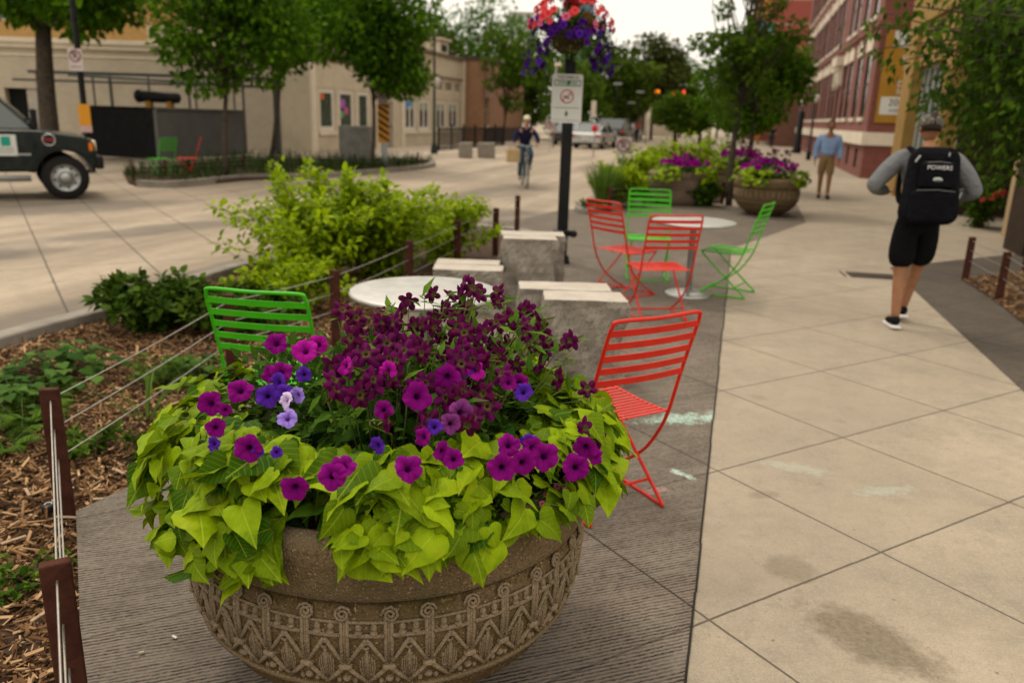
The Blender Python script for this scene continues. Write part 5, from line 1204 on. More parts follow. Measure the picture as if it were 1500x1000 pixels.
# man in the pale blue shirt walking toward us
J = pose(knL=(-.09,.10,.50), anL=(-.085,.16,.10), toL=(-.09,.30,.055), knR=(.09,.0,.49), anR=(.075,-.10,.095), toR=(.085,.03,.04), shL=(-.20,0,1.40), shR=(.20,0,1.40), elL=(-.265,-.03,1.13), wrL=(-.265,.06,.89), elR=(.265,-.03,1.13), wrR=(.265,.02,.88))
cy, _ = person('man in a pale blue shirt and khaki shorts walking toward us on the sidewalk', G(1204,290), RAD(180-14), J, M_skin2,
  [('shirt', cloth('blue shirt', (.28,.40,.66)), TOR+['shL','elL','wrL','shR','elR','wrR'], .026, {'neck':.034,'wrL':.026,'wrR':.026,'elL':.048,'elR':.048,'chest':(.18,.125),'waist':(.165,.12),'pelvis':(.15,.115)}),
   ('shorts', cloth('khaki cloth', (.26,.17,.08)), ['waist','pelvis','hipL','knL','hipR','knR'], .024, {'waist':(.10,.08),'pelvis':(.115,.095),'knL':.050,'knR':.050,'hem':.50})], bulk=1.16, headk=1.12)
cy.scale = (1.04,1.04,1.05); shoes(cy, J, M_blk, plain('shoe sole', (.03,.02,.015)))
# man with the backpack walking away
J = pose(pelvis=(0,0,.92), waist=(.0,.01,1.07), chest=(.01,.05,1.29), neck=(.01,.09,1.49), head0=(.01,.12,1.55), head=(.01,.14,1.645),
  shL=(-.20,.05,1.425), elL=(-.42,-.03,1.16), wrL=(-.26,.19,1.12), shR=(.21,.05,1.425), elR=(.41,-.03,1.14), wrR=(.25,.19,1.10),
  hipL=(-.10,0,.88), knL=(-.09,-.02,.48), anL=(-.10,-.16,.10), toL=(-.105,-.03,.04), hipR=(.10,0,.88), knR=(.09,.16,.50), anR=(.03,.16,.13), toR=(.03,.29,.07))
BM = S(7.75,1.56); BMR = RAD(-12)
M_gry = cloth('grey knit', (.17,.175,.18))
bm_, Mh = person('man in a grey long sleeved shirt and black shorts walking away from us', BM, BMR, J, M_skin2,
  [('shirt', M_gry, TOR+['shL','elL','wrL','shR','elR','wrR'], .026, {'neck':.032,'wrL':.022,'wrR':.022,'elL':.040,'elR':.040,'shL':.062,'shR':.062,'waist':(.145,.115),'pelvis':(.14,.12)}),
   ('shorts', cloth('black cloth', (.008,.008,.009)), ['waist','pelvis','hipL','knL','hipR','knR'], .036, {'waist':(.10,.08),'pelvis':(.12,.105),'knL':.070,'knR':.070,'hipL':.100,'hipR':.100,'hem':.42})], face_dir=(0,1,-.12), headk=1.05, bulk=1.05)
bm_.scale = (1.03,1.03,1.05); shoes(bm_, J, cloth('black shoe mesh', (.012,.012,.014)), plain('white sole', (.68,.66,.62)))
n = NT('patterned cap cloth'); v = n.obj(); vo = n.new('ShaderNodeTexVoronoi'); vo.inputs['Scale'].default_value = 26; n.L(v, vo.inputs['Vector'])
M_cap = n.fin(n.ramp(vo.outputs['Distance'], [(.2,(.34,.29,.22)),(.34,(.010,.010,.009)),(.55,(.09,.08,.06))]), .85)
q = MB(); q.ball((0,-.004,.022), (.088,.104,.108), 24, 16); q.v = [(x, y, max(z, .012)) for x, y, z in q.v]
q.ball((0,.11,.012), (.075,.075,.010), 18, 8)
q.xf(Mh); q.build('cap', M_cap, bm_)
# backpack: its own thing, worn on the back
bk = thing('backpack', 'black school backpack with a white word and an oval badge on the walking man\'s back', 'backpack', BM, BMR)
bk.scale = (1.06,1.03,1.065)
M_nyl = cloth('black nylon', (.008,.008,.010), 90, .6)
m = MB(); m.bbox((0,0,0), (.43,.24,.60), .09, seg=4); m.v = [(x*(1-.22*max(0,z/.30)), y*(1-.15*z/.30), z) for x, y, z in m.v]; m.xf(Matrix.Translation((.0,-.18,1.18)) @ Matrix.Rotation(RAD(-8), 4, 'X')); m.build('main_bag', M_nyl, bk)
m = MB(); m.bbox((0,-.32,1.03), (.34,.10,.25), .04, (RAD(-6),0,0), 3); m.build('lower_pocket', M_nyl, bk)
m = MB(); m.bbox((0,-.305,1.27), (.26,.07,.20), .03, (RAD(-10),0,0), 3); m.build('upper_pocket', M_nyl, bk)
for sx in (-1,1):
    m = MB(); m.tube(smooth_path3([Vector((sx*.12,-.12,1.40)),Vector((sx*.15,.02,1.46)),Vector((sx*.15,.15,1.38)),Vector((sx*.16,.17,1.2)),Vector((sx*.17,.05,1.05)),Vector((sx*.14,-.1,1.0))],4), .022, 6); m.build('strap', M_nyl, bk)
m = MB(); m.tube([(-.05,-.13,1.43),(0,-.12,1.475),(.05,-.13,1.43)], .010, 6); m.build('handle', M_nyl, bk)
m = MB()
for z_, y_, w_ in ((1.165,-.375,.14),(1.375,-.33,.11)): m.tube([(-w_,y_+.03,z_-.012),(0,y_,z_),(w_,y_+.03,z_-.012)], .004, 5)
m.split('zip', plain('grey zip', (.13,.13,.13)), bk)
m = MB(); m.bbox((-.15,-.275,1.39), (.014,.012,.06), .003, (0,RAD(30),0)); m.bbox((.215,-.22,1.12), (.014,.012,.05), .003, (0,RAD(15),0)); m.bbox((.07,-.28,1.43), (.012,.01,.03), .003); m.split('zip_pull', M_alu, bk)
M_tx = plain('white print', (.65,.65,.64))
x_ = txt('POWERS', .046, M_tx, bk, 0, -.352, 1.33)
m = MB(); m.ball((0,-.342,1.235), (.042,.008,.024), 20, 8); m.build('badge', M_alu, bk); txt('ogio', .026, M_ink, bk, 0, -.3525, 1.234)
# cyclist
CL = G(768,273); CR = RAD(180+6)
bi = thing('bicycle', 'city bicycle ridden toward us down the middle of the street', 'bicycle', CL, CR)
M_bt = plain('blue grey frame paint', (.05,.10,.13), .35)
def wheel(y, parent):
    m = MB(); m.tube([(0, y+.33*math.cos(a), .345+.33*math.sin(a)) for a in [2*math.pi*k/32 for k in range(32)]], .017, 8, closed=True); w_ = m.build('wheel', M_blk, parent)
    m = MB(); m.tube([(0, y+.308*math.cos(a), .345+.308*math.sin(a)) for a in [2*math.pi*k/32 for k in range(32)]], .008, 6, closed=True)
    for k in range(18): a = 2*math.pi*k/18; m.tube([(.015*(-1)**k,y,.345),(0,y+.305*math.cos(a),.345+.305*math.sin(a))], .0013, 4)
    m.tube([(-.04,y,.345),(.04,y,.345)], .018, 8); o = m.build('rim', M_alu, parent); o.parent = w_
wheel(.52, bi); wheel(-.52, bi)
m = MB(); bb=(0,-.06,.29); st_=(0,-.20,.80); hd1=(0,.33,.84); hd2=(0,.36,.72)
for a, b in ((bb,st_),(bb,hd2),((0,-.17,.70),hd1)): m.tube([a,b], .016, 8)
for sx in (-.06,.06): m.tube([(sx*.3,-.06,.29),(sx,-.52,.345)], .009, 6); m.tube([(0,-.18,.72),(sx,-.52,.345)], .008, 6); m.tube([(0,.36,.70),(sx*.8,.38,.66),(sx*.8,.52,.345)], .010, 6)
m.tube([hd1,hd2], .02, 8); m.build('frame', M_bt, bi)
m = MB(); m.tube(smooth_path3([Vector((-.30,.16,1.03)),Vector((-.26,.26,1.03)),Vector((-.10,.36,1.02)),Vector((0,.35,1.0)),Vector((.10,.36,1.02)),Vector((.26,.26,1.03)),Vector((.30,.16,1.03))],4), .012, 8); m.tube([hd1,(0,.34,1.0)], .013, 8); m.build('handlebar', M_alu, bi)
m = MB(); m.bbox((0,-.22,.90), (.15,.26,.05), .02); m.tube([(0,-.2,.8),(0,-.22,.88)], .013, 8); m.build('saddle', M_blk, bi)
m = MB(); m.tube([(-.09,-.06,.29),(.09,-.06,.29)], .012, 6); m.tube([(.09,-.06,.29),(.09,.05,.17)], .009, 6); m.tube([(-.09,-.06,.29),(-.09,-.17,.41)], .009, 6); m.bbox((.14,.05,.165), (.09,.06,.02), .005); m.bbox((-.14,-.17,.415), (.09,.06,.02), .005); m.build('crank', M_blk, bi)
J = pose(pelvis=(0,-.22,.99), waist=(0,-.16,1.12), chest=(0,-.04,1.30), neck=(0,.05,1.46), head0=(0,.075,1.53), head=(0,.10,1.61),
 shL=(-.18,-.0,1.39), elL=(-.30,.06,1.18), wrL=(-.28,.17,1.075), shR=(.18,0,1.39), elR=(.30,.06,1.18), wrR=(.28,.17,1.075),
 hipL=(-.09,-.2,.95), knL=(-.13,.14,.80), anL=(-.13,-.12,.52), toL=(-.14,-.01,.455), hipR=(.09,-.2,.95), knR=(.12,.10,.60), anR=(.14,.02,.25), toR=(.145,.13,.20))
cyp, Mh = person('cyclist in a navy jacket, jeans and a pale helmet riding toward us', CL, CR, J, M_skin,
 [('jacket', cloth('navy jacket', (.018,.02,.05)), TOR+['shL','elL','wrL','shR','elR','wrR'], .026, {'neck':.036,'wrL':.022,'wrR':.022}),
  ('jeans', cloth('blue jeans', (.05,.09,.13)), ['pelvis','hipL','knL','anL','hipR','knR','anR'], .016, {'pelvis':(.13,.10)})])
shoes(cyp, J, plain('pale shoe', (.3,.28,.25)), plain('cream sole', (.5,.48,.42)))
q = MB(); q.ball((0,0,.045), (.095,.12,.095), 20, 14); q.v = [(x, y, max(z, .025)) for x, y, z in q.v]; q.xf(Mh); q.build('helmet', plain('cream helmet', (.62,.56,.36), .4), cyp)
pb = thing('shopping_bag', 'tan shopping bag hanging at the left side of the bicycle handlebar', 'bag', CL, CR)
m = MB(); m.bbox((.34,.30,.78), (.34,.16,.34), .03, (0,0,RAD(8)), 3); m.build('bag', cloth('tan paper', (.50,.36,.19)), pb); m = MB(); m.tube([(.24,.30,.94),(.26,.28,1.02),(.42,.28,1.02),(.44,.30,.94)], .006, 5); m.build('handle', M_tw, pb)
# far walkers
FP = [((1130,212),'walker in dark clothes far along the sidewalk by the shop fronts',(.02,.02,.025),(.03,.03,.04),160),((1145,214),'walker in a pale top far along the sidewalk, right of the dark one',(.45,.35,.30),(.25,.15,.1),170),((1100,213),'person in a blue jacket beyond the far flower bowl',(.08,.20,.50),(.03,.03,.04),-10),
 ((1084,214),'person in a grey top beyond the street tree',(.32,.31,.30),(.02,.02,.03),-10),((932,207),'person in an orange shirt at the far left kerb down the street',(.60,.17,.08),(.03,.03,.05),180),((919,207),'person in grey next to the orange shirted one down the street',(.12,.13,.13),(.03,.03,.03),160),((1075,213),'person in white seen between the tree trunks',(.6,.6,.6),(.03,.03,.05),0),((1197,213),'walker in a red top near the globe lamps',(.35,.05,.08),(.02,.02,.03),175)]
for i, ((x, y), lb, c1, c2, rr) in enumerate(FP):
    J = pose(knL=(-.09,.10,.50), anL=(-.085,.14,.10), toL=(-.09,.28,.05), anR=(.075,-.12,.11), toR=(.085,.0,.04))
    pt_ = G(x, y); pt_ = pt_ if pt_.y < 70 else pt_*(62/pt_.y)
    fp, _ = person(lb, (pt_.x, pt_.y, 0), RAD(rr), J, M_skin, [('top', cloth('walker top %d' % i, c1), TOR+['shL','elL','shR','elR'], .025, {'neck':.034}), ('trousers', cloth('walker trousers %d' % i, c2), ['pelvis','hipL','knL','anL','hipR','knR','anR'], .018, {'pelvis':(.13,.10)})], fingers=False, group='people far down the street')
    shoes(fp, J, M_blk, M_blk)
# ------------------------------------------------------------------ buildings
M_glass = plain('dark window glass', (.035,.045,.045), .12, 0, .8)
M_glassg = plain('greenish window glass', (.035,.055,.03), .2, 0, .6)
M_trim = pm('cream trim', (.68,.60,.46), (.55,.48,.37), 2, .7)
def wall_holes(W, Z0, Z1, holes, dep=.18, x0=0.0):
    m = MB(); xs = sorted({x0, W} | {h[0] for h in holes} | {h[1] for h in holes}); zs = sorted({Z0, Z1} | {h[2] for h in holes} | {h[3] for h in holes})
    for i in range(len(xs)-1):
        for j in range(len(zs)-1):
            cx, cz = (xs[i]+xs[i+1])/2, (zs[j]+zs[j+1])/2
            if any(h[0] < cx < h[1] and h[2] < cz < h[3] for h in holes): continue
            m.add([(xs[i],0,zs[j]),(xs[i+1],0,zs[j]),(xs[i+1],0,zs[j+1]),(xs[i],0,zs[j+1])], [(0,1,2,3)])
    for a, b, c, d in holes:
        m.add([(a,0,c),(b,0,c),(b,0,d),(a,0,d),(a,dep,c),(b,dep,c),(b,dep,d),(a,dep,d)], [(0,4,5,1),(1,5,6,2),(2,6,7,3),(3,7,4,0)])
    return m
def shell(m, W, Z0, Z1, D, x0=0.0):
    return m.add([(x0,0,Z0),(W,0,Z0),(W,0,Z1),(x0,0,Z1),(x0,D,Z0),(W,D,Z0),(W,D,Z1),(x0,D,Z1)], [(1,5,6,2),(4,0,3,7),(5,4,7,6),(3,2,6,7)])
def window(par, a, b, c, d, frame, glass, dep=.12, fw=.05, bars=1, rows=1, sill=None, blind=None):
    m = MB()
    m.box(a+.002,b-.002,dep-.03,dep+.03,c+.002,c+fw); m.box(a+.002,b-.002,dep-.03,dep+.03,d-fw,d-.002); m.box(a+.002,a+fw,dep-.028,dep+.028,c+fw,d-fw); m.box(b-fw,b-.002,dep-.028,dep+.028,c+fw,d-fw)
    for k in range(1, bars): x = a+(b-a)*k/bars; m.box(x-fw*.4,x+fw*.4,dep-.025,dep+.025,c+fw,d-fw)
    for k in range(1, rows): z = c+(d-c)*k/rows; m.box(a+fw,b-fw,dep-.032,dep+.022,z-fw*.4,z+fw*.4)
    w = m.build('window', frame, par); q = MB(); q.box(a+fw*.5,b-fw*.5,dep+.006,dep+.016,c+fw*.5,d-fw*.5); q.build('pane', glass, w)
    if sill: s = MB(); s.box(a-.06,b+.06,-.07,.0-.002,c-.14,c-.003); s.build('sill', sill, w)
    if blind: s = MB(); s.box(a+fw,b-fw,dep+.002,dep+.005,d-(d-c)*blind,d-fw); s.build('blind', pm('blind', (.3,.33,.25)), w)
    return w
TL = RAD(90)-AZ; TR = -(RAD(90)+AZ)
# A: painted brick wall facing us, tan brick storey set above it
M_pb = brick('painted brick', (.50,.43,.32), (.45,.385,.285), (.34,.29,.215), .24, .085, .010)
M_tanb = brick('tan brick', (.50,.29,.085), (.40,.23,.065), (.28,.18,.07), .26, .09, .014)
ba = thing('painted_brick_building', 'long cream painted brick building with a tan brick upper storey behind the dark enclosure', 'building', (-34,33.6,0))
W = 25.5; hs = [(13.2,14.8,0,2.2),(19.6,20.6,1.2,2.2)]
m = wall_holes(W, -.1, 3.75, hs[:1], .3); shell(m, W, -.1, 3.75, 12); m.build('wall', M_pb, ba)
m = MB(); m.box(-.05,W+.05,-.12,12,3.75,3.95); m.box(-.1,W+.1,-.22,12,3.95,4.12); m.box(0,W,-.04,0-.002,3.45,3.52); m.build('cornice', M_trim, ba)
m = wall_holes(W-1.2, 4.12, 8.4, [(x,x+1.6,4.9,7.0) for x in (4,8,12,20)], .2); shell(m, W-1.2, 4.12, 8.4, 10); o = m.build('upper_wall', M_tanb, ba, (0,1.6,0))
for x in (4,8,12,20): window(o, x, x+1.6, 4.9, 7.0, M_trim, M_glass, bars=2)
m = MB(); m.box(13.2,14.0,.28,.30,.0,2.2); m.build('doorway', plain('dark interior', (.01,.01,.01), .9), ba)
m = MB(); m.bbox((14.42,.1,1.1), (.74,.06,2.16), .01); d_ = m.build('door', pm('pale door', (.42,.38,.32)), ba); m = MB(); m.ball((14.15,.05,1.05), .04); m.build('handle', M_alu, d_)
# B: low storefront
M_cr = pm('cream stucco', (.53,.455,.335), (.42,.36,.265), 1.2, .85, 0, .2, 30)
bb_ = thing('storefront_building', 'low cream storefront building with white framed shop windows behind the round street tree', 'building', S(29.9,-16.8), TL)
L_ = 18.9; wn = [(.7,2.1,.86,2.6),(2.45,3.9,.86,2.6),(4.25,5.5,.86,2.6),(9.6,11.1,.80,2.45),(11.5,13.1,.80,2.45),(14.1,15.7,.80,2.45),(16.1,17.8,.80,2.45)]
tr_ = [(13.9,15.3,2.95,3.5),(15.5,16.9,2.95,3.5),(17.1,18.3,2.95,3.5)]; dr_ = [(7.0,8.1,0,2.2)]
m = wall_holes(L_, -.1, 4.85, wn+tr_+dr_, .16); shell(m, L_, -.1, 4.85, 10); m.build('wall', M_cr, bb_)
m = MB(); m.box(-.1,L_+.1,-.14,.0,4.85,4.98); m.box(0,L_,0,10,4.85,4.9); m.box(-.02,L_+.02,-.05,-.003,3.65,3.75); m.build('cornice', pm('brown coping', (.16,.11,.08)), bb_)
m = MB()
for x in (0,6.1,9.05,13.45,18.5): m.box(x,x+.38,-.09,-.003,0,4.84)
m.split('pilaster', M_trim, bb_)
for k, h in enumerate(wn): window(bb_, *h, plain('white window paint', (.66,.61,.53)), M_glassg if k < 3 else M_glass, .07, .20, 2 if k > 2 else 1, 1, M_trim, .35 if k > 2 else None)
for h in tr_: window(bb_, *h, M_trim, M_glass, .1, .07, 3)
m = MB(); m.bbox((7.55,.08,1.09), (1.08,.06,2.17), .01); d_ = m.build('door', pm('grey shop door', (.30,.27,.22)), bb_); m = MB(); m.ball((7.95,.03,1.05), .045); m.build('handle', M_blk, d_)
for k, (x, z, c, r) in enumerate(((1.1,2.25,(.6,.12,.02),.18),(2.9,2.0,(.35,.1,.4),.26),(3.2,1.7,(.45,.10,.25),.22),(2.8,1.55,(.10,.3,.1),.2),(9.9,2.1,(.05,.25,.6),.24),(10.4,2.2,(.05,.3,.65),.2))):
    m = MB(); m.ball((x,.045,z), (r,.01,r*.8), 14, 6); m.build('window_poster', plain('poster %d' % k, c), bb_)
ch_ = thing('chimney_block', 'white boxy chimney with a cap on the roof of the cream storefront', 'chimney', S(46.8,-18.0,4.9), TL)
m = MB(); m.bbox((0,0,.45), (1.5,1.2,.9), .02); m.build('stack', M_trim, ch_); m = MB(); m.bbox((0,0,.97), (1.8,1.5,.14), .02); m.build('cap', M_cr, ch_); m = MB(); m.box(-.5,.5,-.61,-.602,.3,.7); m.build('vent', M_glass, ch_)
# C: brown brick
M_bbk = brick('brown brick', (.36,.18,.09), (.29,.145,.075), (.26,.16,.10), .26, .09, .012)
bc_ = thing('brown_brick_building', 'brown brick building with a dark base next to the cream storefront', 'building', S(49.0,-15.6), TL)
m = wall_holes(9.4, -.1, 4.95, [(.3,.95,1.1,3.0)], .15); shell(m, 9.4, -.1, 4.95, 10); m.build('wall', M_bbk, bc_); window(bc_, .3,.95,1.1,3.0, M_trim, M_glass, .1, .06, 1, 2, M_trim)
m = MB(); m.box(-.02,9.42,-.05,-.003,-.05,.95); m.build('base_course', pm('dark brown paint', (.09,.06,.05)), bc_); m = MB(); m.box(-.1,9.5,-.12,10,4.95,5.1); m.build('roof_coping', pm('dark coping', (.07,.055,.045)), bc_)
m = MB(); m.bbox((.6,-.5,3.3), (.7,.9,.08), .02); m.bbox((.6,-.1,3.0), (.9,.12,.5), .02); m.build('wall_sign', pm('pale pink sign', (.55,.40,.34)), bc_)
# R: red brick with white lintels
M_rbk = brick('red brick', (.25,.072,.048), (.185,.052,.036), (.10,.05,.04), .24, .08, .010); M_lime = pm('limestone', (.70,.62,.50), (.56,.49,.39), 2, .8, 0, .2, 40)
LR = 38.5; S1 = 30.55+LR
br = thing('red_brick_building', 'tall dark red brick building with narrow windows and white lintels at right', 'building', S(S1,4.05), TR)
xs = []; s_ = 32.0
pat = [1.9,2.9,1.7,3.0,1.9,1.7,3.0,1.8,1.7,2.8,1.8,1.7,2.8,1.8,1.7,2.8,1.8]
ws = [32.4,34.9,37.6,39.5,43.6,45.4,47.6,49.6,52.0,53.8,56.0,58.0,60.5,62.3,64.5,66.5]
hol = []
for s in ws:
    x = S1-s
    for z0, z1 in ((2.05,4.3),(5.45,7.5),(8.7,10.7),(11.9,13.9)): hol.append((x-.62,x+.62,z0,z1))
for s in ws[::1]: hol.append((S1-s-.38,S1-s+.38,.25,1.0))
ds = 41.7; hol.append((S1-ds-.6,S1-ds+.6,.3,3.9))
m = wall_holes(LR, -.1, 15.2, hol, .09); m.build('wall', M_rbk, br)
hs2 = [(LR+0, 0)]
# south face toward us
m = MB(); m.add([(LR,0,-.1),(LR,14,-.1),(LR,14,15.2),(LR,0,15.2)], [(0,1,2,3)]); m.add([(0,0,15.2),(LR,0,15.2),(LR,14,15.2),(0,14,15.2)], [(0,1,2,3)]); m.add([(0,0,-.1),(0,14,-.1),(0,14,15.2),(0,0,15.2)], [(0,3,2,1)]); m.build('side_wall', M_rbk, br)
for h in hol[:-1]:
    big = h[3]-h[2] > 1; w_ = window(br, *h, plain('brown sash', (.05,.03,.025)) if 'brown sash' not in bpy.data.materials else bpy.data.materials['brown sash'], M_glass, .05, .05, 1, 2 if big else 1, M_lime if big else None)
    if big:
        cx = (h[0]+h[1])/2; q = MB(); q.add([(h[0]-.12,-.05,h[3]+.003),(h[1]+.12,-.05,h[3]+.003),(h[1]+.16,-.05,h[3]+.42),(cx+.14,-.05,h[3]+.46),(cx+.10,-.08,h[3]+.56),(cx-.10,-.08,h[3]+.56),(cx-.14,-.05,h[3]+.46),(h[0]-.16,-.05,h[3]+.42)]+[(x,-.002,z) for x,z in ((h[0]-.12,h[3]+.003),(h[1]+.12,h[3]+.003),(h[1]+.16,h[3]+.42),(cx+.14,h[3]+.46),(cx+.10,h[3]+.56),(cx-.10,h[3]+.56),(cx-.14,h[3]+.46),(h[0]-.16,h[3]+.42))], [tuple(range(8))]+[(i,i+8,(i+1)%8+8,(i+1)%8) for i in range(8)]); q.build('lintel', M_lime, w_)
m = MB(); m.box(-.05,LR+.10,-.12,-.003,1.12,1.55); m.box(LR+.003,LR+.10,-.003,12,1.12,1.55); m.build('stone_belt', M_lime, br)
m = MB(); m.box(-.04,LR+.08,-.09,-.003,5.0,5.12); m.box(LR+.003,LR+.08,-.003,12,5.0,5.12); m.build('brick_belt', M_rbk, br)
x = S1-ds
m = MB(); m.box(x-1.1,x+1.1,-.34,-.003,4.35,4.75); m.box(x-.95,x+.95,-.26,-.003,4.15,4.345); 
for q in (-.85,.85): m.box(x+q-.14,x+q+.14,-.2,-.003,3.5,4.14)
m.tube([(x+.75*math.cos(a),-.12,3.35+.75*math.sin(a)) for a in [math.pi*k/14 for k in range(15)]], .10, 6); m.build('door_hood', M_lime, br)
m = MB(); m.bbox((x,.1,2.05), (1.18,.06,3.5), .01); d_ = m.build('door', plain('dark door', (.02,.013,.01)), br); q = MB(); q.ball((x-.4,.04,1.4), .05); q.build('handle', M_alu, d_)
x2 = S1-57.0; m = MB(); m.box(x2-.9,x2+.9,-.3,-.003,4.45,4.8); m.build('door_hood', M_lime, br)
m = MB(); m.box(LR+.003,LR+.02,.9,1.9,-.05,1.1); m.build('stone_panel', pm('grey stone', (.30,.27,.23), (.22,.2,.17), 3, .85), br)
m = MB(); m.box(LR-3,LR+.35,-.25,-.003,14.6,15.3); m.build('cornice', M_lime, br)
# banner on its side
bn = thing('wall_banner', 'tall mustard yellow banner with white lettering on the red brick building', 'banner', S(30.55,4.20), TR+RAD(90))
m = MB(); m.bbox((.85,-.05,3.35), (1.62,.03,2.95), .01); m.build('cloth', pm('mustard cloth', (.36,.19,.03), (.30,.15,.02), 2, .8), bn)
m = MB(); m.bbox((.85,-.072,2.43), (1.40,.012,.58), .004); m.build('phone_panel', M_white, bn)
m = MB(); m.bbox((.9,-.072,4.55), (1.2,.012,.5), .004); m.build('title_panel', M_white, bn)
for s, z, sz, mt, x_ in (('Rental',3.92,.30,M_tx,1.0),('Space',3.66,.27,M_tx,1.0),('Design',3.13,.27,M_tx,.95),('Studios',2.89,.25,M_tx,.95),('206-61',2.53,.32,M_ink,.85),('available now',2.29,.15,M_ink,.85),('NOW',4.55,.36,M_ink,.9)): txt(s, sz, mt, bn, x_, -.082, z)
for i, (s, k) in enumerate(((44.8,0),(54.6,1))):
    p = S(s, 3.35)
    if k == 0: gl = thing('globe_lamp', 'black post with twin white globe lamps in front of the brick building doorway', 'street lamp', p, TR)
    else: gl = thing('globe_lamp', 'farther thick black post with pale globe lamps beside the shop fronts', 'street lamp', p, TR)
    m = MB(); m.lathe([(.12,0),(.12,.3),(.055,.5),(.045,2.75),(.001,2.8)] if k == 0 else [(.26,0),(.26,.3),(.20,.4),(.18,2.5),(.001,2.6)], 12); m.tube([(-.32,0,2.85),(-.28,0,2.62),(0,0,2.6),(.28,0,2.62),(.32,0,2.85)], .025, 6); m.build('post', M_blk, gl)
    for sx in (-1,1): m = MB(); m.ball((sx*.32,0,3.03), .19, 16, 10); m.build('globe', pm('opal globe', (.72,.63,.55), None, 3, .3), gl)
# T: tan building with pillars and tall windows at the right
M_tanp = pm('olive tan stucco', (.34,.21,.065), (.27,.165,.05), 1.5, .8, 0, .3, 40); M_dkb = pm('dark brown panel', (.045,.028,.018), (.03,.02,.013), 3, .8)
bt = thing('tan_pillar_building', 'olive tan building with pillars, tall white framed windows and a dark recess', 'building', S(24.4,3.95), TR)
m = MB()
m.box(0,1.2,0,.8,-.05,4.2); m.box(4.9,5.5,0,.3,-.05,4.2)
m.box(1.2,4.9,.10,.8,3.2,4.2); m.box(0,13.5,.0,6,4.2,4.9); m.box(1.2,4.9,.12,.8,-.05,.35); m.build('wall', M_tanp, bt)
m = MB(); m.box(5.5,11.5,2.6,2.9,-.05,4.2); m.box(10.6,11.5,.06,2.59,-.05,3.59); m.box(5.503,5.6,.31,2.59,-.05,3.59); m.box(1.21,13,.84,.9,-.02,4.2) if False else None; m.box(5.503,11.5,.05,2.59,3.6,4.19); m.build('recess', M_dkb, bt)
m = wall_holes(13.5, 4.9, 14, [(x,x+1.3,5.6,7.6) for x in (1.2,3.2,6,8)]+[(x,x+1.3,9,11) for x in (1.2,3.2,6,8)], .2); shell(m, 13.5, 4.9, 14, 6); up = m.build('upper_wall', M_tanp, bt, (0,.15,0))
for x in (1.2,3.2,6,8):
    window(up, x, x+1.3, 5.6, 7.6, M_trim, M_glass, bars=2); window(up, x, x+1.3, 9, 11, M_trim, M_glass, bars=2)
M_wf = plain('white frame', (.55,.55,.52), .4)
window(bt, 1.2, 4.9, .35, 3.2, M_wf, plain('teal glass', (.04,.09,.085), .12, 0, .8), .30, .07, 6, 1)
m = MB(); m.box(5.9,8.7,2.55,2.6,.6,2.9); m.build('dark_window', M_glass, bt)
# planter wall with geraniums
_d = G(1500,357)-G(1465,345)
pw = tag(MB().bbox((1.6,.18,.70), (3.2,.35,1.44), .01).build('garden_wall', pm('tan wall panel', (.38,.275,.15), (.31,.225,.125), 1.5, .8), None, G(1465,345), math.atan2(_d.y,_d.x)), 'tan stucco garden wall slab at the right edge beyond the cable posts', 'wall')
ge = shrub('geranium bush with red flowers between the tan wall slab and the dark recess', S(16.6,4.35), 34, 1.05, .5, 1500, .085, M_fern, 71)
for (x, y) in ((1439,292),(1455,289),(1463,286),(1468,280),(1460,283),(1448,291),(1471,284)):
    p = atY(x, y, S(16.2,4.3).y)-S(16.6,4.35)
    for k in range(5): flower('petunia', 'red', ge, p+Vector((random.uniform(-.04,.04),random.uniform(-.05,.05),random.uniform(-.03,.03))), (random.uniform(-.5,.5),-1,.4), .8)
# far right towers and shops
n = NT('diamond tile'); x = n.xyz(n.obj()); u = n.M('ADD', n.M('MULTIPLY', x[0], .8), n.M('MULTIPLY', x[2], .55)); v_ = n.M('SUBTRACT', n.M('MULTIPLY', x[0], .8), n.M('MULTIPLY', x[2], .55))
ck = n.M('GREATER_THAN', n.M('MULTIPLY', n.M('SINE', n.M('MULTIPLY', u, 2.6)), n.M('SINE', n.M('MULTIPLY', v_, 2.6))), .0); M_dia = n.fin(n.mix(ck, (.27,.06,.04), (.36,.25,.18)), .8)
dt = thing('patterned_tower', 'red and cream diamond patterned tower far down the right side of the street', 'building', S(95,1.6), TR)
m = wall_holes(9, -.1, 22, [(2,3,6,8),(2,3,10,12),(6,7,6,8),(6,7,10,12)], .1); m.build('wall', M_dia, dt)
m = MB(); m.add([(9,0,-.1),(9,9,-.1),(9,9,22),(9,0,22)], [(0,1,2,3)]); m.build('wall', M_dia, dt)
for h in ((2,3,6,8),(2,3,10,12),(6,7,6,8),(6,7,10,12)): window(dt, *h, M_trim, M_glass, .08)
m = MB(); m.box(8.2,9.1,-1.0,-.005,-.1,20); m.build('orange_pier', pm('orange brick', (.50,.20,.05), (.36,.12,.04)), dt)
gt = thing('grey_tower', 'grey tower with an orange edge left of the patterned tower', 'building', S(101,.3), TR)
m = wall_holes(6, -.1, 18.5, [(1,5,z,z+1.5) for z in (5,8,11,14)], .1); shell(m, 6, -.1, 18.5, 8); m.build('wall', pm('blue grey panel', (.14,.15,.16)), gt)
for z in (5,8,11,14): window(gt, 1, 5, z, z+1.5, M_trim, M_glass, .08, .08, 4)
m = MB(); m.box(5.0,6.05,-.4,-.004,-.1,16.5); m.build('orange_edge', bpy.data.materials['orange brick'], gt)
vs_ = thing('vertical_sign', 'tall teal vertical sign with pale letters on the patterned tower', 'sign', S(85.6,1.35), 0)
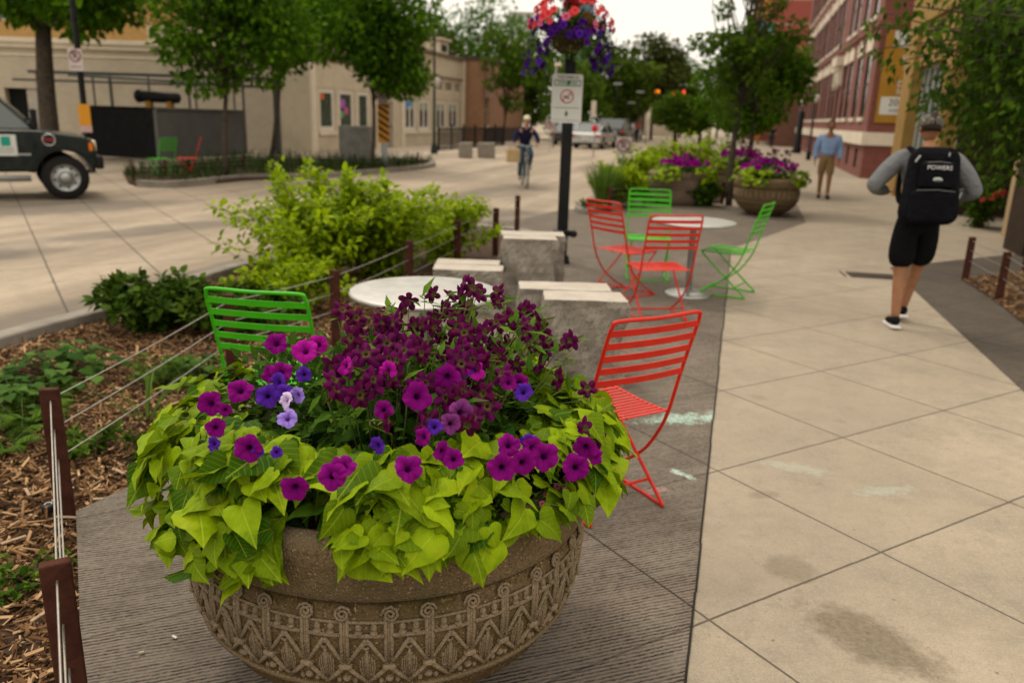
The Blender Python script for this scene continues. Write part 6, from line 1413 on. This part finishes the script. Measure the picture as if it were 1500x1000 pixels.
m = MB(); m.bbox((-.25,-.2,8.0), (1.25,.3,6.2), .04); m.build('panel', pm('teal panel', (.10,.26,.29)), vs_)
for i, s in enumerate('AVALA'): txt(s, 1.15, M_tx, vs_, -.25, -.37, 10.2-i*1.12)
sh = thing('shop_row', 'dark shop fronts with a pale awning below the towers at the end of the sidewalk', 'building', S(84,2.2), TR)
m = wall_holes(14, -.1, 4.2, [(1,3.5,.3,2.6),(4.5,7,.3,2.6),(8,10.5,.3,2.6),(11,13,0,2.6)], .2); shell(m, 14, -.1, 4.2, 8); m.build('wall', pm('brown shop wall', (.20,.10,.07)), sh)
for h in ((1,3.5,.3,2.6),(4.5,7,.3,2.6),(8,10.5,.3,2.6),(11,13,0,2.6)): window(sh, *h, bpy.data.materials['brown sash'], M_glass, .1, .08, 2)
m = MB(); m.side([(-1.6,2.6),(-1.6,2.75),(-.003,3.2),(-.003,3.05)], .5, 13.5); m.build('awning', pm('pale awning', (.42,.38,.34)), sh)
for nm, lb, o_, sz, mt in (('glass_tower','glass tower rising behind the top of the hanging basket',(13.5,205),(7.5,8,34),pm('blue glass', (.12,.19,.23), (.08,.13,.17), .5, .3)),('pale_slab_block','pale striped slab block behind the large round tree',(-.2,165),(5,8,20.8),pm('pale slab', (.42,.45,.44))),
   ('beige_block','beige and brown block at the far end of the street behind the traffic lights',(21,118),(5.2,8,9.0),pm('beige brick', (.36,.26,.22), (.22,.13,.10), .6)),('white_house_block','low whitish block below the traffic lights',(16.8,97),(3.2,6,4.2),M_trim),('brown_far_block','brown block between the trees down the left side of the street',(14.5,100),(4.0,6,6.5),pm('far brown', (.15,.09,.07)))):
    t = thing(nm, lb, 'building', (o_[0], o_[1], 0), 0); w0, d0, h0 = sz; nx_ = max(2,int(w0/1.6)); nz_ = max(1,int(h0/2.6)); hh = [(w0*(i+.25)/nx_-w0/2+w0/2, w0*(i+.75)/nx_, h0*(j+.3)/nz_, h0*(j+.75)/nz_) for i in range(nx_) for j in range(nz_)]
    m = wall_holes(w0, -.1, h0, hh, .15); shell(m, w0, -.1, h0, d0); m.build('wall', mt, t, (-w0/2,0,0))
    q = MB(); [q.box(a-w0/2,b-w0/2,.12,.14,c,d) for a,b,c,d in hh]; o = q.split('pane', M_glass, t); q = MB(); q.box(-w0/2-.1,w0/2+.1,-.15,d0,h0,h0+.2); q.build('roof', M_cr, t)

# ------------------------------------------------------------------ enclosure, frame, tank, barriers
M_dg = pm('dark grey panel', (.12,.12,.11), (.09,.09,.083), 1.5, .6); M_bg2 = pm('near black panel', (.006,.006,.006), None, 2, .8, spec=.1)
a, b, c = Vector((-13.8,26.1,0)), Vector((-10.85,24.7,0)), Vector((-9.65,28.8,0)); d = a+(c-b)
en = thing('panel_enclosure', 'low dark grey panelled enclosure across the street, black on its left face', 'enclosure', (b.x,b.y,.0))
def panel(p, q, mt, h0=.12, h1=1.58, th=.06):
    v = q-p; L = v.length; m = MB(); m.bbox((L/2,0,(h0+h1)/2), (L-.004,th,h1-h0), .01); m.bbox((L/2,-.0,h1+.03), (L+.05,th+.08,.05), .01)
    m.xf(Matrix.Translation(p-b) @ Matrix.Rotation(math.atan2(v.y, v.x), 4, 'Z')); return m.build('panel', mt, en)
panel(a, b, M_bg2); panel(b, c, M_dg); panel(c, d, M_dg); panel(d, a, M_bg2)
m = MB()
for p in (a,b,c,d): m.bbox((p.x-b.x,p.y-b.y,.8), (.1,.1,1.62), .01)
m.split('post', M_dg, en)
pg = thing('steel_frame', 'bare dark steel canopy frame standing behind the grey enclosure', 'frame', (-18.2,31.5,0))
M_fr = plain('grey green steel', (.07,.075,.07))
m = MB()
for x, w_ in ((0,.07),(2.1,.06),(2.75,.09),(4.2,.06),(5.7,.07),(5.95,.06),(7.4,.06),(7.75,.07),(9.0,.2)): m.bbox((x,0,1.35), (w_,w_,2.75), .005)
m.split('post', M_fr, pg); m = MB(); m.bbox((4.4,0,2.78), (9.4,.12,.12), .01); m.tube([(1.2,0,2.7),(9.0,-1.2,2.45)], .05, 6); m.bbox((4.4,-1.2,2.45), (9.2,.08,.08), .01); m.split('beam', M_fr, pg)
tk = thing('black_tank', 'black horizontal cylinder on yellow brackets above the enclosure', 'tank', (-11.95,27.6,0))
m = MB(); m.tube([(-.72,0,1.98),(-.66,0,1.98),(.62,0,1.95),(.68,0,1.95)], [.12,.19,.17,.12], 18); m.ball((-.66,-.02,1.98), (.16,.22,.22)); m.build('tank', M_blk, tk)
m = MB(); m.bbox((-.35,0,1.68), (.16,.3,.30), .01); m.bbox((.35,0,1.68), (.16,.3,.30), .01); m.split('bracket', plain('dull yellow', (.35,.18,.03)), tk)
m = MB(); m.bbox((-.35,0,.8), (.08,.08,1.55), .01); m.bbox((.35,0,.8), (.08,.08,1.55), .01); m.split('stand', M_dg, tk)
# concrete block, striped marker, iron fence, stone blocks
cb = MB(); cb.bbox((0,0,.62), (1.05,.9,1.24), .03); tag(cb.build('concrete_block', pm('plain concrete', (.26,.25,.22), (.17,.16,.14), 3, .85, 0, .4, 60), None, (-5.45,27.8,.0)), 'tall grey concrete block behind the round street tree trunk', 'concrete block')
M_yel = plain('marker yellow', (.60,.26,.02)); 
sm = thing('striped_marker', 'black and yellow diagonal striped marker board on a grey post at the island tip', 'sign', (-4.25,26.0,.06))
m = MB(); m.bbox((0,.05,1.0), (.2,.07,2.0), .01); m.build('post', M_alu, sm)
m = MB(); plate(m, .36,1.18,.02,-.01,0,0,1.32); m.build('board', M_yel, sm)
m = MB()
for k in range(6):
    z = .78+k*.21; za, zb = z+.16, z-.06
    P_ = [(-.175,max(.74,min(1.9,za))),(.175,max(.74,min(1.9,zb))),(.175,max(.74,min(1.9,zb+.10))),(-.175,max(.74,min(1.9,za+.10)))]
    m.add([(x,-.014,zz) for x, zz in P_], [(0,1,2,3)])
m.split('stripe', M_ink, sm)
def no_parking(label, loc, rz, zc, w=.31, h=.31, pole=None, text=None, zp=0.0):
    t = thing('no_parking_sign', label, 'sign', loc, rz, 'no parking signs'); M_pk = pm('sign white', (.52,.46,.43), (.46,.40,.38), 3, .5) if 'sign white' not in bpy.data.materials else bpy.data.materials['sign white']
    m = MB(); plate(m, w, h, .02, -.006, 0, 0, zc); m.build('panel', M_pk, t); r = min(w,h)*.40 if not text else w*.38; cz = zc + (0 if not text else h*.18)
    m = MB(); ring(m, r, w*.045, -.010, 0, cz, True, -45); m.build('prohibition_ring', M_sred2, t)
    txt('P', r*1.75, M_ink, t, 0, -.012, cz)
    if text: txt(text, w*.17, M_sred2, t, 0, -.012, zc-h*.32)
    if pole: m = MB(); m.bbox((0,.025,(zc+zp)/2), (.05,.035,zc-zp+.2), .004); m.build('pole', M_alu, t)
    return t
M_sred2 = plain('dark sign red', (.20,.03,.035))
no_parking('small square no parking sign on a low grey post by the bushy bed', (2.32,18.1,.05), 0, 1.12, .33, .36, True)
no_parking('no parking sign at the top of the striped marker post', (-4.25,25.94,.06), 0, 2.08, .34, .34, False)
no_parking('no parking sign fixed to the dark utility pole behind the pickup truck', (-10.95,20.7,0), 0, 2.72, .34, .52, False, 'ANYTIME')
no_parking('distant no parking sign on a grey post right of the cyclist', (1.6,42,0), 0, 1.35, .5, .5, True)
up_ = thing('utility_pole', 'dark slim utility pole behind the pickup truck at far left', 'pole', (-10.95,20.85,0)); m = MB(); m.lathe([(.075,-.1),(.07,6),(.06,8),(.001,8)], 16); m.build('pole', M_blk, up_)
yl = thing('yellow_plate', 'yellow warning plate with a pale pink strip below on the dark utility pole', 'sign', (-10.88,20.7,0)); m = MB(); plate(m, .30, .52, .02, -.006, 0, 0, 1.42); m.build('panel', M_yel, yl); m = MB(); plate(m, .31, .16, .01, -.008, -.002, 0, 1.08); m.build('strip', pm('pinkish strip', (.50,.35,.32)), yl)
st2 = thing('street_lamp', 'dark green lamp post with a pale lantern in front of the cream storefront', 'street lamp', G(636,226)); m = MB(); m.lathe([(.16,0),(.14,.3),(.07,.5),(.055,2.9),(.001,3)], 12); m.tube([(0,0,2.9),(0,0,6.2)], .05, 8); m.build('post', plain('dark green paint', (.02,.03,.022)), st2)
m = MB(); m.ball((.12,0,3.0), (.14,.14,.22)); m.build('lantern', pm('pale lantern', (.5,.45,.4)), st2)
sl2 = thing('street_lamp', 'distant curved grey street lamp rising left of the hanging basket', 'street lamp', (-.3,75,0)); m = MB(); m.tube(smooth_path3([Vector((.9,0,0)),Vector((.9,0,5.5)),Vector((.8,0,7.0)),Vector((.3,0,7.8)),Vector((-.6,0,7.9))],5), .09, 8); m.build('post', M_alu, sl2); m = MB(); m.bbox((-.7,0,7.85), (1.1,.4,.3), .08); m.build('lamp_head', M_trim, sl2)
fe = thing('iron_fence', 'black iron railing fence beyond the street lamp by the storefront', 'fence', G(642,222))
o0 = G(642,222); o1 = G(738,214)-o0; L = o1.length; dv = o1.normalized()
m = MB()
for k in range(int(L/.16)): p = dv*(k*.16); m.bbox((p.x,p.y,.55), (.03,.03,1.1), .003, seg=1)
m.split('bar', M_blk, fe); m = MB()
for z in (.15,1.0): m.tube([(0,0,z), tuple(o1+Vector((0,0,z)))], .028, 6)
m.split('rail', M_blk, fe); m = MB()
for k in range(7): p = dv*(L*k/6); m.bbox((p.x,p.y,.62), (.09,.09,1.25), .008)
m.split('post', M_blk, fe)
for i, (x, y, s, lb) in enumerate(((682,231,.55,'far pale granite block in front of the black iron fence, the left one'),(712,231,.72,'far pale granite block in front of the black iron fence, the right wider one'))):
    q = MB(); q.bbox((0,0,.3), (s,.55,.62), .03); q.v = [(x_+.02*math.sin(9*z_+i), y_, z_+.01*math.sin(7*x_)) for x_, y_, z_ in q.v]; tag(q.build('granite_block', M_gran, None, G(x,y)), lb, 'stone block', 'distant stone blocks')
# traffic lights
M_tg = plain('signal green housing', (.02,.07,.05))
def emis(name, c, s):
    n = NT(name); n.b.inputs['Emission Color'].default_value = (*c,1); n.b.inputs['Emission Strength'].default_value = s; return n.fin(tuple(k*.6 for k in c), .4)
M_amb = emis('amber lamp', (1,.27,.015), 1.6); M_rl = emis('red lamp', (1,.07,.02), 1.2)
ma = thing('signal_mast', 'grey mast arm carrying the traffic lights over the far crossing', 'mast', (17.6,76.2,0)); m = MB(); m.tube([(0,0,0),(0,0,5.2)], .12, 8); m.tube([(0,0,4.95),(-6.2,0,4.75)], .07, 8); m.build('mast', M_alu, ma)
for x, y, mt, lb in ((963,134,M_amb,'traffic light showing amber, left one on the far mast arm'),(988,137,M_rl,'traffic light showing red, right of the amber one'),(1001,135,M_rl,'second red traffic light, rightmost on the far mast arm')):
    p = atY(x, y, 75); t = thing('traffic_light', lb, 'traffic light', (p.x,p.y,p.z), 0, 'traffic lights over the far crossing')
    m = MB(); m.bbox((0,.12,0), (.42,.22,1.2), .05); m.build('housing', M_tg, t)
    for k in (-1,0,1):
        if k == 0: continue
        q = MB(); q.ball((0,.0,k*.36), (.14,.03,.14)); q.build('lens', M_ink, t)
    q = MB(); q.ball((0,-.01,0), (.22,.06,.22)); q.build('lit_lens', mt, t); q = MB(); q.tube([(.20*math.cos(a),-.08,.20*math.sin(a)) for a in [math.pi*k_/10 for k_ in range(11)]], .02, 4); q.build('visor', M_tg, t)
rs_ = thing('round_red_sign', 'small round bright red disc sign above the low no parking sign', 'sign', (3.5,38,0)); m = MB(); m.lathe([(.001,-.02),(.15,-.02),(.15,.02),(.001,.02)], 20); m.xf(Matrix.Translation((0,0,1.28)) @ Matrix.Rotation(math.pi/2,4,'X')); m.build('disc', plain('bright red', (.7,.02,.03)), rs_); m = MB(); m.tube([(0,.04,0),(0,.04,1.4)], .03, 6); m.build('pole', M_alu, rs_)
for i, (x, y0, y1, Y, lb) in enumerate(((870,148,172,52,'distant white banner flag on a pole above the parked cars'),(948,178,208,60,'distant pale parking meter post right of the orange shirted person'),(815,96,120,48,'thin pale globe street light behind the smoke free sign'))):
    a_ = atY(x, y0, Y); b_ = atY(x, y1, Y); t = thing('street_pole', lb, 'pole', (a_.x,Y,0)); m = MB(); m.tube([(0,0,0),(0,0,a_.z)], .05, 6); m.build('pole', M_alu, t)
    m = MB(); m.bbox((0,-.1,(a_.z+b_.z)/2 if i == 0 else a_.z), (.32,.04,a_.z-b_.z) if i == 0 else (.3,.2,.45), .02) if i < 2 else m.ball((.1,0,a_.z), .2); m.build('head', M_trim, t)
for i, (x, y, Y, lb) in enumerate(((905,123,60,'upper pale overhead street name plate among the far trees'),(938,135,64,'right pale overhead plate among the far trees'),(925,151,66,'lower pale overhead plate near the reddish tree'))):
    p = atY(x, y, Y); t = thing('overhead_plate', lb, 'sign', (p.x,Y,0), 0, 'overhead plates on the far wires'); m = MB(); m.bbox((0,0,p.z), (.6,.05,.15), .01); m.build('plate', M_alu, t); m = MB(); m.tube([(0,.06,0),(0,.06,p.z)], .035, 6); m.build('pole', M_blk, t)
# drain grate
gr = thing('drain_grate', 'narrow dark metal drain grate set in the pale sidewalk near the walking man', 'drain grate', (*S(10.3,1.66)[:2],.001), -AZ+RAD(1))
ang = math.atan2((G(1318,407)-G(1236,402)).y, (G(1318,407)-G(1236,402)).x); gr.rotation_euler.z = ang
m = MB(); m.box(-.27,.27,-.17,.17,.001,.004); m.build('recess', plain('grate dark', (.03,.025,.02), .9), gr)
m = MB()
for k in range(13): m.bbox((-.25+k*.0417,0,.008), (.016,.32,.006), .002, seg=1)
m.split('bar', pm('worn iron', (.12,.09,.07), None, 9, .7, .6), gr); m = MB()
for x in (-.33,.33): m.bbox((x,0,.005), (.02,.36,.008), .002)
m.split('edge_bar', pm('worn iron edge', (.12,.09,.07), None, 9, .7, .6), gr)

# ------------------------------------------------------------------ vehicles
M_tyre = pm('tyre rubber', (.018,.017,.016), None, 9, .85, 0, .3, 40)
def vwheel(par, x, y, z, r, w_, rimm, side=-1, hub=True):
    m = MB(); m.lathe([(r*.62,-w_/2),(r*.93,-w_/2),(r,-w_*.36),(r,w_*.36),(r*.93,w_/2),(r*.62,w_/2)], 36); m.xf(Matrix.Translation((x,y,z)) @ Matrix.Rotation(math.pi/2,4,'X')); t = m.build('tyre', M_tyre, par)
    m = MB(); m.lathe([(r*.66,w_/2-.012),(r*.62,w_/2-.02),(r*.55,w_/2-.07),(r*.36,w_/2-.045),(r*.26,w_/2-.02),(r*.24,w_/2+.01),(r*.16,w_/2+.03),(.001,w_/2+.035)], 30)
    s = Matrix.Translation((x,y,z)) @ (Matrix.Rotation(math.pi/2,4,'X') if side < 0 else Matrix.Rotation(-math.pi/2,4,'X')); m.xf(s); m.build('rim', rimm, t)
    m = MB()
    for k in range(8): a = 2*math.pi*k/8+.2; m.ball((r*.46*math.cos(a), r*.46*math.sin(a), w_/2-.055), (r*.055,r*.055,.02), 8, 5)
    m.xf(s); m.split('rim_hole', M_ink, t)
def arc(cx, cz, r, a0, a1, n=12): return [(cx+r*math.cos(RAD(a0+(a1-a0)*k/n)), cz+r*math.sin(RAD(a0+(a1-a0)*k/n))) for k in range(n+1)]
def slab_y(m, poly, y0, y1):      # (x,z) polygon extruded along y
    n = len(poly); vs = [(p[0],y0,p[1]) for p in poly]+[(p[0],y1,p[1]) for p in poly]
    ar = sum(poly[i][0]*poly[(i+1)%n][1]-poly[(i+1)%n][0]*poly[i][1] for i in range(n))
    f = [tuple(range(n)), tuple(range(n,2*n))[::-1]]+[(i,n+i,n+(i+1)%n,(i+1)%n) for i in range(n)]
    if ar < 0: f = [q[::-1] for q in f]
    return m.add(vs, f)
M_tk = pm('dark green black paint', (.005,.011,.009), (.004,.008,.007), 2, .22, .1, 0, 50, .4); M_chr = plain('chrome', (.55,.55,.55), .2, 1.0)
T0 = (-8.22,14.75,0); tkk = thing('pickup_truck', 'dark green pickup truck with a white door placard at the left edge', 'pickup truck', T0, RAD(33)); WY = 1.86
z0 = .50
poly = [(.50,.52),(.54,.60),(.54,.92),(.50,1.04),(.38,1.12),(.0,1.17),(-.30,1.21),(-4.55,1.24),(-4.62,1.10),(-4.62,.56)] + [(-4.15,.52)] + arc(-3.55,.44,.50,170,10,10) + [(-3.0,.50)] + [(-.60,.50)] + arc(0,.42,.46,173,8,14)
m = MB(); slab_y(m, poly, 0, WY); m.build('body', M_tk, tkk, bevel=.035)
cab = [(-.30,1.20),(-.90,1.80),(-1.10,1.87),(-2.75,1.88),(-2.92,1.80),(-3.0,1.20)]
m = MB(); n_ = len(cab); vs = [(x, .06+.17*(z-1.2)/.68, z) for x, z in cab]+[(x, WY-.06-.17*(z-1.2)/.68, z) for x, z in cab]
m.add(vs, [tuple(range(n_))[::-1], tuple(range(n_,2*n_))]+[(i,(i+1)%n_,n_+(i+1)%n_,n_+i) for i in range(n_)]); m.build('cab', M_tk, tkk, bevel=.03, recalc=True)
def sidewin(poly, name='side_window'):
    for yy, sg in ((0,-1),(WY,1)):
        m = MB(); vs = [(x, (yy+sg*.004 + (-sg)*(.06+.17*(z-1.2)/.68)), z) for x, z in poly]; vs2 = [(x, y-sg*.01, z) for x, y, z in vs]; n = len(vs)
        m.add(vs+vs2, [tuple(range(n)), tuple(range(n,2*n))[::-1]]+[(i,(i+1)%n,n+(i+1)%n,n+i) for i in range(n)]); m.build(name, M_tgl, tkk, recalc=True)
M_tgl = plain('tinted car glass', (.05,.065,.062), .06, 0, 1.0)
sidewin([(-.46,1.25),(-.94,1.76),(-1.55,1.80),(-1.55,1.25)]); sidewin([(-1.65,1.25),(-1.65,1.80),(-2.72,1.80),(-2.85,1.25)])
m = MB(); f = lambda u, v: (-.62-.60*v-.010+.0, .16+(WY-.32)*u + (.0), 1.21+.585*v+.010); m.add([(-.335,.14,1.25),(-.335,WY-.14,1.25),(-.87,WY-.26,1.79),(-.87,.26,1.79)], [(0,1,2,3)]); m.v = [(x+.012,y,z+.012) for x,y,z in m.v]; m.build('windshield', M_tgl, tkk)
for (x, y, z) in ((0,.13,.39),(-3.55,.13,.39)): vwheel(tkk, x, y, z, .39, .26, M_chr2 if False else M_alu, -1)
for (x, y, z) in ((0,WY-.13,.39),(-3.55,WY-.13,.39)): vwheel(tkk, x, y, z, .39, .26, M_alu, 1)
m = MB(); slab_y(m, arc(0,.42,.51,170,8,16)+arc(0,.42,.455,8,170,16), -.05, .03); slab_y(m, arc(-3.55,.44,.58,170,8,16)+arc(-3.55,.44,.50,8,170,16), -.04, .03); m.split('wheel_arch', M_blk, tkk)
m = MB(); m.tube([(-.48,.07,1.30),(-.42,-.12,1.36)], .02, 6); m.tube([(-.52,.07,1.40),(-.42,-.12,1.46)], .02, 6); m.bbox((-.40,-.19,1.42), (.10,.20,.34), .035, seg=3); m.build('mirror', M_blk, tkk)
m = MB(); m.bbox((-.455,-.19,1.48), (.01,.15,.12), .004); m.build('mirror_glass', M_chr, tkk)
m = MB(); m.bbox((.58,WY/2,.66), (.14,WY+.06,.24), .04, seg=3); m.bbox((-4.68,WY/2,.62), (.14,WY,.18), .03); m.split('bumper', M_blk, tkk)
m = MB(); m.bbox((.555,WY/2,.95), (.03,WY-.7,.20), .01); m.build('grille', M_chr, tkk)
for y in (.18,WY-.18): m = MB(); m.bbox((.525,y,.95), (.06,.28,.2), .03); m.build('headlight', M_trim, tkk)
for y in (-.003,WY+.003): m = MB(); m.bbox((.46,y,.94), (.07,.02,.14), .01); m.build('side_marker', plain('orange lens', (.65,.16,.01)) if 'orange lens' not in bpy.data.materials else bpy.data.materials['orange lens'], tkk)
m = MB(); m.tube([(-.55,-.14,.40),(-2.95,-.14,.40)], .055, 10); m.build('running_board', M_alu, tkk)
dr2 = MB()
for x in (-.34,-1.60,-2.95): dr2.box(x-.006,x+.006,-.004,.004,.55,1.20)
dr2.split('door_seam', M_ink, tkk); m = MB(); m.box(-3.0,-.50,-.012,-.002,.79,.82); m.box(-1.60,-.42,-.012,-.002,1.205,1.225); m.split('side_moulding', M_alu, tkk)
m = MB(); m.bbox((-1.45,-.02,1.08), (.18,.03,.045), .012); m.bbox((-2.80,-.02,1.08), (.18,.03,.045), .012); m.split('door_handle', M_blk, tkk)
m = MB(); m.bbox((-.86,-.010,.96), (.32,.012,.36), .004); dc = m.build('placard', M_white, tkk); m = MB(); m.bbox((-.86,-.019,1.03), (.14,.004,.16), .002); m.build('emblem', plain('teal green', (.02,.28,.22)), tkk)
txt('CITY PARKS', .042, M_sg, tkk, -.86, -.019, .90); txt('URBAN FORESTRY', .027, M_sg, tkk, -.86, -.019, .85)
m = MB(); m.tube([(-.20+.10*math.cos(a),-.012,1.06+.10*math.sin(a)) for a in [2*math.pi*k/20 for k in range(20)]], .012, 6, closed=True); m.build('fender_badge', M_chr, tkk); m = MB(); m.bbox((-.20,-.012,1.06), (.20,.01,.05), .004); m.build('badge_bar', plain('badge red', (.25,.02,.02)), tkk)
m = MB(); m.tube([(-2.2,1.0,1.35),(-2.2,1.0,1.36)], .1, 8); m.ball((-1.75,.55,1.45), (.10,.12,.15)); m.build('seat_headrest', M_blk, tkk)
def make_car(name, label, col, loc, rz, L=4.5, W=1.8, Hh=1.45, suv=False):
    t = thing(name, label, 'car', loc, rz, 'cars parked along the far kerb'); mt = pm('car paint '+name+str(col[0]), col, None, 2, .25, .2, 0, 50, .6)
    hb_ = Hh*.60; r = .33 if not suv else .38
    poly = [(L/2,.30),(L/2+.02,.55),(L/2-.12,hb_-.12),(L/2-.9,hb_),(-L/2+.25,hb_+.06),(-L/2,hb_-.05),(-L/2-.02,.35)] + [(-L/2+.4,.25)] + arc(-L*.30,r,r+.07,175,5,8) + arc(L*.31,r,r+.07,175,5,8)
    m = MB(); slab_y(m, poly, -W/2, W/2); m.xf(Matrix.Rotation(math.pi/2,4,'Z')); m.build('body', mt, t, bevel=.06)
    c_ = [(L/2-1.15,hb_-.01),(L/2-1.85,Hh-.03),(-L/2+(.45 if suv else 1.1),Hh),(-L/2+(.12 if suv else .30),hb_+.03)]
    def cabm(k, dz, inx):
        m = MB(); vs = [(x*inx, -W/2*k+.16*(z-hb_)/(Hh-hb_), z+dz) for x, z in c_]+[(x*inx, W/2*k-.16*(z-hb_)/(Hh-hb_), z+dz) for x, z in c_]
        m.add(vs, [(0,1,2,3),(7,6,5,4)]+[(i,4+i,4+(i+1)%4,(i+1)%4) for i in range(4)]); m.xf(Matrix.Rotation(math.pi/2,4,'Z')); return m
    cabm(.94, 0, 1).build('cabin', M_tgl, t, bevel=.05, recalc=True)
    m = MB()
    top = [(x, z) for x, z in c_]
    m.add([(top[1][0],-W/2*.94+.15,Hh-.03),(top[2][0],-W/2*.94+.15,Hh),(top[2][0],W/2*.94-.15,Hh),(top[1][0],W/2*.94-.15,Hh-.03)]+[(top[1][0],-W/2*.94+.15,Hh+.02),(top[2][0],-W/2*.94+.15,Hh+.045),(top[2][0],W/2*.94-.15,Hh+.045),(top[1][0],W/2*.94-.15,Hh+.02)], [(0,1,2,3),(4,7,6,5),(0,4,5,1),(1,5,6,2),(2,6,7,3),(3,7,4,0)])
    for sy in (-1,1):
        for i in (0,2): (x0,z0),(x1,z1) = c_[i],c_[i+1]; m.tube([(x0,sy*(W/2*.94-.0),z0),(x1,sy*(W/2*.94-.15),z1)], .035, 6)
        m.tube([((c_[1][0]+c_[2][0])/2,sy*(W/2*.94-.15),Hh-.02),((c_[1][0]+c_[2][0])/2-.05,sy*(W/2*.94),hb_)], .03, 6)
    m.xf(Matrix.Rotation(math.pi/2,4,'Z')); m.build('roof', mt, t)
    for sy in (-1,1):
        for x in (-L*.30, L*.31):
            q = MB(); q.lathe([(.001,-.1),(r*.6,-.1),(r,-.08),(r,.08),(r*.6,.1),(.001,.1)], 24); q.xf(Matrix.Translation((sy*(W/2-.1),x,r)) @ Matrix.Rotation(math.pi/2,4,'Y')); w_ = q.build('tyre', M_tyre, t)
            q = MB(); q.lathe([(.001,.115),(r*.6,.105),(r*.62,.10),(.001,.09)], 16); q.xf(Matrix.Translation((sy*(W/2-.1),x,r)) @ Matrix.Rotation(sy*math.pi/2,4,'Y')); q.build('rim', M_alu, w_)
        q = MB(); q.bbox((sy*(W/2-.17),-L/2+.0,hb_-.12), (.30,.08,.14), .03); q.build('tail_light', plain('tail red', (.40,.03,.02), .3) if 'tail red' not in bpy.data.materials else bpy.data.materials['tail red'], t)
        q = MB(); q.bbox((sy*(W/2-.2),L/2-.02,hb_-.2), (.3,.08,.12), .03); q.build('headlight', M_trim, t)
        q = MB(); q.bbox((sy*(W/2+.07),L/2-1.45,hb_+.08), (.16,.08,.12), .03); q.build('mirror', mt, t)
    q = MB(); q.bbox((0,-L/2-.03,.58), (.42,.02,.13), .004); q.build('licence_plate', M_white, t); q = MB(); q.bbox((0,-L/2+.0,.42), (W-.1,.12,.16), .03); q.build('rear_bumper', mt, t)
    return t
make_car('parked_car', 'white hatchback parked at the kerb, its rear toward us behind the smoke free sign post', (.50,.50,.47), S(49.6,-8.6), -AZ-RAD(6))
make_car('parked_suv', 'dark sport utility vehicle parked beyond the white hatchback', (.02,.02,.02), S(55.5,-8.3), -AZ, 4.7, 1.9, 1.75, True)
make_car('parked_car', 'dark grey car parked left of the white hatchback, partly behind it', (.06,.06,.06), S(54,-11.0), -AZ, 4.4, 1.75, 1.42)
make_car('parked_car', 'distant silver car between the trees at the far left kerb', (.25,.24,.24), S(72,-9.5), -AZ, 4.4, 1.75, 1.42)
